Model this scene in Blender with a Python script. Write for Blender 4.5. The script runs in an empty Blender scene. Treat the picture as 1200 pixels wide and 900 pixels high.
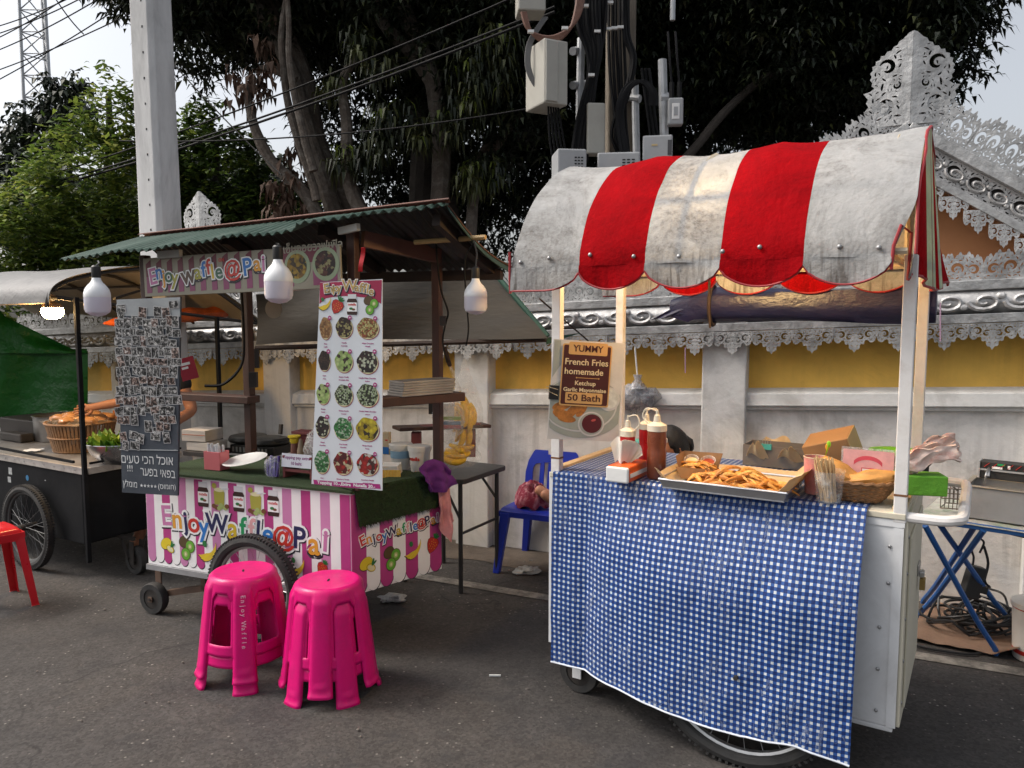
import bpy, math, random
from mathutils import Vector, Matrix, noise
random.seed(7)
PI = math.pi
S = bpy.context.scene
COL = S.collection
V = Vector

# ---------------------------------------------------------------- camera model
H, FPX, PITCH = 1.55, 901.0, math.radians(5.0)
FWD = V((0, math.cos(PITCH), -math.sin(PITCH)))
UPV = V((0, math.sin(PITCH), math.cos(PITCH)))
CAM = V((0, 0, H))

def ray(u, v):
    return V((1, 0, 0)) * ((u - 600) / FPX) + UPV * ((450 - v) / FPX) + FWD

def G(u, v, z=0.0):
    r = ray(u, v)
    return CAM + r * ((z - H) / r.z)

def D(u, v, d):
    r = ray(u, v)
    return CAM + r * (d / r.y)

class Frame:
    """local axes of a stall: x along its front, y into depth, z up"""
    def __init__(s, o, toward):
        s.o = V((o.x, o.y, 0.0))
        e = V((toward.x - o.x, toward.y - o.y, 0))
        s.len = e.length
        s.ex = e.normalized()
        s.ey = V((-s.ex.y, s.ex.x, 0))
        s.ang = math.atan2(s.ex.y, s.ex.x)
        s.M = Matrix.Translation(s.o) @ Matrix.Rotation(s.ang, 4, 'Z')
        s.I = s.M.inverted()
    def W(s, x, y, z):
        return s.M @ V((x, y, z))
    def loc(s, p):
        return s.I @ p
    def pl(s, u, v, y=0.0):
        """pixel -> local point on the plane y"""
        r = s.I.to_3x3() @ ray(u, v)
        c = s.I @ CAM
        return c + r * ((y - c.y) / r.y)

# ---------------------------------------------------------------- materials
MATS = {}
def _n(nt, t, **kw):
    n = nt.nodes.new(t)
    for k, v in kw.items():
        if k in n.inputs: n.inputs[k].default_value = v
        else: setattr(n, k, v)
    return n

def mathn(nt, op, a, b=None, c=None):
    n = nt.nodes.new('ShaderNodeMath'); n.operation = op
    for i, x in enumerate((a, b, c)):
        if x is None: continue
        if isinstance(x, (int, float)): n.inputs[i].default_value = x
        else: nt.links.new(x, n.inputs[i])
    return n.outputs[0]

def mixc(nt, fac, a, b, mode='MIX'):
    n = nt.nodes.new('ShaderNodeMix'); n.data_type = 'RGBA'; n.blend_type = mode
    for s_, x in ((n.inputs[0], fac), (n.inputs[6], a), (n.inputs[7], b)):
        if isinstance(x, (int, float)): s_.default_value = x
        elif isinstance(x, (tuple, list)): s_.default_value = (x[0], x[1], x[2], 1)
        else: nt.links.new(x, s_)
    return n.outputs[2]

def ramp(nt, fac, stops):
    n = nt.nodes.new('ShaderNodeValToRGB')
    el = n.color_ramp.elements
    while len(el) < len(stops): el.new(0.5)
    for e, (p, c) in zip(el, stops):
        e.position = p
        e.color = (c, c, c, 1) if isinstance(c, (int, float)) else (c[0], c[1], c[2], 1)
    nt.links.new(fac, n.inputs[0])
    return n.outputs[0]

def noise_n(nt, co, scale, detail=4, rough=.6, dist=0):
    n = _n(nt, 'ShaderNodeTexNoise', Scale=scale, Detail=detail, Roughness=rough, Distortion=dist)
    nt.links.new(co, n.inputs['Vector'])
    return n.outputs[0]

def newmat(name):
    m = bpy.data.materials.new(name); m.use_nodes = True
    nt = m.node_tree
    b = nt.nodes['Principled BSDF']
    tc = nt.nodes.new('ShaderNodeTexCoord')
    MATS[name] = m
    return m, nt, b, tc

def bump(nt, b, h, strength=.2, dist=.01):
    n = _n(nt, 'ShaderNodeBump', Strength=strength, Distance=dist)
    nt.links.new(h, n.inputs['Height']); nt.links.new(n.outputs[0], b.inputs['Normal'])

def mat(name, col, rough=.6, metal=0.0, var=.15, scale=6, bmp=.1, bscale=60, bdist=.004, dirt=None, dirtamt=.5, dscale=3,
        spec=.5, transl=0.0, alpha=1.0, coat=0.0, stretch=None, streak=0):
    """plain surface with mottled colour, wear and fine relief"""
    if name in MATS: return MATS[name]
    m, nt, b, tc = newmat(name)
    co = tc.outputs['Object']
    if stretch:
        mp = nt.nodes.new('ShaderNodeMapping'); mp.inputs['Scale'].default_value = stretch
        nt.links.new(co, mp.inputs[0]); co = mp.outputs[0]
    f = noise_n(nt, co, scale, 5, .65)
    c = ramp(nt, f, [(.3, tuple(x * (1 - var) for x in col)), (.7, tuple(min(1, x * (1 + var)) for x in col))])
    if dirt:
        g = noise_n(nt, co, dscale, 6, .7, .6)
        k = ramp(nt, g, [(.48, 0), (.72, dirtamt)])
        c = mixc(nt, k, c, dirt)
    if streak:
        mp = nt.nodes.new('ShaderNodeMapping'); mp.inputs['Scale'].default_value = (9, 9, .55); nt.links.new(tc.outputs['Object'], mp.inputs[0])
        k = mathn(nt, 'MULTIPLY', ramp(nt, noise_n(nt, mp.outputs[0], 1.4, 5, .65, .3), [(.50, 0), (.68, streak)]), ramp(nt, noise_n(nt, tc.outputs['Object'], 1.1, 3), [(.38, 0), (.6, 1)]))
        c = mixc(nt, k, c, tuple(x * .5 for x in (dirt or col)))
    nt.links.new(c, b.inputs['Base Color'])
    rr = mathn(nt, 'MULTIPLY_ADD', f, .25, max(0.02, rough - .12))
    nt.links.new(rr, b.inputs['Roughness'])
    b.inputs['Metallic'].default_value = metal
    b.inputs['Specular IOR Level'].default_value = spec
    b.inputs['Coat Weight'].default_value = coat
    b.inputs['Alpha'].default_value = alpha
    if bmp:
        bump(nt, b, noise_n(nt, co, bscale, 4, .6), bmp, bdist)
    if transl:
        tr = nt.nodes.new('ShaderNodeBsdfTranslucent'); nt.links.new(c, tr.inputs[0])
        mx = nt.nodes.new('ShaderNodeMixShader'); mx.inputs[0].default_value = transl
        nt.links.new(b.outputs[0], mx.inputs[1]); nt.links.new(tr.outputs[0], mx.inputs[2])
        nt.links.new(mx.outputs[0], nt.nodes['Material Output'].inputs[0])
    return m

def clearmat(name, col, alpha=.25, rough=.15):
    """thin clear plastic: part see-through, part glossy crinkled film"""
    m, nt, b, tc = newmat(name)
    b.inputs['Base Color'].default_value = (*col, 1); b.inputs['Roughness'].default_value = rough
    f = noise_n(nt, tc.outputs['Object'], 25, 4, .6, 1.0)
    k = ramp(nt, f, [(.35, alpha * .4), (.7, min(1, alpha * 2.2))])
    nt.links.new(k, b.inputs['Alpha'])
    bump(nt, b, f, .5, .01)
    return m

def spots(name, cols, scale, rough=.55, bmp=.4):
    """food-print / mottled pattern from cells of several colours"""
    m, nt, b, tc = newmat(name)
    vo = _n(nt, 'ShaderNodeTexVoronoi', Scale=scale); nt.links.new(tc.outputs['Object'], vo.inputs['Vector'])
    sep = nt.nodes.new('ShaderNodeSeparateColor'); nt.links.new(vo.outputs['Color'], sep.inputs[0])
    st = []
    for i, c in enumerate(cols):
        st.append((i / len(cols), c))
    n = nt.nodes.new('ShaderNodeValToRGB'); n.color_ramp.interpolation = 'CONSTANT'
    el = n.color_ramp.elements
    while len(el) < len(st): el.new(.5)
    for e, (p, c) in zip(el, st): e.position = p; e.color = (*c, 1)
    nt.links.new(sep.outputs[0], n.inputs[0])
    edge = ramp(nt, vo.outputs['Distance'], [(.0, 1.0), (.9, .45)])
    c = mixc(nt, 1.0, n.outputs[0], edge, 'MULTIPLY')
    nt.links.new(c, b.inputs['Base Color']); b.inputs['Roughness'].default_value = rough
    return m

# ---------------------------------------------------------------- mesh builder
def frame_from(d):
    d = d.normalized()
    a = V((0, 0, 1)) if abs(d.z) < .9 else V((1, 0, 0))
    x = d.cross(a).normalized(); y = x.cross(d)
    return x, y

RX90 = Matrix.Rotation(PI / 2, 4, 'X')          # text plane -> front (xz) plane
TEXTCACHE = {}
def text_geo(s, size, offset=0.0, ext=.0004, align='CENTER', space=1.0):
    key = (s, size, offset, ext, align, space)
    if key in TEXTCACHE: return TEXTCACHE[key]
    cu = bpy.data.curves.new('lettering', 'FONT')
    cu.body = s; cu.size = size; cu.offset = offset; cu.extrude = ext
    cu.align_x = align; cu.align_y = 'CENTER'; cu.resolution_u = 3; cu.space_character = space
    o = bpy.data.objects.new('lettering', cu); COL.objects.link(o)
    bpy.context.view_layer.update()
    dg = bpy.context.evaluated_depsgraph_get()
    me = bpy.data.meshes.new_from_object(o.evaluated_get(dg))
    vs = [v.co.copy() for v in me.vertices]; fs = [tuple(p.vertices) for p in me.polygons]
    bpy.data.objects.remove(o); bpy.data.curves.remove(cu); bpy.data.meshes.remove(me)
    TEXTCACHE[key] = (vs, fs)
    return vs, fs

def plate_geo(outline, holes, ext):
    """flat plate (xy) with cut-out holes, thickness 2*ext"""
    cu = bpy.data.curves.new('plate', 'CURVE'); cu.dimensions = '2D'; cu.fill_mode = 'BOTH'; cu.extrude = ext
    for poly in [outline] + holes:
        sp = cu.splines.new('POLY'); sp.points.add(len(poly) - 1); sp.use_cyclic_u = True
        for p, q in zip(sp.points, poly): p.co = (q[0], q[1], 0, 1)
    o = bpy.data.objects.new('plate', cu); COL.objects.link(o)
    bpy.context.view_layer.update()
    me = bpy.data.meshes.new_from_object(o.evaluated_get(bpy.context.evaluated_depsgraph_get()))
    vs = [v.co.copy() for v in me.vertices]; fs = [tuple(p.vertices) for p in me.polygons]
    bpy.data.objects.remove(o); bpy.data.curves.remove(cu); bpy.data.meshes.remove(me)
    return vs, fs

class MB:
    def __init__(s, *mats):
        s.v = []; s.f = []; s.mi = []; s.uv = {}; s.mats = list(mats); s.cur = 0; s.T = None
    def m(s, mt):
        if mt not in s.mats: s.mats.append(mt)
        s.cur = s.mats.index(mt); return s
    def add(s, vs, fs, T=None, uvs=None):
        b = len(s.v)
        M_ = T
        if s.T is not None: M_ = s.T @ T if T is not None else s.T
        s.v.extend([(M_ @ V(p)) if M_ is not None else V(p) for p in vs])
        for f in fs:
            if uvs: s.uv[len(s.f)] = [uvs[i] for i in f]
            s.f.append(tuple(i + b for i in f)); s.mi.append(s.cur)
        return s
    def box(s, lo, hi, T=None):
        x0, y0, z0 = lo; x1, y1, z1 = hi
        vs = [(x0, y0, z0), (x1, y0, z0), (x1, y1, z0), (x0, y1, z0), (x0, y0, z1), (x1, y0, z1), (x1, y1, z1), (x0, y1, z1)]
        fs = [(0, 3, 2, 1), (4, 5, 6, 7), (0, 1, 5, 4), (1, 2, 6, 5), (2, 3, 7, 6), (3, 0, 4, 7)]
        return s.add(vs, fs, T)
    def cbox(s, c, sz, T=None):
        return s.box([c[i] - sz[i] / 2 for i in range(3)], [c[i] + sz[i] / 2 for i in range(3)], T)
    def hexa(s, p):
        """8 corner points: bottom 4 then top 4"""
        return s.add(p, [(0, 3, 2, 1), (4, 5, 6, 7), (0, 1, 5, 4), (1, 2, 6, 5), (2, 3, 7, 6), (3, 0, 4, 7)])
    def bar(s, a, b, w, h=None, up=None):
        """square bar between two points"""
        a = V(a); b = V(b); h = h or w; d = (b - a)
        if up is not None:
            y = V(up).normalized(); x = d.cross(y).normalized(); y = x.cross(d).normalized()
        else: x, y = frame_from(d)
        vs = []
        for p in (a, b):
            for sx, sy in ((-1, -1), (1, -1), (1, 1), (-1, 1)): vs.append(p + x * (sx * w / 2) + y * (sy * h / 2))
        return s.add(vs, [(0, 1, 2, 3), (7, 6, 5, 4), (0, 4, 5, 1), (1, 5, 6, 2), (2, 6, 7, 3), (3, 7, 4, 0)])
    def tube(s, pts, r, n=8, caps=True, closed=False):
        pts = [V(p) for p in pts]; k = len(pts)
        rs = r if isinstance(r, (list, tuple)) else [r] * k
        vs = []; x = None
        for i, p in enumerate(pts):
            if closed: d = pts[(i + 1) % k] - pts[i - 1]
            else: d = pts[min(i + 1, k - 1)] - pts[max(i - 1, 0)]
            if d.length < 1e-9: d = V((0, 0, 1))
            d.normalize()
            if x is None: x, y = frame_from(d)
            else:
                x = x - d * x.dot(d)
                if x.length < 1e-6: x, _ = frame_from(d)
                x.normalize(); y = d.cross(x)
            y = d.cross(x)
            for j in range(n):
                a = 2 * PI * j / n
                vs.append(p + (x * math.cos(a) + y * math.sin(a)) * rs[i])
        fs = []
        for i in range(k if closed else k - 1):
            i2 = (i + 1) % k
            for j in range(n):
                j2 = (j + 1) % n
                fs.append((i * n + j, i * n + j2, i2 * n + j2, i2 * n + j))
        if caps and not closed:
            fs.append(tuple(range(n - 1, -1, -1))); fs.append(tuple((k - 1) * n + j for j in range(n)))
        return s.add(vs, fs)
    def lathe(s, prof, n=24, T=None, caps=True, squash=1.0):
        vs = []; fs = []
        for r, z in prof:
            for j in range(n):
                a = 2 * PI * j / n
                vs.append((r * math.cos(a), r * math.sin(a) * squash, z))
        k = len(prof)
        for i in range(k - 1):
            for j in range(n):
                j2 = (j + 1) % n
                fs.append((i * n + j, i * n + j2, (i + 1) * n + j2, (i + 1) * n + j))
        if caps:
            if prof[0][0] > 1e-6: fs.append(tuple(range(n - 1, -1, -1)))
            if prof[-1][0] > 1e-6: fs.append(tuple((k - 1) * n + j for j in range(n)))
        return s.add(vs, fs, T)
    def ell(s, c, r, nu=16, nv=10, T=None, wob=0.0, seed=0):
        prof = []
        vs = []; fs = []
        for i in range(nv + 1):
            t = PI * i / nv
            for j in range(nu):
                a = 2 * PI * j / nu
                d = V((math.sin(t) * math.cos(a), math.sin(t) * math.sin(a), -math.cos(t)))
                k = 1 + (wob * noise.noise(d * 1.7 + V((seed, seed * 2.3, 0))) if wob else 0)
                vs.append((c[0] + d.x * r[0] * k, c[1] + d.y * r[1] * k, c[2] + d.z * r[2] * k))
        for i in range(nv):
            for j in range(nu):
                j2 = (j + 1) % nu
                fs.append((i * nu + j, i * nu + j2, (i + 1) * nu + j2, (i + 1) * nu + j))
        return s.add(vs, fs, T)
    def sheet(s, nu, nv, fn, uvfn=None, thick=0.0, T=None):
        """fn(a,b) a,b in 0..1 -> point"""
        P = [[V(fn(i / nu, j / nv)) for i in range(nu + 1)] for j in range(nv + 1)]
        UV = [(uvfn(i / nu, j / nv) if uvfn else (i / nu, j / nv)) for j in range(nv + 1) for i in range(nu + 1)]
        W_ = nu + 1
        vs = [p for row in P for p in row]
        fs = [(j * W_ + i, j * W_ + i + 1, (j + 1) * W_ + i + 1, (j + 1) * W_ + i) for j in range(nv) for i in range(nu)]
        if thick:
            nn = []
            for j in range(nv + 1):
                for i in range(nu + 1):
                    a = P[j][min(i + 1, nu)] - P[j][max(i - 1, 0)]; b = P[min(j + 1, nv)][i] - P[max(j - 1, 0)][i]
                    c = a.cross(b)
                    nn.append(c.normalized() if c.length > 1e-12 else V((0, 0, 1)))
            N = len(vs)
            vs = vs + [p - n_ * thick for p, n_ in zip(vs, nn)]
            UV = UV + UV
            fs = fs + [tuple(N + k for k in reversed(f)) for f in fs]
            for i in range(nu):
                fs.append((i + 1, i, N + i, N + i + 1)); q = nv * W_
                fs.append((q + i, q + i + 1, N + q + i + 1, N + q + i))
            for j in range(nv):
                a = j * W_; b = (j + 1) * W_
                fs.append((a, b, N + b, N + a)); fs.append((b + nu, a + nu, N + a + nu, N + b + nu))
        return s.add(vs, fs, T, UV)
    def prism(s, poly, d, T=None):
        """polygon in xy extruded from z=0 to z=d"""
        n = len(poly)
        area = sum(poly[i][0] * poly[(i + 1) % n][1] - poly[(i + 1) % n][0] * poly[i][1] for i in range(n))
        if area < 0: poly = list(reversed(poly))
        vs = [(p[0], p[1], 0) for p in poly] + [(p[0], p[1], d) for p in poly]
        fs = [tuple(range(n - 1, -1, -1)), tuple(range(n, 2 * n))] + [(i, (i + 1) % n, n + (i + 1) % n, n + i) for i in range(n)]
        return s.add(vs, fs, T)
    def disc(s, cx, cy, rx, ry, d, T, rot=0, n=20, z=0.0, a0=0, a1=2 * PI):
        cs, sn = math.cos(rot), math.sin(rot)
        pl = []
        for i in range(n):
            a = a0 + (a1 - a0) * i / (n if a1 - a0 > 6.2 else n - 1)
            x, y = rx * math.cos(a), ry * math.sin(a)
            pl.append((cx + x * cs - y * sn, cy + x * sn + y * cs))
        return s.prism(pl, d, T @ Matrix.Translation((0, 0, z)))
    def text(s, body, size, T, offset=0.0, ext=.0004, align='CENTER', space=1.0):
        vs, fs = text_geo(body, size, offset, ext, align, space)
        return s.add(vs, fs, T)
    def geo(s, g, T=None):
        return s.add(g[0], g[1], T)

def finish(mb, name, smooth=35, bevel=0.0, sub=0, origin=None, inv=None):
    me = bpy.data.meshes.new(name)
    vs = mb.v
    if inv is not None: vs = [inv @ p for p in vs]
    if origin is not None: vs = [p - origin for p in vs]
    me.from_pydata([tuple(p) for p in vs], [], mb.f)
    for mt in mb.mats: me.materials.append(mt)
    me.polygons.foreach_set('material_index', mb.mi)
    if mb.uv:
        ul = me.uv_layers.new(name='UVMap')
        for fi, uvs in mb.uv.items():
            for li, q in zip(me.polygons[fi].loop_indices, uvs): ul.data[li].uv = q
    me.update()
    if smooth:
        me.shade_smooth(); me.set_sharp_from_angle(angle=math.radians(smooth))
    o = bpy.data.objects.new(name, me); COL.objects.link(o)
    if bevel:
        b = o.modifiers.new('edge', 'BEVEL'); b.width = bevel; b.segments = 2; b.limit_method = 'ANGLE'; b.angle_limit = math.radians(40)
    if sub:
        b = o.modifiers.new('sub', 'SUBSURF'); b.levels = sub; b.render_levels = sub
    return o

def tag(o, label, cat, group=None, kind=None):
    if label: o['label'] = label
    if cat: o['category'] = cat
    if group: o['group'] = group
    if kind: o['kind'] = kind
    return o

def thing(name, label, cat, M_=None, group=None):
    e = bpy.data.objects.new(name, None); COL.objects.link(e)
    e.empty_display_size = .1
    if M_ is not None: e.matrix_world = M_
    e['_m'] = [x for row in (M_ if M_ is not None else Matrix.Identity(4)) for x in row]
    return tag(e, label, cat, group)

def part(mb, name, parent, label=None, world=False, **kw):
    """mesh child; its points are in the parent's local space, or in world space when world is set"""
    inv = None
    if world:
        q = parent
        ms = []
        while q is not None:
            a = q.get('_m')
            if a is not None: ms.append(Matrix([list(a)[i * 4:i * 4 + 4] for i in range(4)]))
            q = q.parent
        Mx = Matrix.Identity(4)
        for m_ in reversed(ms): Mx = Mx @ m_
        inv = Mx.inverted()
    o = finish(mb, name, inv=inv, **kw)
    o.parent = parent
    if label: o['label'] = label
    return o

def solo(mb, name, label, cat, group=None, kind=None, **kw):
    """a thing that is one mesh; origin at the middle of its base"""
    lo = V([min(p[i] for p in mb.v) for i in range(3)]); hi = V([max(p[i] for p in mb.v) for i in range(3)])
    og = V(((lo.x + hi.x) / 2, (lo.y + hi.y) / 2, lo.z))
    o = finish(mb, name, origin=og, **kw); o.location = og
    return tag(o, label, cat, group, kind)

def structure(mb, name, **kw):
    o = finish(mb, name, **kw); o['kind'] = 'structure'; return o

def dup(o, M_=None, parent=None, label=None):
    c = o.copy(); COL.objects.link(c)
    c.parent = parent
    if M_ is not None: c.matrix_world = M_
    if label: c['label'] = label
    for ch in list(o.children): dup(ch, None, c)
    return c

def TR(x, y, z): return Matrix.Translation((x, y, z))
def RZ(a): return Matrix.Rotation(a, 4, 'Z')
def RX(a): return Matrix.Rotation(a, 4, 'X')
def RY(a): return Matrix.Rotation(a, 4, 'Y')
def SC(x, y, z): return Matrix.Diagonal((x, y, z, 1))
def lerp(a, b, t): return a + (b - a) * t
def smoothpath(pts, k=6):
    """Catmull-Rom through points"""
    pts = [V(p) for p in pts]; out = []
    for i in range(len(pts) - 1):
        p0 = pts[max(i - 1, 0)]; p1 = pts[i]; p2 = pts[i + 1]; p3 = pts[min(i + 2, len(pts) - 1)]
        for j in range(k):
            t = j / k
            out.append(.5 * ((2 * p1) + (p2 - p0) * t + (2 * p0 - 5 * p1 + 4 * p2 - p3) * t * t + (3 * p1 - p0 - 3 * p2 + p3) * t ** 3))
    out.append(pts[-1]); return out
def sag(a, b, d, n=14):
    a = V(a); b = V(b)
    return [a.lerp(b, i / n) - V((0, 0, d * 4 * (i / n) * (1 - i / n))) for i in range(n + 1)]
# ================================================================ setting
def asphalt_mat():
    m, nt, b, tc = newmat('asphalt')
    co = tc.outputs['Object']
    big = noise_n(nt, co, .55, 6, .7, .6)
    mid = noise_n(nt, co, 5, 6, .7)
    c = ramp(nt, big, [(.30, (.028, .026, .025)), (.44, (.046, .043, .043)), (.56, (.057, .050, .044)), (.70, (.085, .076, .068))])
    c = mixc(nt, .5, c, ramp(nt, mid, [(.3, (.032, .030, .029)), (.72, (.085, .078, .072))]))
    wv = _n(nt, 'ShaderNodeMapping'); wv.inputs['Scale'].default_value = (1, 5, 1); wv.inputs['Rotation'].default_value = (0, 0, .5)
    nt.links.new(co, wv.inputs[0])
    streak = noise_n(nt, wv.outputs[0], 1.3, 5, .7, .4)
    c = mixc(nt, ramp(nt, streak, [(.58, 0), (.72, .4)]), c, (.04, .04, .042))
    vo = _n(nt, 'ShaderNodeTexVoronoi', Scale=95); nt.links.new(co, vo.inputs['Vector'])
    sep = nt.nodes.new('ShaderNodeSeparateColor'); nt.links.new(vo.outputs['Color'], sep.inputs[0])
    agg = ramp(nt, sep.outputs[0], [(.0, .62), (.5, 1.0), (1.0, 1.4)])
    c = mixc(nt, .75, c, mixc(nt, 1.0, c, agg, 'MULTIPLY'))
    vo2 = _n(nt, 'ShaderNodeTexVoronoi', Scale=44); nt.links.new(co, vo2.inputs['Vector'])
    sp = nt.nodes.new('ShaderNodeSeparateColor'); nt.links.new(vo2.outputs['Color'], sp.inputs[0])
    lit = mathn(nt, 'MULTIPLY', ramp(nt, sp.outputs[1], [(.80, 0), (.88, 1)]), ramp(nt, vo2.outputs['Distance'], [(.12, 1), (.26, 0)]))
    patch = ramp(nt, noise_n(nt, co, 1.6, 3, .6), [(.40, .12), (.60, 1)])
    c = mixc(nt, mathn(nt, 'MULTIPLY', mathn(nt, 'MULTIPLY', lit, patch), .75), c, (.36, .34, .30))
    stain = ramp(nt, noise_n(nt, co, 2.3, 4, .7, 1.2), [(.58, 0), (.66, .6)])
    c = mixc(nt, stain, c, (.035, .034, .035))
    v3 = _n(nt, 'ShaderNodeTexVoronoi', Scale=3.1); nt.links.new(co, v3.inputs['Vector'])
    s3 = nt.nodes.new('ShaderNodeSeparateColor'); nt.links.new(v3.outputs['Color'], s3.inputs[0])
    gum = mathn(nt, 'MULTIPLY', ramp(nt, mathn(nt, 'ADD', v3.outputs['Distance'], mathn(nt, 'MULTIPLY', mid, .16)), [(.13, 1), (.21, 0)]), ramp(nt, s3.outputs[2], [(.45, 0), (.55, .65)]))
    c = mixc(nt, gum, c, (.022, .021, .022))
    lo = ramp(nt, noise_n(nt, co, .33, 4, .6, .8), [(.42, 0), (.62, .38)]); c = mixc(nt, lo, c, (.034, .032, .032))
    wob = _n(nt, 'ShaderNodeTexNoise', Scale=2.2, Detail=5); nt.links.new(co, wob.inputs['Vector'])
    ve = nt.nodes.new('ShaderNodeVectorMath'); ve.operation = 'ADD'; nt.links.new(co, ve.inputs[0]); nt.links.new(wob.outputs['Color'], ve.inputs[1])
    cr = _n(nt, 'ShaderNodeTexVoronoi', Scale=.62); cr.feature = 'DISTANCE_TO_EDGE'; nt.links.new(ve.outputs[0], cr.inputs['Vector'])
    crk = mathn(nt, 'MULTIPLY', ramp(nt, cr.outputs['Distance'], [(.002, 1), (.011, 0)]), ramp(nt, noise_n(nt, co, .9, 3), [(.47, 0), (.56, .8)]))
    c = mixc(nt, crk, c, (.018, .017, .017))
    nt.links.new(c, b.inputs['Base Color'])
    b.inputs['Roughness'].default_value = .82; b.inputs['Specular IOR Level'].default_value = .35
    h = mathn(nt, 'ADD', mathn(nt, 'MULTIPLY', sep.outputs[0], .5), mathn(nt, 'MULTIPLY', mid, 1.5))
    bump(nt, b, h, .8, .010)
    return m
asphalt = asphalt_mat()
g = MB(asphalt)
g.sheet(40, 40, lambda a, b: (-60 + 120 * a, -30 + 110 * b, 0))
structure(g, 'road', smooth=0)

WF = Frame(G(585, 642), G(1112, 712))
# worn pale line running along the wall, and the dirty strip between it and the wall
linem, nt, b_, tc = newmat('worn_line')
f = noise_n(nt, tc.outputs['Object'], 9, 6, .75)
c_ = mixc(nt, ramp(nt, f, [(.42, 0), (.62, 1)]), (.10, .093, .085), (.26, .245, .22)); nt.links.new(c_, b_.inputs['Base Color']); b_.inputs['Roughness'].default_value = .9
g = MB(linem)
a = WF.loc(G(500, 674)); b = WF.loc(G(637, 702))
ym = (a.y + b.y) / 2
g.sheet(60, 1, lambda s, t: WF.W(lerp(-7, 6, s), ym - .05 + .085 * t + .012 * math.sin(s * 40), .004))
structure(g, 'road_marking', smooth=0)
g = MB(mat('dirt_edge', (.10, .078, .06), .95, var=.35, scale=5, bmp=.6, bscale=50, bdist=.01, dirt=(.045, .04, .036), dirtamt=.7))
g.sheet(120, 3, lambda s, t: WF.W(lerp(-7, 6, s), lerp(-.34 + .07 * noise.noise(V((s * 40, 0, 0))), .03, t), .004 + .012 * t))
structure(g, 'verge', smooth=0)

rg = random.Random(12); g = MB(mat('pebble', (.14, .125, .11), .9, var=.4, scale=30))
for k in range(420):
    s_ = rg.uniform(-4.5, 3.2); t_ = -abs(rg.gauss(0, .16)) - .02 if k < 300 else -rg.uniform(.2, 3.2); p = WF.W(s_, t_, .004); r = rg.uniform(.003, .011) * (1 if k < 300 else .6)
    g.ell((p.x, p.y, p.z + r * .4), (r * rg.uniform(.8, 1.6), r, r * .6), 6, 4)
o = structure(g, 'gravel'); o['kind'] = 'stuff'
# ---------------------------------------------------------------- boundary wall
KS = .042
SHEAR = Matrix(((1, 0, 0, 0), (0, 1, 0, 0), (KS, 0, 1, 0), (0, 0, 0, 1)))
white = mat('wall_white', (.64, .63, .605), .8, var=.07, scale=2.5, bmp=.5, bscale=26, bdist=.006, dirt=(.33, .31, .28), dirtamt=.75, dscale=2.6, streak=.3)
lowwhite = mat('wall_lower', (.64, .62, .59), .85, var=.09, scale=2.0, bmp=.6, bscale=22, bdist=.008, dirt=(.27, .255, .23), dirtamt=.75, dscale=2.2, streak=.4)
yellow = mat('wall_yellow', (.74, .45, .085), .75, var=.14, scale=3, bmp=.4, bscale=30, dirt=(.46, .27, .06), dirtamt=.55, dscale=3.5, streak=.2)
silver = mat('silver_tin', (.40, .40, .395), .42, metal=.5, var=.3, scale=9, bmp=.5, bscale=24, bdist=.012, dirt=(.16, .155, .15), dirtamt=.6, dscale=14)
silver2 = mat('silver_tin_dull', (.46, .455, .45), .5, metal=.4, var=.3, scale=12, bmp=.5, bscale=30, bdist=.01, dirt=(.12, .115, .11), dirtamt=.7, dscale=8)

def comma(cx, cy, R, a0, d, turns=1.15, w=.16, n=16, rin=.25):
    """curled teardrop hole"""
    L, Rr = [], []
    for i in range(n + 1):
        t = i / n
        r = R * (1 - (1 - rin) * t); a = a0 + d * t * turns * 2 * PI
        hw = R * w * math.sin(PI * min(1, .06 + .94 * t)) ** .7
        hw = max(hw, R * .012)
        L.append((cx + (r + hw) * math.cos(a), cy + (r + hw) * math.sin(a)))
        Rr.append((cx + (r - hw) * math.cos(a), cy + (r - hw) * math.sin(a)))
    return L + Rr[::-1]
def drop(cx, cy, w, h, rot=0, n=10):
    o = []
    for i in range(n):
        a = 2 * PI * i / n
        x = w * math.sin(a) * (.55 + .45 * math.sin((a + PI) / 2)); y = h * math.cos(a)
        o.append((cx + x * math.cos(rot) - y * math.sin(rot), cy + x * math.sin(rot) + y * math.cos(rot)))
    return o
def mir(p): return [(-x, y) for x, y in p][::-1]

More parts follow.
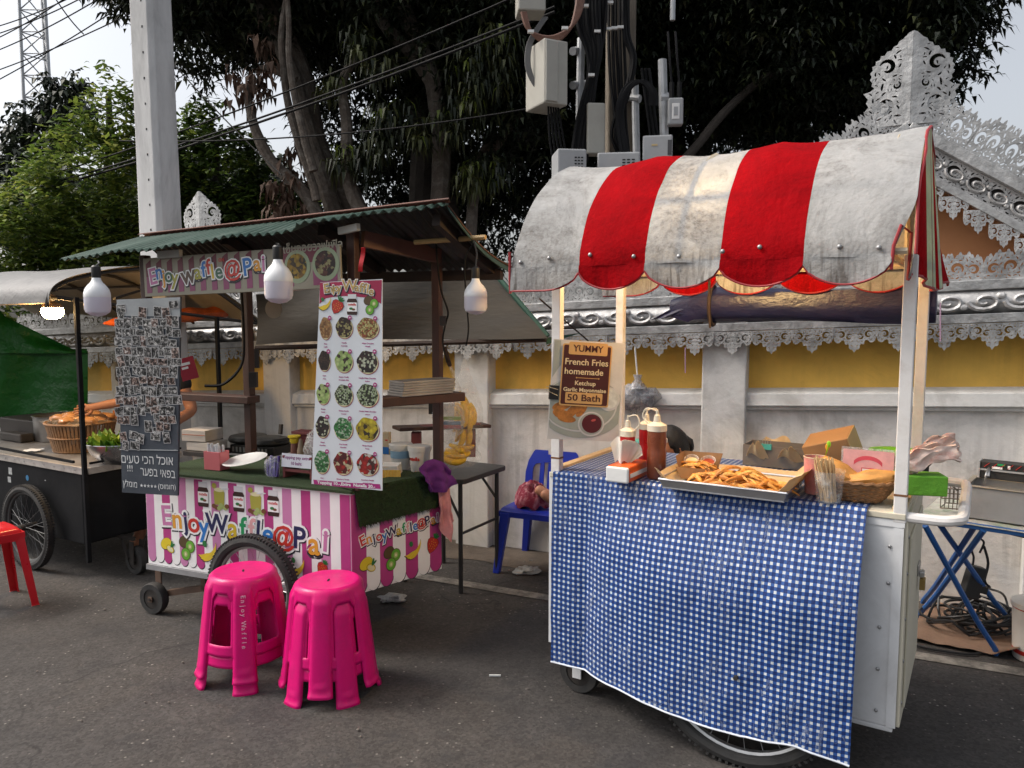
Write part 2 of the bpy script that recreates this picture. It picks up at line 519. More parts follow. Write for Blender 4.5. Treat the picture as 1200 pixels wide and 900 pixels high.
def inside(p, poly):
    c = False; j = len(poly) - 1
    for i in range(len(poly)):
        a, b = poly[i], poly[j]
        if (a[1] > p[1]) != (b[1] > p[1]) and p[0] < (b[0] - a[0]) * (p[1] - a[1]) / (b[1] - a[1]) + a[0]: c = not c
        j = i
    return c
def segd(p, a, b):
    dx, dy = b[0] - a[0], b[1] - a[1]; q = dx * dx + dy * dy
    t = 0 if q == 0 else max(0, min(1, ((p[0] - a[0]) * dx + (p[1] - a[1]) * dy) / q))
    return math.hypot(p[0] - a[0] - t * dx, p[1] - a[1] - t * dy)
def pold(p, poly): return min(segd(p, poly[i - 1], poly[i]) for i in range(len(poly)))
def lace(outline, scrolls, size, seed, half=True):
    """pierced leaf-scroll sheet: fat curled openings inside each scroll, the rest filled with leaf-shaped openings"""
    rr = random.Random(seed); holes = []
    for (cx, cy, R, a0, d) in scrolls:
        holes.append(comma(cx, cy, R * .62, a0, d, .82, .30, 16, .52)); holes.append(drop(cx - R * .05, cy, R * .13, R * .17, a0))
        for k in range(7):
            a = a0 + k * .9
            h = drop(cx + R * .98 * math.cos(a), cy + R * .98 * math.sin(a), R * .14, R * .21, a + .6 * d, 8)
            if all(inside(q, outline) for q in h) and min(pold(q, outline) for q in h) > size * .35 and all(pold(q, g_) > size * .3 for g_ in holes for q in h): holes.append(h)
    xs_ = [p[0] for p in outline]; ys_ = [p[1] for p in outline]
    for k in range(900):
        x, y = rr.uniform(min(xs_), max(xs_)), rr.uniform(min(ys_), max(ys_))
        if half and x < size * .9: continue
        if not inside((x, y), outline): continue
        s_ = size * rr.uniform(.7, 1.25) * (1 if k < 500 else .6)
        h = drop(x, y, s_ * .55, s_, rr.choice((.5, -.5, 1.1, -1.1)) + (x * 9), 8)
        if pold((x, y), outline) < s_ * 1.25 or any(inside((x, y), g_) or pold((x, y), g_) < s_ * 1.3 for g_ in holes): continue
        if all(inside(q, outline) for q in h): holes.append(h)
    return holes
XZ = RX90   # plate plane -> vertical facing front
# pendant fringe unit: width .21, hangs down from y=0
fr_out = [(-.105, 0)]
half = [(.105, 0), (.105, -.05), (.098, -.072), (.086, -.082), (.074, -.080), (.066, -.07), (.055, -.066), (.048, -.074), (.047, -.088), (.038, -.092),
        (.034, -.086), (.026, -.095), (.027, -.108), (.019, -.118), (.012, -.116), (.006, -.124), (0, -.134)]
fr_out = half + [(-x, y) for x, y in half[:-1]][::-1]
fr_h = lace(fr_out, [(.068, -.038, .030, .6, 1), (.026, -.050, .026, 2.4, -1)], .0085, 4)
fr_h = fr_h + [mir(h) for h in fr_h]
FRINGE = plate_geo(fr_out, fr_h, .003)
# standing scroll crest unit: width .34, stands from y=0
hc = []
N = 36
for i in range(N + 1):
    t = i / N; x = .17 - .17 * t
    y = .085 + .035 * math.sin(t * PI * 1.0) + .022 * abs(math.sin(t * PI * 4)) + .012 * abs(math.sin(t * PI * 9)) + (.035 * max(0, (t - .75) / .25))
    hc.append((x, y))
cr_out = [(.17, 0)] + hc + [(-x, y) for x, y in hc[:-1]][::-1] + [(-.17, 0)]
cr_h = lace(cr_out, [(.052, .064, .046, -.6, 1), (.126, .056, .040, 2.6, -1)], .0125, 3)
cr_h = cr_h + [mir(h) for h in cr_h]
CREST = plate_geo(cr_out, cr_h, .003)
so_ = [(-.079, -.08), (.079, -.08), (.079, .08), (-.079, .08)]
SCROLL = plate_geo(so_, lace(so_, [(.0, .0, .072, .5, 1)], .012, 8, False), .003)
def scroll_relief(mb, x0, x1, z, y, R, r):
    """raised curling vine along a band"""
    n = int((x1 - x0) / (R * 2.1)); 
    for i in range(n):
        cx = x0 + (i + .5) * (x1 - x0) / n; d = 1 if i % 2 else -1
        pts = []; rr = []
        for k in range(18):
            t = k / 17; a = (PI if d > 0 else PI) + d * t * 2 * PI * 1.35
            q = R * (1 - .78 * t)
            pts.append((cx + q * math.cos(a), y, z + q * .62 * math.sin(a) * d)); rr.append(r * (1.15 - .5 * t))
        mb.tube(pts, rr, 5)
        mb.ell((cx + R * .9, y, z + d * R * .35), (r * 2.2, r * 1.2, r * 1.5), 6, 5)

wall = thing('boundary_wall', 'long white and yellow temple wall topped with pierced silver tin trim behind the stalls', 'wall', WF.M)
X0, X1 = -7.0, 6.0
def wl(mb, name, **kw):
    mb.v = [SHEAR @ p for p in mb.v]
    return part(mb, name, wall, **kw)
b = MB(lowwhite); b.add([(X0, 0, -.6), (X1, 0, -.6), (X1, .3, -.6), (X0, .3, -.6), (X0, 0, .98), (X1, 0, .98), (X1, .3, .98), (X0, .3, .98)],
     [(0, 1, 5, 4), (1, 2, 6, 5), (2, 3, 7, 6), (3, 0, 4, 7), (4, 5, 6, 7)])
wl(b, 'wall_base', smooth=0)
b = MB(yellow); b.box((X0, .055, .985), (X1, .28, 1.48)); wl(b, 'upper_panel', smooth=0)
b = MB(white)
b.hexa([(X0, -.045, .972), (X1, -.045, .972), (X1, .10, .972), (X0, .10, .972), (X0, -.035, 1.045), (X1, -.035, 1.045), (X1, .10, 1.082), (X0, .10, 1.082)])
b.box((X0, -.024, .948), (X1, .03, .9715))
wl(b, 'moulding', smooth=0, bevel=.006)
for k in range(-3, 4):
    cx = 1.455 + 1.63 * k
    b = MB(white); w = .125
    b.hexa([(cx - w, -.062, -.3), (cx + w, -.062, -.3), (cx + w, .2, -.3), (cx - w, .2, -.3), (cx - w, -.062, 1.47), (cx + w, -.062, 1.47), (cx + w, .2, 1.47), (cx - w, .2, 1.47)])
    wl(b, 'pilaster', smooth=0, bevel=.008)
b = MB(silver)
b.box((X0, -.10, 1.405), (X1, .34, 1.452))
b.box((X0, -.07, 1.572), (X1, .30, 1.622))
wl(b, 'cap_band', smooth=0, bevel=.004)
b = MB(silver2)
b.sheet(1, 10, lambda s, t: (lerp(X0, X1, s), -.045 - .05 * math.sin(t * PI), 1.452 + .12 * t))
scroll_relief(b, -4.5, 3.6, 1.512, -.098, .075, .011)
b.box((X0, .0, 1.452), (X1, .26, 1.572))
wl(b, 'scroll_band')
b = MB(silver)
n = 0; x = -4.6
while x < 3.7:
    b.geo(FRINGE, TR(x, -.098 - .004 * math.sin(n * 2.1), 1.403) @ RX(.06 * math.sin(n * 1.7)) @ XZ); n += 1; x += .2105
wl(b, 'pierced_fringe', smooth=0)
b = MB(silver); x = -4.6; n = 0
while x < 3.7:
    b.geo(CREST, TR(x, -.03, 1.62) @ RX(.05 * math.sin(n * 2.9)) @ XZ); x += .3405; n += 1
wl(b, 'scroll_crest', smooth=0)

# ---------------------------------------------------------------- temple gate gables
GF = Frame(WF.W(0, .45, 0), WF.W(1, .45, 0))
def make_gate(ax, az, label, lim_l, lim_r):
    e = thing('temple_gate', label, 'gate', GF.M @ TR(ax, 0, 0), 'temple gates with silver filigree gables')
    sl = math.atan(.66)
    orange = mat('gable_brown', (.48, .21, .085), .7, var=.12, scale=2, bmp=.2)
    b = MB(orange); b.prism([(-1.5, 1.0), (1.5, 1.0), (1.5, az - 1.02), (0, az - .03), (-1.5, az - 1.02)], .12, TR(0, .3, 0) @ XZ)
    part(b, 'gable_panel', e, smooth=0)
    for sgn in (-1, 1):
        Tm = TR(0, 0, az) @ SC(sgn, 1, 1) @ RY(sl)         # local x runs down the slope
        L = 1.75
        b = MB(silver); b.T = Tm
        b.box((.02, -.05, -.06), (L, .0, .0)); b.box((.06, -.04, -.232), (L, .02, -.190))
        part(b, 'bargeboard', e, smooth=0, bevel=.003)
        b = MB(silver2); b.T = Tm
        b.m(mat('gable_dark', (.05, .045, .042), .8)); b.box((.03, .03, -.190), (L, .05, -.06)); b.m(silver2)
        for i in range(13): b.geo(SCROLL, TR(.03 + .131 * (i + .5), .005, -.125) @ XZ @ SC(.83, .81, 1))
        scroll_relief(b, .05, L, -.125, -.006, .060, .008)
        part(b, 'scroll_moulding', e)
        b = MB(silver); b.T = Tm; x = .17; i = 0
        while x < L:
            b.geo(CREST, TR(x, -.02, -.002) @ XZ @ SC(.95, 1.35 + .18 * math.sin(i * 1.3), 1)); x += .315; i += 1
        part(b, 'gable_crest', e, smooth=0)
        b = MB(silver); b.T = Tm; x = .14
        while x < L:
            # pendants hang upright although they follow the slope
            P = TR(x, -.03, -.232) @ RY(-sl) @ SC(.72, 1, 1.0) @ XZ
            b.geo(FRINGE, P); x += .150
        part(b, 'gable_fringe', e, smooth=0)
        # finial half: folded plate with curled cut-outs
        k = .00174
        hp = [(0, 0), (.20, 0), (.228, .02), (.218, .04), (.24, .062), (.222, .08), (.236, .10), (.218, .12), (.232, .145), (.222, .165), (.248, .20), (.215, .205), (.19, .222), (.206, .238), (.202, .255), (.215, .272), (.207, .29), (.215, .31), (.202, .325), (.206, .345), (.188, .352), (.188, .372),
              (.168, .378), (.162, .398), (.142, .398), (.13, .418), (.108, .42), (.098, .44), (.08, .445), (.07, .465), (.05, .475), (.02, .505), (0, .512)]
        hh = lace([(.038, 0)] + hp[1:-2] + [(.038, .46)], [(.128, .330, .066, .4, 1), (.135, .112, .072, -1.2, -1), (.075, .225, .034, 2, 1)], .021, 6, False)
        b = MB(silver); b.T = TR(0, -.04, az - .02) @ SC(sgn, 1, 1) @ RZ(.14) @ XZ
        b.geo(plate_geo(hp, hh, .004))
        part(b, 'finial', e, smooth=0)
    b = MB(mat('roof_brown', (.13, .075, .055), .75, var=.2, bmp=.4, bscale=20))
    for sgn in (-1, 1):
        b.add([(0, .02, az - .02), (sgn * 1.5, .02, az - 1.01), (sgn * 1.5, 1.6, az - 1.01), (0, 1.6, az - .02)], [(0, 1, 2, 3)])
    part(b, 'tiled_roof', e, smooth=0)
    return e
make_gate(2.38, 2.66, 'silver filigree temple gate gable with brown panel rising behind the striped canopy', 0, 0)
make_gate(-2.99, 2.12, 'silver filigree temple gate gable half hidden by the corrugated stall roof', 0, 0)

# ---------------------------------------------------------------- trees
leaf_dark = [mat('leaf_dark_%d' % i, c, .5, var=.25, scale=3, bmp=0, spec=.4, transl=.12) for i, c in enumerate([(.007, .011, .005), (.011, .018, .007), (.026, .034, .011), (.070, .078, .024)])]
leaf_mid = [mat('leaf_mid_%d' % i, c, .45, var=.25, scale=3, bmp=0, spec=.45, transl=.4) for i, c in enumerate([(.045, .08, .016), (.11, .17, .03), (.20, .26, .045), (.30, .33, .07)])]
leaf_far = [mat('leaf_far_%d' % i, c, .6, var=.2, scale=3, bmp=0, transl=.1) for i, c in enumerate([(.022, .032, .018), (.035, .048, .024)])]
deadleaf = mat('leaf_dead', (.085, .048, .03), .8, var=.3, bmp=0)
bark = mat('bark', (.10, .08, .064), .9, var=.35, scale=7, bmp=.9, bscale=26, bdist=.02, dirt=(.24, .22, .19), dirtamt=.7, dscale=9)
bark_dark = mat('bark_dark', (.05, .042, .035), .9, var=.3, scale=7, bmp=.9, bscale=26, bdist=.02)

def leaf_mesh(name, clumps, mats, weights, leaf=(.16, .03), per=11, droop=1.0, spread=.8, parent=None, seed=1):
    """clumps: list of (centre, radius); every clump is a whorl of hanging leaves on a twig"""
    rnd = random.Random(seed)
    vs = []; fs = []; mi = []
    for (c, R) in clumps:
        cm = rnd.choices(range(len(mats)), weights)[0]
        base = c
        az = rnd.random() * 6.28
        for j in range(per):
            a = az + j * 2.4 + rnd.uniform(-.4, .4)
            L = leaf[0] * rnd.uniform(.7, 1.3); w = leaf[1] * rnd.uniform(.7, 1.2)
            o = base + V((rnd.gauss(0, R * .35), rnd.gauss(0, R * .35), rnd.gauss(0, R * .3)))
            out = V((math.cos(a), math.sin(a), 0)) * spread
            d1 = (out + V((0, 0, .25 - .35 * droop + rnd.uniform(-.3, .3)))).normalized()
            d2 = (out * .7 + V((0, 0, -1.1 * droop + rnd.uniform(-.4, .5)))).normalized()
            side = d1.cross(V((0, 0, 1)))
            if side.length < 1e-3: side = V((1, 0, 0))
            side = (side.normalized() + V((0, 0, rnd.uniform(-.5, .5)))).normalized()
            p0 = o; p1 = o + d1 * L * .45; p2 = p1 + d2 * L * .55
            k = len(vs)
            vs += [p0, p1 + side * w, p1 - side * w, p2]
            fs += [(k, k + 1, k + 2), (k + 1, k + 3, k + 2)]
            m_ = cm if rnd.random() < .75 else rnd.choices(range(len(mats)), weights)[0]
            mi += [m_, m_]
    mb = MB(*mats); mb.v = vs; mb.f = fs; mb.mi = mi
    return part(mb, name, parent, world=True, smooth=0)

def in_blobs(blobs, n, rnd, shell=.55):
    """random clump centres in a union of ellipsoids, denser near the skin"""
    out = []
    vol = [b[1][0] * b[1][1] * b[1][2] for b in blobs]
    for i in range(n):
        b = rnd.choices(blobs, vol)[0]
        d = V((rnd.gauss(0, 1), rnd.gauss(0, 1), rnd.gauss(0, 1))).normalized()
        r = (shell ** 3 + (1 - shell ** 3) * rnd.random()) ** (1 / 3)
        nz = noise.noise(d * 2.2 + b[0]) * .30
        out.append((b[0] + V((d.x * b[1][0], d.y * b[1][1], d.z * b[1][2])) * r * (1 + nz), .16))
    return out

def blob(u, v, d, rx, ry, rz): return (D(u, v, d), (rx, ry, rz))

# the dark tree: several leaning trunks rising behind the waffle stall
def limb(mb, px, r0, r1, d0, d1=None, n=9, wob=.03):
    d1 = d1 or d0
    pts = [D(u, v, lerp(d0, d1, i / max(1, len(px) - 1))) for i, (u, v) in enumerate(px)]
    pts = smoothpath(pts, 5)
    k = len(pts)
    pts = [p + V((noise.noise(p * 2.1), noise.noise(p * 2.3 + V((9, 0, 0))), 0)) * wob for p in pts]
    mb.tube(pts, [lerp(r0, r1, i / (k - 1)) * (1 + .10 * noise.noise(p * 5)) for i, p in enumerate(pts)], n)

rnd = random.Random(3)
t1 = thing('tree', 'big dark drooping-leaved tree with leaning grey trunks behind the corrugated stall roof', 'tree', Matrix.Translation(G(450, 640) * 1.7))
mb = MB(bark)
limb(mb, [(470, 520), (440, 330), (405, 225), (378, 190), (362, 130), (340, 50), (305, -10), (270, -50)], .165, .10, 8.6)
limb(mb, [(425, 330), (385, 225), (352, 120), (322, 40), (290, -10)], .105, .06, 8.4)
limb(mb, [(512, 520), (514, 300), (516, 170), (508, 110), (495, 60), (470, 0), (455, -40)], .11, .07, 8.2)
limb(mb, [(508, 105), (485, 65), (455, 35), (440, 5), (455, -30)], .08, .05, 8.2)
limb(mb, [(452, 480), (450, 300), (414, 230), (405, 150), (402, 95), (420, 70)], .09, .04, 8.0)
limb(mb, [(420, 400), (370, 250), (320, 190), (300, 150), (290, 100)], .08, .04, 8.0)
limb(mb, [(370, 235), (340, 130), (330, 60), (335, 0), (345, -70)], .045, .02, 7.9)
limb(mb, [(366, 200), (352, 140), (340, 75), (338, 20), (330, -60)], .045, .02, 7.8)
limb(mb, [(540, 430), (560, 200), (580, 170), (610, 130)], .07, .03, 8.3)
limb(mb, [(518, 170), (512, 60), (520, 0)], .05, .03, 8.6)
limb(mb, [(345, 95), (315, 80), (300, 85)], .05, .03, 8.2)
part(mb, 'trunk', t1, world=True)
mb = MB(bark_dark)
limb(mb, [(495, 520), (490, 300), (494, 170), (488, 100), (480, 30)], .16, .11, 9.2)
limb(mb, [(545, 500), (530, 250), (535, 150), (560, 60)], .10, .06, 9.4)
part(mb, 'back_trunk', t1, world=True)
bl = [blob(420, -60, 9.0, 3.2, 1.6, 1.3), blob(250, -30, 8.7, 1.2, 1.1, .75), blob(235, 55, 8.6, .45, .6, .45), blob(560, -10, 8.6, 1.5, 1.3, 1.3), blob(540, 130, 9.5, 1.2, .7, 1.0),
      blob(430, 130, 9.9, 1.0, .6, 1.3), blob(575, 210, 9.4, .8, .5, .5), blob(320, 20, 9.6, .8, .6, .7), blob(450, 215, 9.8, .7, .4, .45), blob(170, -10, 8.6, .6, .6, .32), blob(590, 100, 8.3, .6, .6, .9), blob(590, 265, 10.2, .75, .5, .75), blob(545, 235, 10.2, .8, .5, .6), blob(500, 225, 10.2, .6, .4, .5)]
cl = in_blobs(bl, 8800, rnd, .35)
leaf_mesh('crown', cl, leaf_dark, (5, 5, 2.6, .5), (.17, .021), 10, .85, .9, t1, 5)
# hanging sprays that catch the light in front of the trunks
cl = []
for (u, v, d) in [(450, 145, 7.9), (440, 160, 7.9), (460, 130, 7.9), (525, 125, 7.9), (530, 145, 7.9), (545, 80, 7.8), (560, 60, 7.7), (575, 100, 7.8), (560, 130, 7.9), (430, 190, 7.9), (485, 150, 7.9), (590, 40, 7.6), (580, 75, 7.7), (550, 110, 7.8),
                  (450, 80, 7.9), (420, 45, 7.8), (390, 100, 8.0), (410, 180, 8.0), (550, 205, 8.0), (575, 195, 8.0)]:
    for k in range(9): cl.append((D(u + rnd.uniform(-16, 16), v + rnd.uniform(-14, 14), d + rnd.uniform(-.2, .2)), .12))
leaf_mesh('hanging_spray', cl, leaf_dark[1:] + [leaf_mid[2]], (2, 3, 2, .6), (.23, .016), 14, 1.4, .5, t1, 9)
cl = [(D(u + rnd.uniform(-14, 14), v + rnd.uniform(-20, 20), 8.0 + rnd.uniform(-.2, .2)), .1) for (u, v) in [(305, 30), (310, 90), (330, 210), (340, 235), (320, 235), (280, 100), (300, 120), (345, 190)] for k in range(5)]
leaf_mesh('dead_foliage', cl, [deadleaf], (1,), (.2, .025), 8, 1.6, .35, t1, 11)

t2 = thing('tree', 'huge near-black tree whose crown fills the sky above the striped canopy', 'tree', Matrix.Translation(V((2.2, 9.8, 0))))
mb = MB(bark_dark)
limb(mb, [(800, 560), (790, 300), (780, 120), (760, 0), (740, -60)], .25, .15, 9.8)
limb(mb, [(790, 250), (850, 120), (920, 60), (990, 20), (1040, -10)], .13, .06, 9.6, 9.0)
limb(mb, [(785, 180), (700, 90), (650, 30)], .12, .06, 9.7)
limb(mb, [(800, 190), (860, 120), (900, 90), (930, 80), (960, 45), (1000, 25)], .05, .03, 8.6)
part(mb, 'trunk', t2, world=True)
bl = [blob(760, 0, 9.6, 1.7, 1.4, 1.5), blob(900, 20, 9.2, 1.5, 1.3, 1.3), blob(1030, 10, 8.9, 1.15, 1.1, .95), blob(960, 110, 9.3, 1.15, .9, .9), blob(1090, 45, 8.8, .62, .7, .78), blob(1040, 110, 9.0, .75, .7, .55),
      blob(860, 120, 9.6, 1.2, .9, .8), blob(680, 100, 9.9, 1.1, .9, 1.1), blob(720, 190, 10.0, 1.2, .7, .7), blob(640, 40, 9.6, .8, .8, .9), blob(1120, 10, 8.8, .55, .6, .40), blob(620, 200, 10.2, .8, .6, .55), blob(790, 210, 10.2, .9, .5, .5)]
cl = in_blobs(bl, 9600, rnd, .35)
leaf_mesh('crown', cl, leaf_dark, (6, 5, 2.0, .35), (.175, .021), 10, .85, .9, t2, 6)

t3 = thing('tree', 'bright green bushy tree left of the square concrete pole', 'tree', Matrix.Translation(V((-4.6, 9.4, 0))))
mb = MB(bark_dark)
limb(mb, [(150, 520), (145, 330), (130, 240), (128, 110)], .10, .03, 9.2)
limb(mb, [(142, 320), (100, 250), (60, 220)], .06, .03, 9.2); limb(mb, [(142, 310), (180, 220), (190, 160)], .06, .03, 9.2)
part(mb, 'trunk', t3, world=True)
bl = [blob(125, 230, 9.0, .85, .7, .85), blob(128, 130, 9.0, .28, .3, .50), blob(150, 160, 9.2, .38, .4, .5), blob(60, 260, 8.8, .7, .6, .5), blob(180, 240, 9.2, .6, .6, .6), blob(10, 290, 8.6, .6, .6, .40), blob(110, 330, 8.8, 1.0, .5, .6), blob(20, 360, 8.7, .8, .5, .6)]
cl = in_blobs(bl, 2300, rnd, .72)
leaf_mesh('crown', cl, leaf_mid, (2, 4, 3, 1), (.115, .024), 9, .15, .8, t3, 7)

t4 = thing('tree', 'green leafy tree between the concrete pole and the leaning trunks', 'tree', Matrix.Translation(V((-3.4, 9.8, 0))))
mb = MB(bark_dark)
limb(mb, [(270, 500), (262, 300), (255, 220), (250, 150)], .09, .03, 9.6)
part(mb, 'trunk', t4, world=True)
bl = [blob(255, 205, 9.4, .62, .6, .55), blob(270, 270, 9.4, .9, .6, .5), blob(225, 180, 9.6, .3, .3, .45), blob(310, 250, 9.8, .6, .5, .4), blob(245, 135, 9.6, .2, .25, .22)]
cl = in_blobs(bl, 1200, rnd, .7)
leaf_mesh('crown', cl, leaf_mid[:3], (5, 3, 1), (.12, .030), 9, .3, .8, t4, 8)

t5 = thing('tree', 'dark distant tree at the foot of the lattice tower', 'tree', Matrix.Translation(V((-12.2, 20, 0))))
mb = MB(bark_dark)
limb(mb, [(60, 480), (55, 300), (60, 180)], .25, .10, 20)
part(mb, 'trunk', t5, world=True)
bl = [blob(45, 165, 20, 1.0, .9, .85), blob(80, 130, 20, .75, .7, .85), blob(25, 210, 20, .7, .7, .8), blob(90, 100, 20, .28, .4, .4), blob(60, 250, 19, 2.2, 1.0, 1.1), blob(150, 260, 19, 3.0, 1.0, 1.2), blob(270, 240, 19, 2.4, 1.0, 1.4)]
cl = in_blobs(bl, 2600, rnd, .3)
leaf_mesh('crown', cl, leaf_far, (1, 1), (.30, .055), 9, .8, .8, t5, 10)

# ---------------------------------------------------------------- concrete pole, lattice tower, wires
conc = mat('concrete', (.58, .58, .575), .85, var=.16, scale=5, bmp=.5, bscale=40, bdist=.004, dirt=(.22, .22, .22), dirtamt=.8, dscale=3.2, stretch=(1, 1, .2))
hole = mat('dark_hole', (.01, .01, .01), .9, bmp=0)
pb = D(191, 275, 5.5); pt = D(176, 0, 5.5)
po = thing('concrete_pole', 'square grey concrete utility pole with small bolt holes rising behind the stall roof', 'pole', TR(pb.x, pb.y, 0) @ RZ(math.radians(-24)))
b = MB(conc)
hw0, hw1, c = .118, .10, .03
def ring(hw, z, dx):
    return [(x + dx, y, z) for x, y in [(-hw + c, -hw), (hw - c, -hw), (hw, -hw + c), (hw, hw - c), (hw - c, hw), (-hw + c, hw), (-hw, hw - c), (-hw, -hw + c)]]
vs = ring(hw0, 0, 0) + ring(hw1, 6.0, -.05)
b.add(vs, [(i, (i + 1) % 8, 8 + (i + 1) % 8, 8 + i) for i in range(8)] + [tuple(range(8, 16))])
part(b, 'pole_shaft', po, smooth=0, bevel=.006)
b = MB(hole)
for i in range(14):
    z = 2.15 + i * .17
    hw = lerp(hw0, hw1, z / 6) ; dx = -.05 * z / 6
    b.cbox((dx + .03, -hw, z), (.010, .004, .014)); b.cbox((dx - hw, -.01, z + .05), (.004, .010, .014))
part(b, 'bolt_hole', po, smooth=0)

steel = mat('galvanised', (.42, .43, .44), .5, metal=.5, var=.2, scale=10, bmp=.2)
tw0 = D(48, 120, 38)
tw = thing('lattice_tower', 'tall thin steel lattice mast far behind the trees', 'tower', TR(tw0.x, tw0.y, 0))
legs = [(-.72, -.3), (.68, -.3), (-.12, .8)]
bl_ = MB(steel)
for x, y in legs: bl_.tube([(x, y, 0), (x * .8, y * .8, 26)], .075, 6)
part(bl_, 'mast_leg', tw)
bl_ = MB(steel)
for k in range(18):
    z = 8.0 + k * 1.0; f0 = 1 - .2 * z / 26; f1 = 1 - .2 * (z + 1) / 26
    for i in range(3):
        a = legs[i]; c2 = legs[(i + 1) % 3]
        bl_.tube([(a[0] * f0, a[1] * f0, z), (c2[0] * f0, c2[1] * f0, z)], .03, 5)
        bl_.tube([(a[0] * f0, a[1] * f0, z), (c2[0] * f1, c2[1] * f1, z + 1)], .03, 5)
part(bl_, 'lattice_brace', tw)

cable = mat('cable_black', (.006, .006, .007), .7, var=.2, bmp=0, spec=.2)
def wire(a, b, d, r, label, grp='overhead wires crossing the trees'):
    mb = MB(cable); mb.tube(sag(a, b, d), r, 5); return solo(mb, 'overhead_wire', label, 'wire', grp)
W_ = 'thin dark overhead wire crossing in front of the dark trees'
for (a, b, r) in [((0, 222, 9), (640, -20, 6.2), .008), ((-20, 240, 9), (650, 14, 6.2), .012), ((-20, 236, 9), (650, 8, 6.2), .010), ((140, 165, 7), (660, 120, 6.4), .007)]:
    wire(D(*a), D(*b), .10, r, W_)
W2 = 'thin dark overhead wire against the pale sky beside the lattice mast'
for (a, b) in [((-10, 33, 9), (100, -12, 8)), ((-10, 42, 9), (110, -10, 8)), ((-10, 62, 9), (120, -4, 8)), ((-10, 85, 9), (175, 5, 8)), ((-10, 98, 9), (175, -15, 8)), ((-10, 48, 9), (90, -12, 8)), ((60, -10, 8), (98, 40, 8)), ((190, 60, 8), (330, 205, 7))]:
    wire(D(*a), D(*b), .03, .0065 if r else .006, W2 if a[0] < 150 else 'thin guy wire slanting down right of the concrete pole', 'wires against the open sky' if a[0] < 150 else None)

# ---------------------------------------------------------------- telecom pole and its boxes
TD = 6.2
wood = mat('pole_timber', (.16, .135, .105), .9, var=.25, scale=4, bmp=.8, bscale=14, bdist=.01, stretch=(3, 3, .3), dirt=(.07, .06, .05), dirtamt=.6)
pp = D(726, 150, TD)
po = thing('telecom_pole', 'weathered brown pole carrying cables and telecom boxes above the striped canopy', 'pole', TR(pp.x, pp.y, 0))
b = MB(wood); b.box((-.105, -.105, 0), (.105, .105, 5.4)); part(b, 'pole_shaft', po, smooth=0, bevel=.015)
for nm, u0, v0, u1, v1, r, d0, d1 in (('mounting_pipe', 744, 98, 746, 190, .028, .15, .15), ('mounting_pipe', 776, 70, 779, 190, .033, .3, .3), ('mounting_pipe', 681, 45, 678, 190, .030, .25, .25), ('mounting_pipe', 789, -20, 788, 24, .02, .1, .1),
        ('clamp', 735, 114, 750, 116, .03, .12, .18), ('clamp', 671, 60, 690, 58, .03, .3, .1), ('clamp', 671, 100, 690, 98, .03, .3, .1), ('clamp', 774, 115, 783, 115, .04, .3, .3)):
    b = MB(steel); b.tube([D(u0, v0, TD - d0), D(u1, v1, TD - d1)], r, 10); part(b, nm, po, world=True)
boxw = mat('cabinet_cream', (.36, .35, .31), .55, var=.06, bmp=.1, dirt=(.25, .24, .21), dirtamt=.5)
boxg = mat('cabinet_grey', (.34, .35, .36), .55, var=.06, bmp=.1, dirt=(.25, .25, .25), dirtamt=.5)
def cabinet(u0, v0, u1, v1, d, depth, yaw, mt, label, extra=None, chamf=0):
    """equipment box whose front fills the given pixel rectangle at distance d"""
    a = D(u0, v1, d); c = D(u1, v0, d); w = c.x - a.x; h = c.z - a.z
    e = thing('equipment_box', label, 'equipment box', TR((a.x + c.x) / 2, d, a.z) @ RZ(yaw), 'equipment boxes on the telecom pole')
    mb = MB(mt); mb.box((-w / 2, 0, 0), (w / 2, depth, h)); part(mb, 'housing', e, smooth=0, bevel=.012)
    if extra: extra(e, w, h)
    return e
def lid(e, w, h):
    mb = MB(boxw); mb.box((-w * .46, -.012, h * .03), (w * .05, .002, h * .97)); part(mb, 'lid', e, smooth=0, bevel=.006)
    mb = MB(cable)
    for i in range(5): mb.tube(smoothpath([(-.02 + .02 * i, .08, 0), (0 + .03 * i, .09, -.25), (.08 + .03 * i, .1, -.55), (.14 + .02 * i, .1, -.7)], 4), .008, 5)
    part(mb, 'cable_tail', e)
cabinet(636, 46, 668, 122, TD - .55, .30, .45, boxw, 'cream upright cabinet with a hinged lid, left of the cable bundle', lid)
def grid(e, w, h):
    mb = MB(hole)
    for i in range(3):
        for j in range(6): mb.cbox((w * (.12 + .11 * i), -.001, h * (.30 + .09 * j)), (w * .07, .004, h * .035), None)
    part(mb, 'vent_slots', e, smooth=0)
cabinet(653, 174, 688, 215, TD - .75, .25, .12, boxg, 'pale grey box with vent slots just above the canopy ridge, leftmost of its row', grid)
cabinet(700, 178, 750, 215, TD - .7, .25, -.12, boxg, 'wide pale grey box with vent slots in front of the pole foot', grid)
cabinet(688, 120, 710, 180, TD - .4, .12, .1, boxw, 'tall narrow cream box behind the two vented boxes')
def plate_(e, w, h):
    mb = MB(mat('label_dark', (.05, .05, .055), .5, bmp=0)); mb.box((w * .34, -.004, h * .25), (w * .48, .001, h * .8)); part(mb, 'connector_panel', e, smooth=0)
    mb = MB(mat('label_gold', (.5, .38, .2), .5, bmp=0)); mb.box((-w * .2, -.003, h * .6), (0, .001, h * .67)); part(mb, 'maker_plate', e, smooth=0)
cabinet(753, 158, 788, 190, TD - .55, .16, -.2, boxg, 'low grey box with a black connector panel right of the pole', plate_)
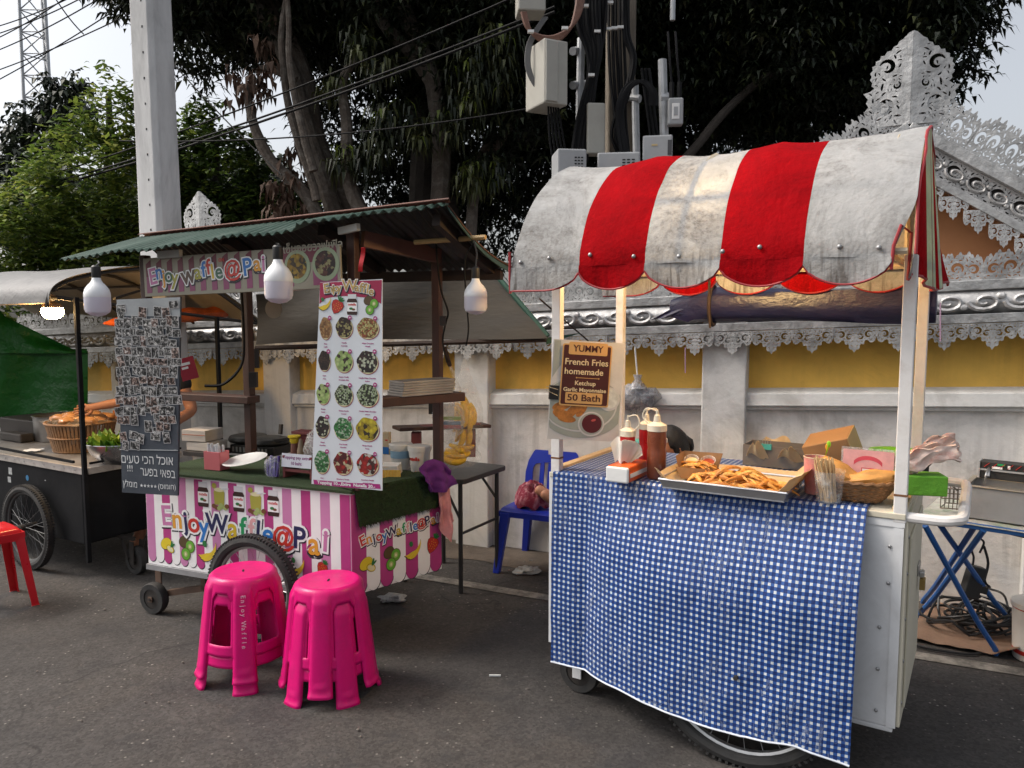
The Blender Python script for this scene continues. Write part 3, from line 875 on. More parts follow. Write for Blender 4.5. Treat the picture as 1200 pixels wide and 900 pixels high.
def whitepl(e, w, h):
    mb = MB(mat('plate_white', (.75, .75, .74), .5, bmp=0)); mb.box((-w * .25, -.006, h * .2), (w * .25, .001, h * .78)); part(mb, 'cover_plate', e, smooth=0, bevel=.004)
    mb = MB(boxg); mb.box((-w * .13, -.009, h * .33), (w * .13, -.0045, h * .65)); part(mb, 'cover_window', e, smooth=0)
    mb = MB(cable)
    for s in (-.25, .25): mb.tube([(w * s, .05, h), (w * s, .05, h + .12)], .02, 6); mb.tube(smoothpath([(w * s, .05, h + .1), (w * s - .02, .05, h + .3), (w * s - .03, .1, h + .5)], 4), .009, 5)
    part(mb, 'plug', e)
cabinet(783, 114, 801, 146, TD - .4, .08, -.1, boxg, 'small pale box with a white cover plate hung on the right pipe', whitepl)
cabinet(607, -14, 640, 12, TD - .5, .2, .1, boxw, 'cream box cut off by the top of the picture above the copper coil')
def bundle(pxs, n, sp, r, d, label, mt=cable, grp='cable bundles on the telecom pole', ret=False):
    mb = MB(mt); rr = random.Random(len(pxs) * 7 + n + int(pxs[0][0]))
    for i in range(n):
        off = (i - (n - 1) / 2) * sp
        pts = smoothpath([D(u + off * k + rr.uniform(-.7, .7), v, d - .02 * rr.random()) for (u, v, k) in pxs], 5)
        mb.tube(pts, r, 5)
    return solo(mb, 'cable_bundle', label, 'cables', grp)
bundle([(688, -20, 1), (690, 30, 1), (696, 60, .6), (694, 90, .35), (688, 120, .5), (682, 150, .6), (678, 190, .7)], 8, 3.6, .016, TD - .35, 'thick black cable bundle tied together left of the brown pole')
bundle([(703, -20, 1), (702, 35, .9), (697, 75, .5), (692, 95, .3)], 5, 3.5, .014, TD - .3, 'black cables slanting down into the taped bundle')
bundle([(722, -20, 1), (722, 40, 1), (724, 90, 1), (727, 140, .7), (731, 200, 1)], 5, 4.2, .012, TD - .2, 'black cables running straight down the front of the brown pole')
bundle([(733, -10, 1), (734, 40, 1), (742, 70, 1), (734, 110, 1), (726, 130, 1), (720, 160, 1), (732, 190, 1)], 3, 3, .012, TD - .24, 'black cables crossing the brown pole to its right side')
bundle([(766, 124, 1), (765, 108, 1), (754, 96, .8), (738, 100, 1), (728, 120, 1), (727, 150, 1), (734, 190, 1)], 3, 3, .016, TD - .45, 'black cable loop arching from the pole to the right pipe')
bundle([(756, 80, 1), (760, 110, 1), (764, 140, 1), (768, 175, 1)], 3, 4, .012, TD - .2, 'black plugs and leads hanging between the two right pipes')
copper = mat('copper_sheath', (.17, .085, .06), .6, var=.2, bmp=0)
greyc = mat('cable_grey', (.12, .12, .12), .6, var=.2, bmp=0)
mb = MB(copper)
for i in range(6): mb.tube(smoothpath([D(u + (i - 3) * .9 * k, v + (i - 3) * 1.6 * q, TD - .5) for u, v, k, q in [(614, 14, 1, 0), (622, 38, 1, .6), (645, 48, 0, 1), (668, 34, -1, .8), (678, 8, -1.6, 0), (680, -20, -1.6, 0)]], 6), .011, 5)
solo(mb, 'cable_coil', 'loop of copper brown cables hanging over the cream cabinet', 'cables', 'cable bundles on the telecom pole')
mb = MB(greyc)
for i in range(4): mb.tube(smoothpath([D(u + (i - 2) * 1.6, v, TD - .45) for u, v in [(640, 20), (622, 50), (620, 80), (632, 104), (650, 120)]], 6), .008, 5)
solo(mb, 'cable_coil', 'loop of thin grey cables left of the cream cabinet', 'cables', 'cable bundles on the telecom pole')
tie = mat('cable_tie_white', (.7, .7, .68), .5, bmp=0)
for (u, v, d) in [(686, 7, .4), (693, 88, .4), (720, 33, .25), (713, 34, .25), (727, 32, .25), (700, 37, .36), (715, 3, .25), (622, 37, .53), (662, 33, .53)]:
    mb = MB(tie); p = D(u, v, TD - d - .02); mb.cbox(p, (.045, .03, .018))
    solo(mb, 'cable_tie', 'white cable tie gripping a cable bundle on the brown telecom pole', 'cable tie', 'cable ties on the telecom pole')
# ================================================================ striped fries cart (right)
RC = Frame(G(648, 553, .93), G(1057, 602, .93))
L, Wd, ZC = RC.len, .64, .93
paintw = mat('cart_white', (.66, .67, .68), .45, var=.05, scale=4, bmp=.12, bscale=18, bdist=.003, dirt=(.36, .35, .34), dirtamt=.4, dscale=3.5)
woodw = mat('cart_cream', (.58, .54, .43), .6, var=.08, scale=3, bmp=.25, bscale=20, dirt=(.36, .32, .25), dirtamt=.5, stretch=(1, 1, .3))
rust = mat('rust', (.16, .07, .03), .8, var=.3)
rubber = mat('rubber', (.022, .022, .022), .75, var=.25, scale=20, bmp=.3, dirt=(.09, .08, .07), dirtamt=.45, dscale=8)
chrome = mat('chrome', (.45, .45, .45), .35, metal=.9, var=.2, scale=20, bmp=0)
darkiron = mat('dark_iron', (.035, .03, .027), .65, metal=.3, var=.3, scale=12, bmp=.3)
rivetm = mat('rivet_metal', (.35, .35, .35), .4, metal=.8, bmp=0)

cart = thing('food_cart', 'white metal fries cart with red and white striped canopy and gingham front', 'food cart', RC.M)
b = MB(paintw)
b.box((-.012, 0, .222), (L + .006, .02, ZC - .02)); b.box((-.012, .02, .222), (.01, Wd, ZC - .02)); b.box((-.012, Wd, .222), (L, Wd + .02, ZC - .02)); b.box((.0, .0, .205), (L, Wd, .2215))
part(b, 'body', cart, smooth=0, bevel=.004)
for lo, hi in (((L - .13, -.004, ZC - .045), (L + .01, -.0005, ZC - .022)), ((-.014, -.005, .224), (.03, -.0005, ZC - .0)), ((L - .02, -.005, .224), (L + .008, -.0005, ZC - .048))): b = MB(paintw); b.box(lo, hi); part(b, 'corner_trim', cart, smooth=0)
b = MB(woodw); b.box((L + .0065, .004, .226), (L + .02, Wd + .02, ZC - .02)); b.box((L + .0205, .06, .27), (L + .028, Wd - .06, ZC - .09))
ep = part(b, 'end_panel', cart, smooth=0, bevel=.003)
for z in (.30, .44, .58, .73, .85):
    for c_, r_ in (((L + .0205, .03, z), (.004, .006, .006)), ((L - .05 + .02 * (z > .6), -.004, z - .03), (.006, .004, .006)), ((.01, -.006, z - .04), (.006, .004, .006))): b = MB(rivetm); b.ell(c_, r_, 8, 6); part(b, 'rivet', cart)
b = MB(chrome); b.box((L + .028, .38, .62), (L + .034, .46, .66)); b.box((L + .034, .40, .612), (L + .05, .44, .632)); part(b, 'hasp', cart, smooth=0, bevel=.003)
b = MB(mat('brass', (.36, .25, .09), .4, metal=.8, bmp=0)); b.box((L + .036, .402, .565), (L + .054, .438, .605)); b.tube([(L + .045, .408, .605), (L + .045, .408, .625), (L + .045, .432, .625), (L + .045, .432, .605)], .004, 6)
solo_pad = b
b.v = [RC.M @ p for p in b.v]; solo(b, 'padlock', 'small brass padlock hanging from the hasp of the white cart end', 'padlock', smooth=0, bevel=.003)
b = MB(woodw); b.box((-.012, -.008, ZC - .02), (L + .012, Wd + .024, ZC)); part(b, 'counter_top', cart, smooth=0, bevel=.003)
b = MB(mat('pine', (.55, .40, .23), .6, var=.15, scale=3, stretch=(.4, 4, 4), bmp=.2)); b.box((-.012, .01, ZC + .0005), (.022, Wd + .02, ZC + .018)); part(b, 'edge_strip', cart, smooth=0, bevel=.002); b = MB(MATS['pine']); b.box((L - .03, .02, ZC + .0005), (L + .01, Wd + .02, ZC + .014))
part(b, 'edge_strip', cart, smooth=0, bevel=.002)
postm = mat('post_paint', (.70, .68, .66), .45, var=.06, scale=5, bmp=.15, dirt=(.42, .36, .30), dirtamt=.45, dscale=9)
for (x, y) in ((.012, .012), (.012, Wd - .012), (L - .006, .012), (L - .006, Wd - .012)):
    b = MB(postm); b.box((x - .019, y - .017, ZC - .03), (x + .019, y + .017, 1.74)); part(b, 'post', cart, smooth=0, bevel=.003)
b = MB(rust)
for (x, y) in ((.012, .012), (L - .006, .012)): b.box((x - .0197, y - .0177, ZC + .055), (x + .0197, y + .0177, ZC + .062))
part(b, 'weld_seam', cart, smooth=0)
# push handle: bent pipe at the right end
b = MB(postm)
b.tube(smoothpath([(L + .0, .015, ZC - .012), (L + .10, .015, ZC - .012), (L + .145, .025, ZC - .008), (L + .165, .07, ZC - .005), (L + .165, .3, ZC), (L + .165, Wd - .08, ZC), (L + .14, Wd - .02, ZC), (L + .0, Wd - .015, ZC)], 5), .017, 10)
part(b, 'push_handle', cart)

# wheels
def bike_wheel(parent, c, R, tyre=.026, spokes=28, spin=.3, metal=None):
    """spoked wheel, axle along local y"""
    T = TR(*c)
    e = bpy.data.objects.new('wheel', None); COL.objects.link(e); e.parent = parent; e.matrix_local = T; e['_m'] = [x for r_ in T for x in r_]
    mb = MB(rubber)
    mb.tube([(R * math.cos(a) - tyre * 0 * a, 0, R * math.sin(a)) for a in [2 * PI * i / 48 for i in range(48)]], tyre, 10, closed=True)
    for i in range(90):
        a = 2 * PI * i / 90
        for s_ in (-1, 1):
            q = TR((R + tyre * .82) * math.cos(a), s_ * tyre * .5, (R + tyre * .82) * math.sin(a)) @ RY(-a)
            mb.cbox((0, 0, 0), (.010, .018, .010), q)
    part(mb, 'tyre', e)
    mb = MB(metal or chrome); Rr = R - tyre * .9
    mb.tube([(Rr * math.cos(a), 0, Rr * math.sin(a)) for a in [2 * PI * i / 48 for i in range(48)]], .012, 8, closed=True)
    part(mb, 'rim', e)
    mb = MB(metal or chrome)
    for i in range(spokes):
        a = 2 * PI * i / spokes + spin; s_ = .025 if i % 2 else -.025
        a2 = a + (.35 if (i // 2) % 2 else -.35)
        mb.tube([(.025 * math.cos(a2), s_, .025 * math.sin(a2)), (Rr * math.cos(a), 0, Rr * math.sin(a))], .0015, 4)
    part(mb, 'spokes', e)
    mb = MB(darkiron); mb.tube([(0, -.05, 0), (0, .05, 0)], .022, 10); mb.tube([(0, -.07, 0), (0, .07, 0)], .008, 8); part(mb, 'hub', e)
    return e
bike_wheel(cart, (.79, -.098, .340), .312, tyre=.027)
bike_wheel(cart, (.755, Wd + .09, .340), .312, tyre=.027)
def caster(parent, c, R, w, bracket, name='caster'):
    T = TR(*c)
    e = bpy.data.objects.new(name, None); COL.objects.link(e); e.parent = parent; e.matrix_local = T; e['_m'] = [x for r_ in T for x in r_]
    mb = MB(rubber); P = RX(PI / 2)
    mb.lathe([(R * .62, -w / 2), (R * .95, -w / 2), (R, -w * .3), (R, w * .3), (R * .95, w / 2), (R * .62, w / 2)], 28, P, caps=False); part(mb, 'tyre', e)
    mb = MB(darkiron); mb.lathe([(R * .62, -w * .42), (R * .2, -w * .3), (R * .2, -w * .55), (.0, -w * .55)], 20, P); mb.lathe([(.0, w * .55), (R * .2, w * .55), (R * .2, w * .3), (R * .62, w * .42)], 20, P)
    mb.tube([(0, -w * .8, 0), (0, w * .8, 0)], .008, 8); part(mb, 'hub', e)
    mb = MB(bracket[0]); 
    for s_ in bracket[2] if len(bracket) > 2 else (-1, 1): mb.box((-.02, s_ * w * .72 - .004, -.02), (.02, s_ * w * .72 + .004, bracket[1]))
    part(mb, 'fork', e, smooth=0, bevel=.002)
    return e
caster(cart, (.085, .09, .088), .088, .045, (paintw, .14)); caster(cart, (.085, Wd - .09, .088), .088, .045, (paintw, .14))

# canopy ------------------------------------------------------------
def canvas(name, col, dirt, transl=.3, da=.6):
    m, nt, b, tc = newmat(name); co = tc.outputs['Object']
    f = noise_n(nt, co, 7, 7, .75)
    c = ramp(nt, f, [(.3, tuple(x * .82 for x in col)), (.65, tuple(min(1, x * 1.1) for x in col))])
    mp = nt.nodes.new('ShaderNodeMapping'); mp.inputs['Scale'].default_value = (30, 30, 2.2); nt.links.new(co, mp.inputs[0])
    st = noise_n(nt, mp.outputs[0], 2, 4, .6)
    sepz = nt.nodes.new('ShaderNodeSeparateXYZ'); nt.links.new(co, sepz.inputs[0])
    low = ramp(nt, sepz.outputs[2], [(.0, 0), (1, 1)]).node; low.color_ramp.elements[0].position = 0
    zf = mathn(nt, 'SUBTRACT', 1.86, sepz.outputs[2]); zf = mathn(nt, 'MULTIPLY', zf, 5.0)
    zf2 = nt.nodes.new('ShaderNodeClamp'); nt.links.new(zf, zf2.inputs[0])
    drip = mathn(nt, 'MULTIPLY', ramp(nt, st, [(.45, 0), (.62, 1)]), zf2.outputs[0])
    blot = ramp(nt, noise_n(nt, co, 3.2, 7, .8, .8), [(.44, 0), (.66, 1)])
    fine = ramp(nt, noise_n(nt, co, 60, 3, .7), [(.40, 0), (.62, .8)])
    k = mathn(nt, 'MAXIMUM', mathn(nt, 'MULTIPLY', drip, .8), mathn(nt, 'MULTIPLY', blot, mathn(nt, 'MULTIPLY_ADD', fine, .65, .35)))
    c = mixc(nt, mathn(nt, 'MULTIPLY', k, da), c, dirt)
    nt.links.new(c, b.inputs['Base Color']); b.inputs['Roughness'].default_value = .8; b.inputs['Specular IOR Level'].default_value = .04
    mp2 = nt.nodes.new('ShaderNodeMapping'); mp2.inputs['Scale'].default_value = (4, 4, 1.5); mp2.inputs['Rotation'].default_value = (0, .6, 0); nt.links.new(co, mp2.inputs[0])
    bump(nt, b, mathn(nt, 'ADD', mathn(nt, 'MULTIPLY', noise_n(nt, co, 70, 3, .6), .25), noise_n(nt, mp2.outputs[0], 1.6, 3, .55, .6)), .45, .03)
    tr = nt.nodes.new('ShaderNodeBsdfTranslucent'); nt.links.new(c, tr.inputs[0])
    mx = nt.nodes.new('ShaderNodeMixShader'); mx.inputs[0].default_value = transl
    nt.links.new(b.outputs[0], mx.inputs[1]); nt.links.new(tr.outputs[0], mx.inputs[2]); nt.links.new(mx.outputs[0], nt.nodes['Material Output'].inputs[0])
    return m
cw = canvas('canvas_white', (.49, .49, .485), (.125, .105, .085), .3, .95); cr = canvas('canvas_red', (.39, .004, .008), (.13, .004, .006), .28, .6)
cg = canvas('canvas_greenish', (.52, .60, .48), (.35, .42, .30), .35); piping = mat('red_piping', (.30, .02, .025), .6, bmp=.1)
prof = [(-.115, 1.735), (-.108, 1.80), (-.07, 1.90), (-.015, 1.985), (.05, 2.055), (.13, 2.12), (.22, 2.165), (.30, 2.185), (.38, 2.165), (.46, 2.12), (.55, 2.05), (.61, 1.98), (.67, 1.90), (.705, 1.80), (.72, 1.735)]
pf = smoothpath([(0, y, z) for y, z in prof], 3)
xs = [-.125, .168, .425, .690, .955, 1.205]          # stripe seams along the front
b = MB(cw, cr)
for i in range(5):
    b.cur = i % 2
    xa, xb = xs[i], xs[i + 1]
    def fn(s_, t, xa=xa, xb=xb):
        k = t * (len(pf) - 1); j = min(int(k), len(pf) - 2); p = pf[j].lerp(pf[j + 1], k - j)
        hz = max(0, p.z - 1.735) / .45
        x = lerp(xa + (.055 * hz if i == 0 else 0), xb + ((.057 * min(1, hz * 2.8) if p.y < .3 else .05) if i == 4 else 0), s_)
        sagz = -.012 * math.sin(PI * ((x + .125) / 1.38 * 3 % 1)) * (1.5 if p.z > 1.8 else .3)
        wr = .007 * noise.noise(V((x * 5, p.y * 5, p.z * 4))) + .004 * noise.noise(V((x * 13 + p.z * 9, p.y * 9, 2)))
        return (x + (.03 * (p.y - .3) * 0), p.y + (-wr if p.y < .3 else wr) - (.006 * math.sin(s_ * PI) if p.y < .2 else 0), p.z + sagz + wr)
    b.sheet(10, 46, fn, thick=.003)
    # hanging scalloped valance, front and back
    for side in (-1, 1):
        def fv(s_, t, xa=xa, xb=xb, side=side):
            x = lerp(xa, xb, s_); yb = -.115 if side < 0 else .72
            e_ = s_
            if i == 0 and s_ < .5: e_ = .5
            bot = lerp(.026, .088, math.sin(PI * e_) ** .6)
            y = yb + side * (.004 + .010 * t * math.sin(x * 23 + side)) - (.0 if side < 0 else 0)
            return (x, y, 1.735 - t * bot + .003)
        b.sheet(14, 5, fv, thick=.003 * side)
# right end curtain: pleated, closing the arch
def fe(s_, t):
    k = s_ * (len(pf) - 1); j = min(int(k), len(pf) - 2); p = pf[j].lerp(pf[j + 1], k - j)
    y = p.y; ztop = p.z
    zb = 1.66 + .02 * math.sin(s_ * 9)
    z = lerp(max(ztop, zb + .02), zb, t)
    return (1.262 + .055 * t * s_ - .02 * t * (1 - s_) + .012 * math.sin(y * 30) * (.3 + .7 * t) + .012 * math.sin(PI * s_) * t, y * (1 - .10 * t) + .012 + .03 * t, z)
cols = [cw, cr, cg, cr, cg, cr, cw]
bands = [0, .20, .34, .52, .62, .80, .90, 1.0]
for q in range(7):
    b.m(cols[q]); s0, s1 = bands[q], bands[q + 1]
    b.sheet(8, 12, lambda s_, t: fe(lerp(s0, s1, s_), t), thick=.003)
b.m(cw); b.sheet(16, 6, lambda s_, t: (-.11 + .05 * max(0, fe(s_, 0)[2] - 1.8) / .4, fe(s_, 0)[1], lerp(fe(s_, 0)[2], 1.95, t) if fe(s_, 0)[2] > 1.95 else fe(s_, 0)[2]), thick=.003)
canopy = part(b, 'canopy', cart, smooth=50)
b = MB(piping)
for i in range(5):
    xa, xb = xs[i], xs[i + 1]; pts = []
    for k in range(15):
        s_ = k / 14; e_ = .5 if (i == 0 and s_ < .5) else s_
        pts.append((lerp(xa, xb, s_), -.1215 + .0, 1.736 - lerp(.026, .088, math.sin(PI * e_) ** .6)))
    b.tube(pts, .004, 6)
    b.tube([(p[0], .726, p[2]) for p in pts], .004, 6)
b.tube([(-.127, -.119, 1.64), (-.129, -.12, 1.70), (-.129, -.12, 1.80)], .005, 6)
b.tube([(fe(.0, 1)[0], fe(.0, 1)[1], 1.66), (1.250, -.06, 1.80), (1.225, -.105, 1.82), (1.209, -.12, 1.76), (1.205, -.12, 1.69)], .005, 6)
for a in (.44, .54, .66, .72): b.tube([fe(a, t) for t in (0.02, .25, .5, .75, 1)], .0035, 5)
b.tube([V(fe(a / 20, 0)) + V((.004, 0, 0)) for a in range(21)], .005, 6)
b.tube([V(fe(a / 20, 1)) for a in range(21)], .005, 6)
part(b, 'piping', canopy)
for x in (-.08, .045, .215, .385, .55, .70, .82, 1.06, 1.17): b = MB(rivetm); b.ell((x, -.122, 1.765 + .01 * math.sin(x * 9)), (.008, .006, .008), 10, 6); part(b, 'snap_button', canopy)
framem = mat('frame_warm', (.50, .42, .30), .6, var=.2, bmp=.2)
b = MB(framem)
for x in (-.04, .55, 1.18):
    b.tube([(x, p.y * .965 + .012, p.z - .022) for p in pf[::2]], .011, 6)
for y, z in ((-.095, 1.745), (.70, 1.745), (.30, 2.140), (.02, 1.945), (.55, 1.98)): b.tube([(-.11, y, z), (1.245, y, z)], .011, 6)
for x in (.0, L - .07): b.tube([(x, -.095, 1.745), (x, .70, 1.745)], .012, 6)
part(b, 'canopy_frame', cart)
# lamp under the canopy: its warm light shows through the cloth and on the posts
warm = bpy.data.materials.new('lamp_warm'); warm.use_nodes = True
bs = warm.node_tree.nodes['Principled BSDF']; bs.inputs['Emission Color'].default_value = (1, .66, .28, 1); bs.inputs['Emission Strength'].default_value = 420
lt = thing('lamp', 'warm lit bulb hanging under the middle of the striped canopy', 'lamp', RC.M @ TR(.58, .16, 1.93))
b = MB(warm); b.ell((0, 0, -.02), (.035, .035, .04), 16, 12); part(b, 'bulb', lt)
b = MB(cable); b.tube([(0, 0, .02), (0, .06, .18)], .006, 6); b.tube([(0, 0, .01), (0, 0, .06)], .016, 8); part(b, 'cord', lt)

# rolled navy tarpaulin hung under the rear eave
navy = mat('tarp_navy', (.010, .013, .06), .42, var=.2, scale=4, bmp=.3, bscale=5, bdist=.03, dirt=(.03, .02, .06), dirtamt=.4, stretch=(.4, 3, 3))
b = MB(navy)
xsr = [.205 + i * .03 for i in range(37)]
def roll(j, n=14):
    x = xsr[j]; o = []
    for k in range(n):
        a = 2 * PI * k / n
        r = .062 + .014 * noise.noise(V((x * 2.2, math.cos(a) * 1.5, math.sin(a) * 1.5))) + .006 * math.sin(a * 5 + x * 3)
        if x < .30: r *= .55 + .45 * (x - .2) / .1
        o.append((x, .765 + r * .7 * math.cos(a), 1.60 - .012 * (x < .3) + r * 1.12 * math.sin(a)))
    return o
vs = [p for j in range(37) for p in roll(j)]
fs = [(j * 14 + k, j * 14 + (k + 1) % 14, (j + 1) * 14 + (k + 1) % 14, (j + 1) * 14 + k) for j in range(36) for k in range(14)] + [tuple(range(13, -1, -1)), tuple(36 * 14 + k for k in range(14))]
b.add([RC.M @ V(p) for p in vs], fs); b.m(navy)
b.T = RC.M; b.sheet(12, 4, lambda s_, t: (.21 + .16 * s_ - .10 * t, .74 + .01 * math.sin(s_ * 12), 1.585 - .05 * t * (1 - .5 * s_)), thick=.003)
rt = solo(b, 'rolled_tarp', 'dark navy rolled tarpaulin tied along the rear eave of the striped canopy', 'tarpaulin', smooth=60)
strapm = mat('strap_dark', (.04, .025, .02), .8)
for x in (.40, 1.235):
    b = MB(strapm); b.T = RC.M
    b.tube([(x, .765 + .062 * math.cos(a), 1.60 + .088 * math.sin(a)) for a in [2 * PI * i / 16 for i in range(16)]], .009, 6, closed=True)
    b.tube([(x, .71, 1.60), (x, .70, 1.74)], .006, 5); b.tube([(x, .70, 1.60), (x + .01, .698, 1.50)], .005, 5)
    b.T = None
    solo(b, 'tie_strap', 'dark strap knotted round the navy rolled tarp' + (' near the fries sign' if x < 1 else ' beside the right rear post'), 'strap', 'straps on the navy tarp')

# gingham cloth -------------------------------------------------------
def gingham():
    m, nt, b, tc = newmat('gingham_blue')
    uv = tc.outputs['UV']; sx = nt.nodes.new('ShaderNodeSeparateXYZ'); nt.links.new(uv, sx.inputs[0])
    P = .0215
    def band(o):
        fr = mathn(nt, 'FRACT', mathn(nt, 'DIVIDE', o, P))
        return mathn(nt, 'GREATER_THAN', fr, .43)
    a = band(sx.outputs[0]); c2 = band(sx.outputs[1])
    s_ = mathn(nt, 'ADD', a, c2)
    def thin(o):
        fr = mathn(nt, 'FRACT', mathn(nt, 'DIVIDE', o, P)); return mathn(nt, 'LESS_THAN', mathn(nt, 'ABSOLUTE', mathn(nt, 'SUBTRACT', fr, .71)), .05)
    col = ramp(nt, mathn(nt, 'MULTIPLY', s_, .5), [(0, (.70, .72, .72)), (.5, (.034, .108, .34)), (1.0, (.007, .024, .118))])
    tn = mathn(nt, 'MULTIPLY', mathn(nt, 'MAXIMUM', thin(sx.outputs[0]), thin(sx.outputs[1])), .35)
    col = mixc(nt, tn, col, (.02, .06, .26))
    co = tc.outputs['Object']
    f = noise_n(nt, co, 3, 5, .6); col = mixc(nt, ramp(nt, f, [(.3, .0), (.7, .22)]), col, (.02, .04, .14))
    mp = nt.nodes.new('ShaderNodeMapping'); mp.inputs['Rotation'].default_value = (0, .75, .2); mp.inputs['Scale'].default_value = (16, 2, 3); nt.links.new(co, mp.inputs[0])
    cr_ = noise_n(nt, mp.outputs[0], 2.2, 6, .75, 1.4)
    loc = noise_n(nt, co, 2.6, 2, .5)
    crease_glint = mathn(nt, 'MULTIPLY', ramp(nt, cr_, [(.57, 0), (.60, 1), (.625, 0)]), ramp(nt, loc, [(.44, 0), (.56, 1)]))
    nt.links.new(mixc(nt, mathn(nt, 'MULTIPLY', crease_glint, .6), col, (.55, .62, .78)), b.inputs['Base Color'])  # fold lines paled in colour: glossy highlights painted in, plus the plastic's own whitening
    b.inputs['Roughness'].default_value = .33; b.inputs['Specular IOR Level'].default_value = .32
    h = mathn(nt, 'ADD', mathn(nt, 'MULTIPLY', cr_, 1.0), mathn(nt, 'MULTIPLY', noise_n(nt, co, 6, 3, .6), 1.0))
    bump(nt, b, mathn(nt, 'ADD', h, mathn(nt, 'MULTIPLY', crease_glint, .5)), .6, .02)
    return m
ging = gingham()
XA, XB = .010, 1.155          # cloth from just right of the left post to short of the right corner
def botz(x):
    pts = [(XA, .175), (.20, .130), (.36, .128), (.5, .110), (.62, .065), (.80, .045), (1.0, .075), (XB, .078)]
    for (a, za), (c2, zb_) in zip(pts, pts[1:]):
        if x <= c2: return lerp(za, zb_, (x - a) / (c2 - a))
    return pts[-1][1]
# measured hem of the cloth in the front plane
HEM = [(652, 777), (690, 786), (735, 801), (770, 822), (820, 845), (870, 862), (930, 872), (975, 884), (1018, 896)]
HL = [RC.pl(u, v, y_) for (u, v), y_ in zip(HEM, (-.03, -.03, -.055, -.10, -.13, -.145, -.14, -.11, -.08))]
def botz(x):
    for a, c2 in zip(HL, HL[1:]):
        if x <= c2.x: return lerp(a.z, c2.z, max(0, min(1, (x - a.x) / (c2.x - a.x))))
    return HL[-1].z
def clothfn(s_, t):
    top = .62                       # cloth depth on the counter
    x = lerp(XA, XB, s_)
    drop_ = ZC + .006 - botz(x)
    tot = top + drop_; d = t * tot
    if d < top:
        y = top - d; z = ZC + .006 + .002 * noise.noise(V((x * 9, y * 9, 0))); return V((x, y, z))
    e = d - top; k = min(1, e / .35); ez = e / drop_
    rip = (.004 * math.sin(x * 19 + 1.5 + ez * 2.2) + .010 * noise.noise(V((x * 4.2 + ez * 1.4, ez * 2.6, 3))) + .005 * noise.noise(V((x * 14, ez * 9, 5)))) * k
    q_ = max(0, 1 - ((x - .785) / .62) ** 2); w_ = math.sin(min(1, e / .36) * PI / 2); bulge = .122 * (q_ * q_ * (3 - 2 * q_)) ** .5 * w_ + .010 * k
    return V((x - .008 * ez * (s_ > .5) * (2 * s_ - 1), -.016 - bulge - abs(rip), ZC + .006 - e))
def clothuv(s_, t):
    x = lerp(XA, XB, s_); tot = .62 + ZC + .006 - botz(x)
    return (x, t * tot - .62 + .0)
clo = thing('tablecloth', 'shiny blue and white gingham oilcloth draped over the front of the fries cart', 'tablecloth', RC.M)
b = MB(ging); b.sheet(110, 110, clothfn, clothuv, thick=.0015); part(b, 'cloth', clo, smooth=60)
b = MB(mat('hem_white', (.62, .66, .72), .5)); b.tube([clothfn(i / 60, 1) + V((0, -.002, 0)) for i in range(61)], .004, 5); part(b, 'hem', clo)

# fries sign ----------------------------------------------------------
def cardT(tl, tr, bl, br):
    """frame of a flat card from its corners: x right, y up (card plane), z toward the viewer"""
    o = (V(bl)); x = (V(br) - o); y = (V(tl) - o); w, h = x.length, y.length
    x.normalize(); z = x.cross(y).normalized(); y = z.cross(x)
    M_ = Matrix(((x.x, y.x, z.x, o.x), (x.y, y.y, z.y, o.y), (x.z, y.z, z.z, o.z), (0, 0, 0, 1)))
    return M_, w, h
def flat(name, col, r=.45): return mat('print_' + name, col, r, var=.04, bmp=0)
pbrown = flat('brown', (.065, .012, .008)); ptan = flat('tan', (.62, .36, .13)); pcream = flat('cream', (.74, .60, .36)); pmarble = mat('print_marble', (.60, .58, .54), .45, var=.1, scale=7, bmp=0, dirt=(.45, .43, .40), dirtamt=.6)
pplate = mat('print_plate', (.34, .36, .31), .5, var=.12, scale=8, bmp=0); ppot = mat('print_potato', (.42, .16, .03), .5, var=.5, scale=26, bmp=0, dirt=(.16, .05, .01), dirtamt=.8, dscale=20)
pdip = flat('dip', (.09, .008, .012)); pwhite = flat('white', (.75, .75, .73)); pmayo = mat('print_mayo', (.62, .62, .55), .5, var=.25, scale=40, bmp=0)
dd = 2.97
Tm, w, h = cardT(D(641, 397, dd), D(724, 397, dd + .03), D(641, 514, dd), D(724, 518, dd + .03))
ys = thing('menu_sign', 'laminated YUMMY french fries menu sign clipped to the left front post', 'sign', Tm)
b = MB(pmarble); b.box((0, 0, -.003), (w, h, 0)); part(b, 'board', ys, smooth=0)
I4 = Matrix.Identity(4)
b = MB(pplate)
def clipdisc(mb, cx, cy, rx, ry, z, d=.0004, n=40):
    pl_ = [(min(w - .004, max(.003, cx + rx * math.cos(2 * PI * i / n))), min(h - .004, max(.003, cy + ry * math.sin(2 * PI * i / n)))) for i in range(n)]
    mb.prism(pl_, d, TR(0, 0, z))
clipdisc(b, w * .45, h * .33, w * .60, h * .31, .0004)
b.m(pmarble); clipdisc(b, w * .42, h * .36, w * .53, h * .275, .0008); b.m(pplate); clipdisc(b, w * .42, h * .365, w * .51, h * .265, .0012)
b.m(ppot)
for cx, cy, rx, ry, ro in [(.16, .25, .15, .055, -.3), (.30, .30, .17, .05, .9), (.14, .34, .14, .05, .3), (.42, .31, .12, .045, 1.0), (.22, .21, .13, .04, -.1)]:
    b.disc(w * cx + .01, h * cy, w * rx, h * ry * .9, .0004, I4, ro, 14, .0016 + .0003 * cx)
b.m(pmarble); b.disc(w * .60, h * .17, w * .185, h * .125, .0004, I4, 0, 28, .0022); b.m(pplate); b.disc(w * .60, h * .172, w * .165, h * .11, .0004, I4, 0, 28, .0026); b.m(pdip); b.disc(w * .61, h * .175, w * .14, h * .095, .0004, I4, 0, 28, .003)
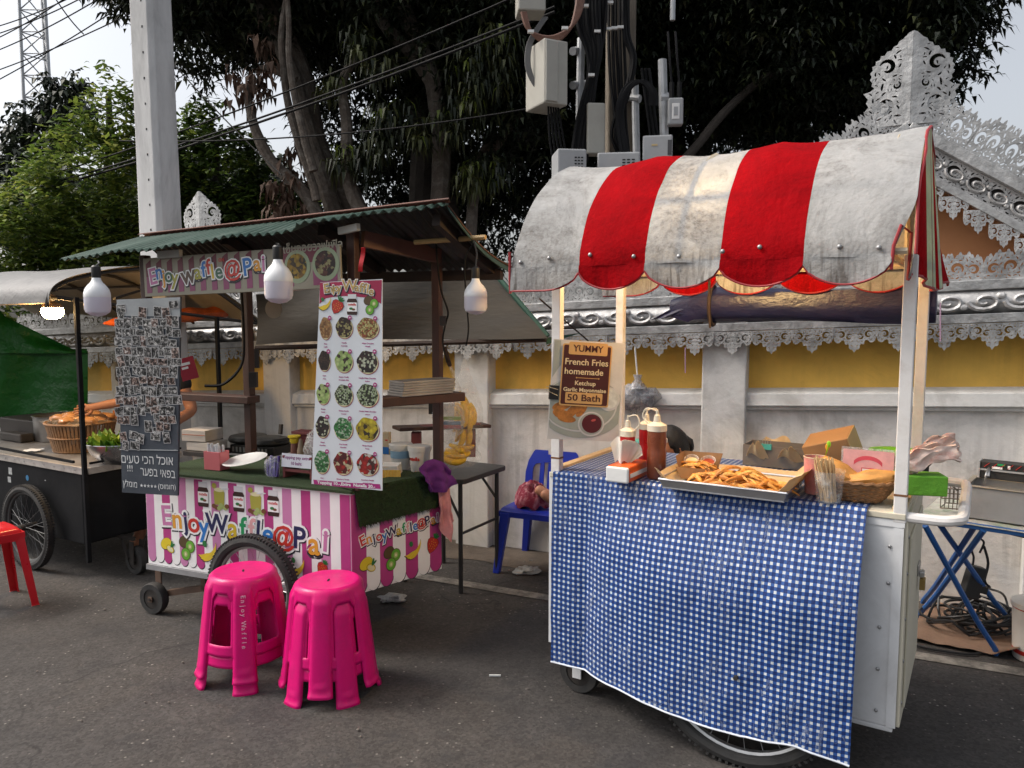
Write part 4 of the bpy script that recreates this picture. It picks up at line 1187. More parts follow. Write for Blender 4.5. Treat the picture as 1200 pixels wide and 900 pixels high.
b.m(flat('gleam', (.5, .08, .07))); b.disc(w * .63, h * .21, w * .035, h * .012, .0003, I4, .3, 12, .0034)
b.m(pmarble); clipdisc(b, w * .83, h * .43, w * .15, h * .12, .0022); b.m(pmayo); clipdisc(b, w * .83, h * .435, w * .13, h * .10, .0026)
b.m(pplate); b.prism([(.004, h * .62), (w * .12, h * .75), (w * .10, h * .99), (.004, h * .99)], .0004, TR(0, 0, .0005))
part(b, 'food_photo', ys, smooth=0)
def rrect(x0, y0, x1, y1, r=.006, n=4):
    o = []
    for cx, cy, a in ((x1 - r, y0 + r, -PI / 2), (x1 - r, y1 - r, 0), (x0 + r, y1 - r, PI / 2), (x0 + r, y0 + r, PI)):
        for i in range(n + 1): o.append((cx + r * math.cos(a + PI / 2 * i / n), cy + r * math.sin(a + PI / 2 * i / n)))
    return o
b = MB(ptan); b.prism(rrect(w * .13, h * .345, w * .82, h * .965, .008), .0004, TR(0, 0, .0040)); b.m(pbrown); b.prism(rrect(w * .148, h * .360, w * .802, h * .952, .006), .0004, TR(0, 0, .0044))
b.m(ptan); b.prism(rrect(w * .215, h * .86, w * .755, h * .985, .006), .0004, TR(0, 0, .0048)); b.prism(rrect(w * .21, h * .372, w * .73, h * .482, .005), .0004, TR(0, 0, .0048))
b.prism([(w * .35, h * .627), (w * .66, h * .627), (w * .66, h * .632), (w * .35, h * .632)], .0003, TR(0, 0, .0048))
for x in (.35, .66): b.disc(w * x, h * .6295, .003, .003, .0003, I4, 0, 10, .0048)
part(b, 'text_panel', ys, smooth=0)
b = MB(pbrown)
def serif(mb, s_, size, x, y, z, sq=1.0):
    vs, _ = text_geo(s_, size, .0005, .0004); ww = max(v.x for v in vs) - min(v.x for v in vs)
    mb.text(s_, size, TR(x, y, z) @ SC(sq * w / ww, 1, 1), .0005)
serif(b, 'YUMMY', .036, w * .485, h * .92, .0055, .42); serif(b, '50 Bath', .036, w * .47, h * .427, .0055, .46)
for k in (-1, 1): pass
b.m(pcream); serif(b, 'French Fries', .034, w * .475, h * .785, .0052, .60); serif(b, 'homemade', .034, w * .445, h * .69, .0052, .54)
serif(b, 'Ketchup', .024, w * .475, h * .575, .0052, .29); serif(b, 'Garlic Mayonnaise', .021, w * .475, h * .508, .0052, .60)
part(b, 'lettering', ys, smooth=0)
b = MB(mat('clip_black', (.012, .012, .012), .4, bmp=0)); b.box((-.004, h * .40, -.012), (w * .115, h * .54, .009)); b.m(chrome); b.tube([(w * .1, h * .5, .012), (-.02, h * .53, .018), (-.02, h * .49, .018), (w * .1, h * .44, .012)], .0012, 5)
b.T = None; b.v = [Tm @ p for p in b.v]
solo(b, 'binder_clip', 'black binder clip holding the fries sign to the post', 'binder clip', smooth=0)

# ------------------------------------------------ goods on the counter
ZT = ZC + .010
def on(u, v): return G(u, v, ZT)
def gthing(name, label, cat, u, v, yaw=0.0, group=None, z=None):
    p = G(u, v, z if z is not None else ZT); return thing(name, label, cat, TR(*p) @ RZ(RC.ang + yaw), group)
orangep = mat('tissue_orange', (.62, .10, .015), .35, var=.2, scale=14, bmp=.3, bscale=25); tissuew = mat('tissue_white', (.78, .76, .70), .8, var=.05, bmp=.4, bscale=30, transl=.3); packw = mat('pack_white', (.72, .72, .70), .5, var=.05, bmp=.2)
e = gthing('tissue_pack', 'orange and white tissue pack with a sheet standing up by the left post', 'tissues', 724, 566, .0)
b = MB(packw); b.box((-.050, 0, 0), (.040, .015, .058)); b.m(orangep); b.box((-.050, .0155, 0), (.040, .19, .060)); part(b, 'pack', e, smooth=0, bevel=.006)
b = MB(packw); b.box((.0402, .02, .018), (.0415, .185, .034)); part(b, 'side_band', e, smooth=0)
b = MB(tissuew)
for k in range(4):
    b.sheet(10, 8, lambda s_, t, k=k: (-.045 + .085 * s_ * (.5 + .5 * t) + .012 * k * t - .02 * t, .075 + .02 * math.sin(s_ * 7 + k) * (.4 + t) + .012 * k, .06 + (.095 - .010 * k) * t - .05 * t * (s_ - .5) ** 2 * 2 + .01 * math.sin(s_ * 9 + k)), thick=.001)
part(b, 'tissue', e, smooth=60)
ketch = mat('ketchup_red', (.46, .008, .01), .3, var=.06, bmp=0, spec=.6); brownb = mat('sauce_brown', (.20, .055, .025), .3, var=.15, scale=10, bmp=0, spec=.6); capw = mat('cap_cream', (.72, .66, .52), .4, bmp=0)
def squeeze(u, v, m_, hh, r, label, yaw):
    e = gthing('squeeze_bottle', label, 'sauce bottle', u, v, yaw, 'sauce squeeze bottles on the fries cart')
    b = MB(m_); b.lathe([(r * .9, 0), (r, .006), (r, hh * .55), (r * .93, hh * .62), (r, hh * .70), (r * .98, hh * .97), (r * .85, hh)], 24); part(b, 'bottle', e)
    b = MB(capw); b.lathe([(r * 1.03, hh - .004), (r * 1.03, hh + .018), (r * .75, hh + .024), (r * .4, hh + .03), (r * .3, hh + .055), (r * .16, hh + .058), (r * .13, hh + .075), (.002, hh + .076)], 20)
    b.tube(smoothpath([(r * .9, 0, hh + .02), (r * 1.6, 0, hh + .045), (r * 1.2, 0, hh + .078), (r * .1, 0, hh + .072)], 5), .003, 6); part(b, 'cap', e)
    return e
squeeze(735, 556, ketch, .155, .030, 'bright red ketchup bottle with a white nozzle beside the tissue pack', 0)
squeeze(757, 549, ketch, .165, .030, 'red ketchup bottle mostly hidden behind the brown sauce bottle', .6)
e = squeeze(769, 560, brownb, .185, .036, 'taller clear bottle of brown sauce with white cap by the fries tray', PI)
b = MB(pwhite); b.T = RZ(-1.2); b.tube([(.0, -.037, .150), (.012, -.036, .150), (.018, -.034, .145), (.012, -.036, .138), (0, -.037, .138)], .003, 5, closed=True); part(b, 'logo', e)
e = gthing('food_tub', 'clear plastic tub with a teal lid behind the sauce bottles', 'tub', 752, 545)
b = MB(clearmat('tub_clear', (.75, .72, .65), .6, .25)); b.lathe([(.045, 0), (.05, .005), (.055, .075), (.0545, .085)], 24); part(b, 'tub', e)
b = MB(mat('teal_lid', (.12, .48, .44), .4, bmp=0)); b.lathe([(.058, .083), (.060, .088), (.058, .10), (.05, .103), (.001, .103)], 24); part(b, 'lid', e)

alu = mat('aluminium', (.55, .56, .58), .32, metal=.85, var=.1, scale=8, bmp=.1); liner = mat('baking_paper', (.70, .53, .30), .7, var=.06, scale=5, bmp=.35, bscale=14, bdist=.01, transl=.25)
p0 = RC.loc(on(770, 573)); p1 = RC.loc(on(908, 583))
TRX, TRY = p0.x, min(p0.y, p1.y) + .015
TRW = .44; TRD = .29
tray = thing('baking_tray', 'shallow aluminium tray lined with brown paper in the middle of the cart', 'tray', RC.M @ TR(TRX + .0, TRY, ZT))
b = MB(alu)
def traypt(s_, t):
    return None
tw_, td_ = TRW, TRD
b.box((.01, .01, 0), (tw_ - .01, td_ - .01, .003))
for (x0, y0, x1, y1) in ((0, 0, tw_, .0), (tw_, 0, tw_, td_), (tw_, td_, 0, td_), (0, td_, 0, 0)):
    dx, dy = (x1 - x0), (y1 - y0); ln = math.hypot(dx, dy); nx, ny = dy / ln, -dx / ln
    a = V((x0, y0, .034)); c2 = V((x1, y1, .034)); ai = V((x0 - nx * .012 + dx / ln * .012, y0 - ny * .012 + dy / ln * .012, .001)); ci = V((x1 - nx * .012 - dx / ln * .012, y1 - ny * .012 - dy / ln * .012, .001))
    b.add([a, c2, ci, ai], [(0, 1, 2, 3)]); b.tube([a, c2], .0045, 6)
part(b, 'pan', tray, smooth=0)
b = MB(liner)
def linerfn(s_, t):
    x = lerp(-.015, tw_ + .045, s_); y = lerp(-.004, td_ + .02, t)
    ex = max(0, -.0 + .03 - x, x - tw_ + .03); ey = max(0, .03 - y, y - td_ + .03)
    z = .006 + min(.07, ex * 1.0 + ey * .9) + .004 * noise.noise(V((x * 12, y * 12, 0)))
    if s_ > .9: z += .025 * (s_ - .9) * 10 * (1 - t * .6)
    return V((x, y, z))
b.sheet(40, 28, linerfn, thick=.0008); part(b, 'paper_liner', tray, smooth=60)
fry = [mat('fry_%d' % i, c, .5, var=.3, scale=40, bmp=.7, bscale=90, bdist=.006, dirt=(.20, .05, .012), dirtamt=.85, dscale=42) for i, c in enumerate([(.62, .26, .035), (.55, .20, .025), (.68, .33, .06)])]
def wedge_mesh(L_, w_, bend, seed):
    mb = MB(fry[seed % 3]); n = 12; vs = []; fs = []
    for i in range(n + 1):
        t = i / n; s_ = math.sin(PI * min(.97, max(.03, t))) ** .6
        cx = (t - .5) * L_; cz = bend * (1 - (2 * t - 1) ** 2)
        for j, (yy, zz) in enumerate([(-1, -.5), (1, -.5), (.9, .1), (.15, .8), (-.15, .8), (-.9, .1)]):
            vs.append((cx, yy * w_ * s_ * (1 + .22 * noise.noise(V((i * .6, j, seed)))), cz + zz * w_ * .9 * s_ + w_ * .45))
    for i in range(n):
        for j in range(6):
            fs.append((i * 6 + j, i * 6 + (j + 1) % 6, (i + 1) * 6 + (j + 1) % 6, (i + 1) * 6 + j))
    fs += [tuple(range(5, -1, -1)), tuple(n * 6 + j for j in range(6))]
    mb.add(vs, fs); return finish(mb, 'potato_wedge', smooth=50)
protos = [wedge_mesh(L_, w_, be, i) for i, (L_, w_, be) in enumerate([(.13, .0095, .014), (.12, .010, .024), (.10, .009, .008), (.14, .0088, .018), (.09, .0105, .006), (.115, .0082, .028)])]
rf = random.Random(11); used = set()
def put_wedges(n, cx, cy, rx, ry, base, M_, label, group, zmax=.04):
    for i in range(n):
        a = rf.uniform(0, 6.28); r = math.sqrt(rf.random()); x = cx + rx * r * math.cos(a); y = cy + ry * r * math.sin(a)
        z = base + zmax * (1 - r) * rf.uniform(.3, 1.1)
        k = rf.randrange(6); P = M_ @ TR(x, y, z) @ RZ(rf.gauss(.0, .55) + (PI if rf.random() < .5 else 0)) @ RY(rf.gauss(0, .18)) @ RX(rf.gauss(0, .5))
        if k not in used: used.add(k); o = protos[k]
        else: o = protos[k].copy(); COL.objects.link(o)
        o.matrix_world = P; tag(o, label, 'potato wedge', group)
put_wedges(52, .255, .10, .150, .060, .010, tray_M := RC.M @ TR(TRX, TRY, ZT), 'golden fried potato wedge in the loose pile on the paper lined tray', 'potato wedges piled on the tray', .060)
kraft = mat('kraft', (.36, .20, .085), .7, var=.08, bmp=.3, bscale=40)
PBM = tray_M @ TR(.085, .185, .016) @ RZ(.12)
e = thing('paper_boat', 'brown paper boat full of potato wedges with two dip cups on the tray', 'food tray', PBM)
b = MB(kraft)
bw, bd, bh = .055, .05, .045
o8 = [(-bw, -bd), (bw, -bd), (bw, bd), (-bw, bd)]; tp = [(-bw - .018, -bd - .012), (bw + .018, -bd - .012), (bw + .022, bd + .012), (-bw - .012, bd + .012)]
b.sheet(1, 1, lambda s_, t: (lerp(-bw, bw, s_), lerp(-bd, bd, t), .001), thick=-.0015)
for i in range(4):
    a, c2 = o8[i], o8[(i + 1) % 4]; a2, c3 = tp[i], tp[(i + 1) % 4]; hh = [.042, .055, .085, .055][i]
    b.add([(a[0], a[1], 0), (c2[0], c2[1], 0), (c3[0], c3[1], .045 if i in (0,) else (.085 if i == 1 or i == 2 else .085)), (a2[0], a2[1], .045 if i in (0, 1) else .085)], [(0, 1, 2, 3)])
part(b, 'boat', e, smooth=0)
put_wedges(14, 0, -.012, .05, .035, .022, PBM, 'golden potato wedge heaped in the brown paper boat', 'potato wedges in the paper boat', .035)
cupc = clearmat('dip_cup_clear', (.8, .76, .7), .45, .2)
for s_, m_, lb in ((-1, mat('mayo', (.75, .62, .34), .4, bmp=.2), 'small clear dip cup of pale mayonnaise in the paper boat'), (1, mat('dip_red', (.28, .03, .015), .3, bmp=0), 'small clear dip cup of red ketchup in the paper boat')):
    e = thing('dip_cup', lb, 'dip cup', PBM @ TR(s_ * .031, .03, .040) @ RX(.5), 'dip cups in the paper boat')
    b = MB(cupc); b.lathe([(.019, 0), (.026, .026), (.028, .027)], 20, caps=False); part(b, 'cup', e)
    b = MB(m_); b.lathe([(.0, .017), (.012, .018), (.0225, .017)], 20); part(b, 'dip', e)
# paper-lined box behind, with a teal clip
bx = RC.loc(on(905, 573))
BM = RC.M @ TR(.62, .50, ZT)
e = thing('lined_box', 'grey cardboard box lined with brown paper behind the tray, teal clip on its rim', 'box', BM)
b = MB(mat('card_grey', (.17, .15, .13), .7, var=.1)); 
for lo, hi in (((0, 0, 0), (.26, .004, .085)), ((0, .146, 0), (.26, .15, .085)), ((0, .0045, 0), (.004, .1455, .085)), ((.256, .0045, 0), (.26, .1455, .085)), ((.005, .005, 0), (.255, .145, .004))): b.box(lo, hi)
part(b, 'box_side', e, smooth=0)
b = MB(liner)
for (c_, sx, lean, hh) in (((.06, -.004, .06), .09, -.03, .06), ((.19, -.006, .06), .10, -.04, .05), ((.1, .15, .07), .14, .01, .05), ((.27, .08, .06), .06, .03, .06)):
    b.sheet(8, 6, lambda s_, t: (c_[0] + (s_ - .5) * sx * (1 - .75 * t * (1 if lean < 0 else .5)), c_[1] + lean * t + .006 * math.sin(s_ * 9), c_[2] - .02 + hh * t + .01 * math.sin(s_ * 6 + t * 3)), thick=.001)
part(b, 'paper_liner', e, smooth=60)
b = MB(mat('clip_teal', (.08, .42, .38), .4, bmp=0)); b.T = BM; b.box((.075, -.006, .072), (.115, .006, .094)); b.m(chrome)
for s_ in (.085, .105): b.tube([(s_ - .006, 0, .094), (s_ - .006, -.002, .112), (s_, -.003, .116), (s_ + .006, -.002, .112), (s_ + .006, 0, .094)], .0012, 5)
b.T = None; solo(b, 'binder_clip', 'small teal binder clip on the rim of the paper lined box', 'binder clip', smooth=0)
# pink printed paper tub with spoons
pinkc = mat('tub_pink', (.60, .22, .20), .5, var=.25, scale=18, bmp=0, dirt=(.62, .55, .50), dirtamt=.8, dscale=14)
e = gthing('paper_tub', 'pink printed paper tub holding a lime and an orange spoon', 'tub', 955, 578)
b = MB(pinkc); b.lathe([(.030, 0), (.034, .002), (.040, .125), (.041, .128), (.038, .126), (.033, .01)], 28, caps=False); part(b, 'tub', e)
b = MB(mat('tub_rim', (.55, .42, .30), .5)); b.tube([(.040 * math.cos(a), .040 * math.sin(a), .128) for a in [2 * PI * i / 24 for i in range(24)]], .002, 6, closed=True); part(b, 'rim', e)
Tt = e.matrix_world.copy()
for dx, mcol, lb, ln, lean in ((.012, (.28, .62, .02), 'lime green plastic spoon handle standing in the pink tub', .175, .16), (.026, (.70, .32, .02), 'orange plastic spoon handle standing in the pink tub', .165, .05)):
    b = MB(mat('spoon_' + lb[:4], mcol, .35, bmp=0)); b.T = Tt; b.bar((dx - .01, 0, .01), (dx + lean * .17, 0, ln), .011, .003); b.ell((dx + lean * .17, 0, ln), (.007, .003, .012), 10, 8); b.T = None
    solo(b, 'spoon', lb, 'spoon', 'spoons in the pink tub')
# clear cup of skewers
e = gthing('plastic_cup', 'clear plastic cup packed with bamboo skewers near the gingham edge', 'cup', 971, 588)
b = MB(clearmat('cup_clear', (.8, .8, .78), .18, .08)); b.lathe([(.036, 0), (.039, .003), (.048, .105), (.050, .106)], 28, caps=False); part(b, 'cup', e)
bam = mat('bamboo', (.55, .37, .18), .6, var=.2, scale=30, bmp=0)
b = MB(bam); b.tube([(0, 0, 0), (0, 0, .15)], .0024, 5); sk = finish(b, 'bamboo_skewer'); Tt = e.matrix_world.copy()
for i in range(64):
    a = rf.uniform(0, 6.28); r = .034 * math.sqrt(rf.random())
    o = sk if i == 0 else sk.copy()
    if i: COL.objects.link(o)
    o.matrix_world = Tt @ TR(r * math.cos(a) * .7, r * math.sin(a) * .7, .003) @ RY(-.16 + rf.gauss(0, .07)) @ RX(rf.gauss(.0, .09)) @ SC(1, 1, rf.uniform(.8, 1.0))
    tag(o, 'thin bamboo skewer standing in the clear plastic cup', 'skewer', 'bamboo skewers in the cup')
# basket with two sweet potatoes
e = gthing('wicker_basket', 'oval woven basket with two sweet potatoes by the right front post', 'basket', 1026, 588, 0); BMx = RC.M @ TR(1.10, .105, ZT)
e.matrix_world = BMx; e['_m'] = [x for row in BMx for x in row]
wick = mat('wicker', (.20, .10, .04), .7, var=.35, scale=30, bmp=.5)
b = MB(wick)
for k in range(9):
    t = k / 8; rx = lerp(.085, .125, t ** .8); ry = lerp(.06, .09, t ** .8); z = .004 + .055 * t
    b.tube([(rx * math.cos(a) * (1 + .02 * math.sin(a * 14 + k * PI)), ry * math.sin(a) * (1 + .02 * math.sin(a * 14 + k * PI)), z + .003 * math.sin(a * 14 + k * PI)) for a in [2 * PI * i / 56 for i in range(56)]], .0048, 6, closed=True)
b.tube([(.127 * math.cos(a), .092 * math.sin(a), .066 + .003 * math.sin(a * 22)) for a in [2 * PI * i / 66 for i in range(66)]], .007, 6, closed=True)
b.disc(0, 0, .085, .06, .004, I4)
part(b, 'weave', e)
sp = mat('sweet_potato', (.55, .27, .065), .6, var=.25, scale=10, bmp=.4, bscale=30, dirt=(.30, .13, .04), dirtamt=.6, dscale=16)
for (x, y, z, ln, r, rz, ry, lb) in ((-.055, -.01, .075, .085, .036, .0, .55, 'plump yellow sweet potato leaning at the left of the basket'), (.045, -.02, .070, .10, .030, .12, -.18, 'long yellow sweet potato lying at the right of the basket')):
    b = MB(sp); b.ell((0, 0, 0), (ln, r, r), 20, 14, wob=.35, seed=ln * 50); o = solo(b, 'sweet_potato', lb, 'sweet potato', 'sweet potatoes in the basket'); o.matrix_world = BMx @ TR(x, y, z - .03) @ RZ(rz) @ RY(ry)
# cardboard box, tilted
e = thing('cardboard_box', 'small tan cardboard box tipped on its corner behind the pink card', 'box', RC.M @ TR(1.0, .26, ZT + .07) @ RZ(-.10) @ RY(-.30) @ RX(.25))
b = MB(kraft); b.box((-.07, -.02, -.03), (.09, .12, .10)); part(b, 'box_body', e, smooth=0, bevel=.003)
b = MB(mat('kraft_light', (.50, .34, .14), .7, var=.06)); b.box((.0905, -.0195, -.0295), (.093, .1195, .0995)); part(b, 'box_end', e, smooth=0)
# pink card
CM = RC.M @ TR(1.055, .165, ZT + .055) @ RX(PI / 2 - .18)
e = thing('payment_card', 'pink payment card with a red arched heading standing in the basket', 'card', CM)
pk = mat('print_pink', (.70, .36, .36), .45, var=.12, scale=20, bmp=0); pr = flat('cardred', (.58, .06, .09))
b = MB(pk); b.box((-.005, -.02, -.002), (.155, .10, 0)); part(b, 'card_face', e, smooth=0)
b = MB(pr)
arc = [(.075 + .05 * math.cos(a) * 1.0, .045 + .036 * math.sin(a)) for a in [PI * (.15 + .7 * i / 12) for i in range(13)]]; arc2 = [(.075 + .05 * math.cos(a), .031 + .036 * math.sin(a)) for a in [PI * (.85 - .7 * i / 12) for i in range(13)]]
b.prism(arc + arc2, .0005, TR(0, 0, .0002))
for lo, hi in (((.055, .0, 0), (.095, .003, .0006)), ((.055, .037, 0), (.095, .04, .0006)), ((.055, .0032, 0), (.058, .0368, .0006)), ((.092, .0032, 0), (.095, .0368, .0006)), ((.045, -.012, 0), (.06, -.006, .0006)), ((.064, -.012, 0), (.078, -.006, .0006))): b.box(lo, hi)
b.m(pwhite); b.box((.0582, .0034, 0), (.0918, .0366, .0004)); part(b, 'print', e, smooth=0)
b = MB(clearmat('stand_clear', (.8, .8, .8), .2, .1)); b.box((-.012, -.025, -.008), (.175, .108, -.005)); part(b, 'clear_stand', e, smooth=0)
# green plate, packets, green box
limep = mat('lime_plastic', (.20, .55, .02), .35, var=.08, bmp=0)
p = RC.W(1.20, .42, ZT + .09)
e = thing('plastic_bowl', 'lime green plastic bowl behind the right front post', 'bowl', TR(*p))
b = MB(limep); b.lathe([(.05, 0), (.06, .003), (.085, .028), (.10, .03), (.10, .033), (.083, .032), (.055, .007), (.0, .006)], 28); part(b, 'bowl', e)
b = MB(kraft); b.T = RC.M; b.box((1.14, .36, ZT), (1.25, .48, ZT + .088)); b.T = None; solo(b, 'carton', 'plain carton under the lime green bowl', 'carton', smooth=0, bevel=.003)
grn = mat('crepe_green', (.12, .36, .025), .75, var=.1, scale=8, bmp=.6, bscale=22, bdist=.01)
GB = RC.M @ TR(1.265, .10, ZT + .03) @ RZ(.35)
e = thing('green_box', 'box wrapped in green crepe paper standing over the push handle', 'box', GB)
b = MB(grn); b.box((-.03, 0, .0), (.115, .09, .065)); part(b, 'wrapped_side', e, smooth=0, bevel=.004)
film = mat('packet_film', (.70, .55, .48), .25, var=.15, scale=12, bmp=.6, bscale=22, bdist=.01, dirt=(.62, .12, .05), dirtamt=.85, dscale=16)
for k in range(4):
    b = MB(film); b.T = GB @ TR(.02 + .012 * k, .02 + .018 * k, .068 + .004 * k) @ RZ(.1 * k) @ RY(-.35 - .06 * k)
    b.sheet(14, 8, lambda s_, t, k=k: (-.05 + .19 * s_ + .012 * noise.noise(V((t * 4, k, 0))), -.015 + .016 * noise.noise(V((s_ * 5, t * 3, k * 3))), .0 + .055 * t + .020 * math.sin(s_ * PI) + .022 * noise.noise(V((s_ * 4, t * 2, k * 7)))), thick=.006); b.T = None
    solo(b, 'plastic_packet', 'crumpled printed plastic packet fanned out in the green box', 'packet', 'plastic packets in the green box', smooth=60)
# ================================================================ waffle cart (middle)
WC = Frame(D(174, 660, 3.894), D(413, 702, 3.42))
WL, ZB, ZW = WC.len, .275, .765
SKX, WD = .20, .50
SF = Frame(WC.W(WL, 0, 0), WC.W(WL + SKX, WD, 0))          # right side panel
SLEN = SF.len
def cpl(M_, u, v):
    I_ = M_.inverted(); r = I_.to_3x3() @ ray(u, v); c = I_ @ CAM
    p = c + r * (-c.z / r.z); return p
brownw = mat('wood_brown', (.055, .022, .015), .55, var=.25, scale=5, bmp=.3, stretch=(3, 3, .5), dirt=(.03, .015, .012), dirtamt=.6)
vinylw = mat('vinyl_white', (.80, .79, .78), .38, var=.05, scale=3, bmp=.25, bscale=5, bdist=.02)
vinylp = mat('vinyl_pink', (.52, .20, .38), .38, var=.12, scale=3, bmp=.25, bscale=5, bdist=.02)
vinylp2 = mat('vinyl_magenta', (.42, .045, .20), .38, var=.12, scale=3, bmp=.25, bscale=5, bdist=.02)
inkk = flat('ink_black', (.012, .012, .02)); inkw = flat('ink_white', (.80, .80, .79))
INK = dict(mauve=flat('mauve', (.52, .18, .36)), orange=flat('orange', (.66, .30, .03)), navy=flat('navy', (.015, .015, .075)), red=flat('red', (.52, .03, .02)), blue=flat('blue', (.02, .16, .48)),
           yellow=flat('yellow', (.62, .42, .02)), green=flat('green', (.01, .28, .09)), pink=flat('pink', (.62, .26, .42)), brown=flat('brown2', (.10, .06, .04)), dkgreen=flat('dkgreen', (.04, .12, .07)),
           kiwi=flat('kiwi', (.12, .36, .03)), kiwiskin=flat('kiwiskin', (.09, .055, .02)), lemon=flat('lemon', (.68, .52, .02)), banana=flat('banana', (.66, .46, .03)), straw=flat('straw', (.42, .02, .015)), leaf=flat('leafg', (.02, .16, .04)),
           pale=flat('paleyellow', (.66, .62, .36)), olive=flat('olive', (.36, .34, .05)), nut=flat('nut', (.16, .06, .02)), nutg=flat('nutgreen', (.34, .42, .14)), choc=flat('choc', (.035, .012, .008)), lid=flat('lidw', (.62, .63, .64)))

def letters(items, T, size, z, outline=.010, dark=.014):
    """items: (char, x, y, ink, scale, tilt) in card coordinates -> three lettering layers"""
    o = []
    for nm, off, dz, ink in (('letter_shadow', dark, 0, 'k'), ('letter_border', outline, .0008, 'w'), ('letter_face', size * .022, .0016, None)):
        mb = MB(inkk if ink == 'k' else inkw)
        for ch, x, y, col, sc, tl in items:
            if ink is None: mb.m(INK[col])
            P = T @ TR(x + (.003 if ink == 'k' else 0), y - (.004 if ink == 'k' else 0), z + dz) @ RZ(tl)
            mb.text(ch, size * sc, P, off, .0003)
        o.append((mb, nm))
    return o
def fruit(mb, kind, T, x, y, s_, z):
    """flat printed fruit about s_ metres tall"""
    def d(cx, cy, rx, ry, ink, rot=0, dz=0, a0=0, a1=2 * PI): mb.m(INK[ink] if isinstance(ink, str) else ink); mb.disc(x + cx * s_, y + cy * s_, rx * s_, ry * s_, .0003, T, rot, 18, z + dz, a0, a1)
    if kind == 'lemon':
        d(-.10, .10, .46, .36, inkk, .5, -.0003); d(-.10, .12, .44, .33, 'lemon', .5, 0); d(.22, -.18, .32, .22, inkk, -.5, .0002); d(.22, -.18, .30, .20, 'lemon', -.5, .0004); d(.22, -.18, .25, .15, 'pale', -.5, .0008); d(.34, .12, .07, .22, 'leaf', -.3, .001); d(.44, .06, .06, .18, 'leaf', -.9, .001)
    elif kind == 'kiwi':
        d(-.12, .28, .30, .26, inkk, .6, -.0003); d(-.12, .28, .28, .24, 'kiwiskin', .6, 0)
        for cx, cy, q in ((.24, .10, .0004), (-.02, -.26, .0008)):
            d(cx, cy, .27, .29, 'kiwiskin', 0, q); d(cx, cy, .24, .26, 'kiwi', 0, q + .0003); d(cx, cy, .12, .13, 'nutg', 0, q + .0006); d(cx, cy, .05, .07, 'pale', 0, q + .0009)
    elif kind == 'banana':
        for k in range(3):
            pts = []
            for i in range(13):
                t = i / 12; a = -2.3 + t * 1.9 + k * .28; pts.append((x + s_ * (-.13 + .60 * math.cos(a) * (.85 + .05 * k)), y + s_ * (.36 + .72 * math.sin(a) * (.85 + .05 * k))))
            inn = [(px - s_ * .16 * math.cos(-2.3 + i / 12 * 1.9 + k * .28) * math.sin(PI * i / 12) , py - s_ * .24 * math.sin(-2.3 + i / 12 * 1.9 + k * .28) * math.sin(PI * i / 12)) for i, (px, py) in enumerate(pts)]
            mb.m(inkk); mb.prism([(a[0] - .008 * s_ * 3, a[1] - .01 * s_ * 3) for a in pts] + inn[::-1], .0002, T @ TR(0, 0, z - .0003 + .0006 * k))
            mb.m(INK['banana'] if k != 1 else INK['lemon']); mb.prism(pts + inn[::-1], .0003, T @ TR(0, 0, z + .0006 * k))
        d(-.12, .36, .10, .13, 'leaf', .3, .0022)
    elif kind == 'strawberry':
        pl_ = [(0, -.52), (.22, -.34), (.38, -.05), (.40, .18), (.26, .34), (0, .36), (-.26, .34), (-.40, .18), (-.38, -.05), (-.22, -.34)]
        cs, sn = math.cos(-.45), math.sin(-.45)
        for ink, k, dz in ((inkk, 1.06, -.0003), (INK['straw'], 1.0, 0)):
            mb.m(ink); mb.prism([(x + s_ * k * (a * cs - c * sn), y + s_ * k * (a * sn + c * cs)) for a, c in pl_], .0003, T @ TR(0, 0, z + dz))
        for i in range(14):
            a = (i * 2.4); r = .30 * math.sqrt((i + .5) / 14); d(r * math.cos(a), r * math.sin(a) - .03, .018, .028, 'banana', 0, .0004)
        for a in (0.2, .75, 1.3, 1.85): d(.18 + .16 * math.cos(a), .30 + .16 * math.sin(a), .17, .06, 'leaf', a, .0006)
    elif kind == 'jar':
        d(0, 0, .01, .01, inkk); mb.m(INK['choc']); mb.prism([(x + a * s_, y + c * s_) for a, c in [(-.24, -.5), (.24, -.5), (.27, -.42), (.27, .18), (.20, .28), (-.20, .28), (-.27, .18), (-.27, -.42)]], .0003, T @ TR(0, 0, z))
        mb.m(INK['lid']); mb.prism([(x + a * s_, y + c * s_) for a, c in [(-.22, .285), (.22, .285), (.22, .5), (-.22, .5)]], .0003, T @ TR(0, 0, z))
        mb.m(inkw); mb.prism([(x + a * s_, y + c * s_) for a, c in [(-.26, -.34), (.26, -.34), (.26, .10), (-.26, .10)]], .0003, T @ TR(0, 0, z + .0004))
        mb.m(INK['red']); mb.text('nutella', .16 * s_, T @ TR(x, y + .0 * s_, z + .0009), .0004, .0002)
        d(-.05, -.20, .10, .06, 'leaf', 0, .0008); d(.08, -.24, .09, .05, 'nut', 0, .001)
    elif kind == 'honey':
        mb.m(INK['olive']); mb.prism([(x + a * s_, y + c * s_) for a, c in [(-.26, -.35), (.26, -.35), (.30, .2), (.24, .26), (-.24, .26), (-.30, .2)]], .0003, T @ TR(0, 0, z))
        d(0, .30, .27, .09, 'pale', 0, .0004); d(.30, .36, .26, .035, 'lid', .1, .0008); d(-.26, .46, .13, .12, 'olive', 0, .0008)
        for i, (cx, cy, ink) in enumerate([(-.3, -.42, 'nut'), (-.15, -.48, 'nut'), (.0, -.5, 'nutg'), (.2, -.42, 'nutg'), (.34, -.46, 'nutg'), (.42, -.38, 'nut'), (.1, -.36, 'nutg')]): d(cx, cy, .12, .10, ink, 0, .0008 + .0003 * i)

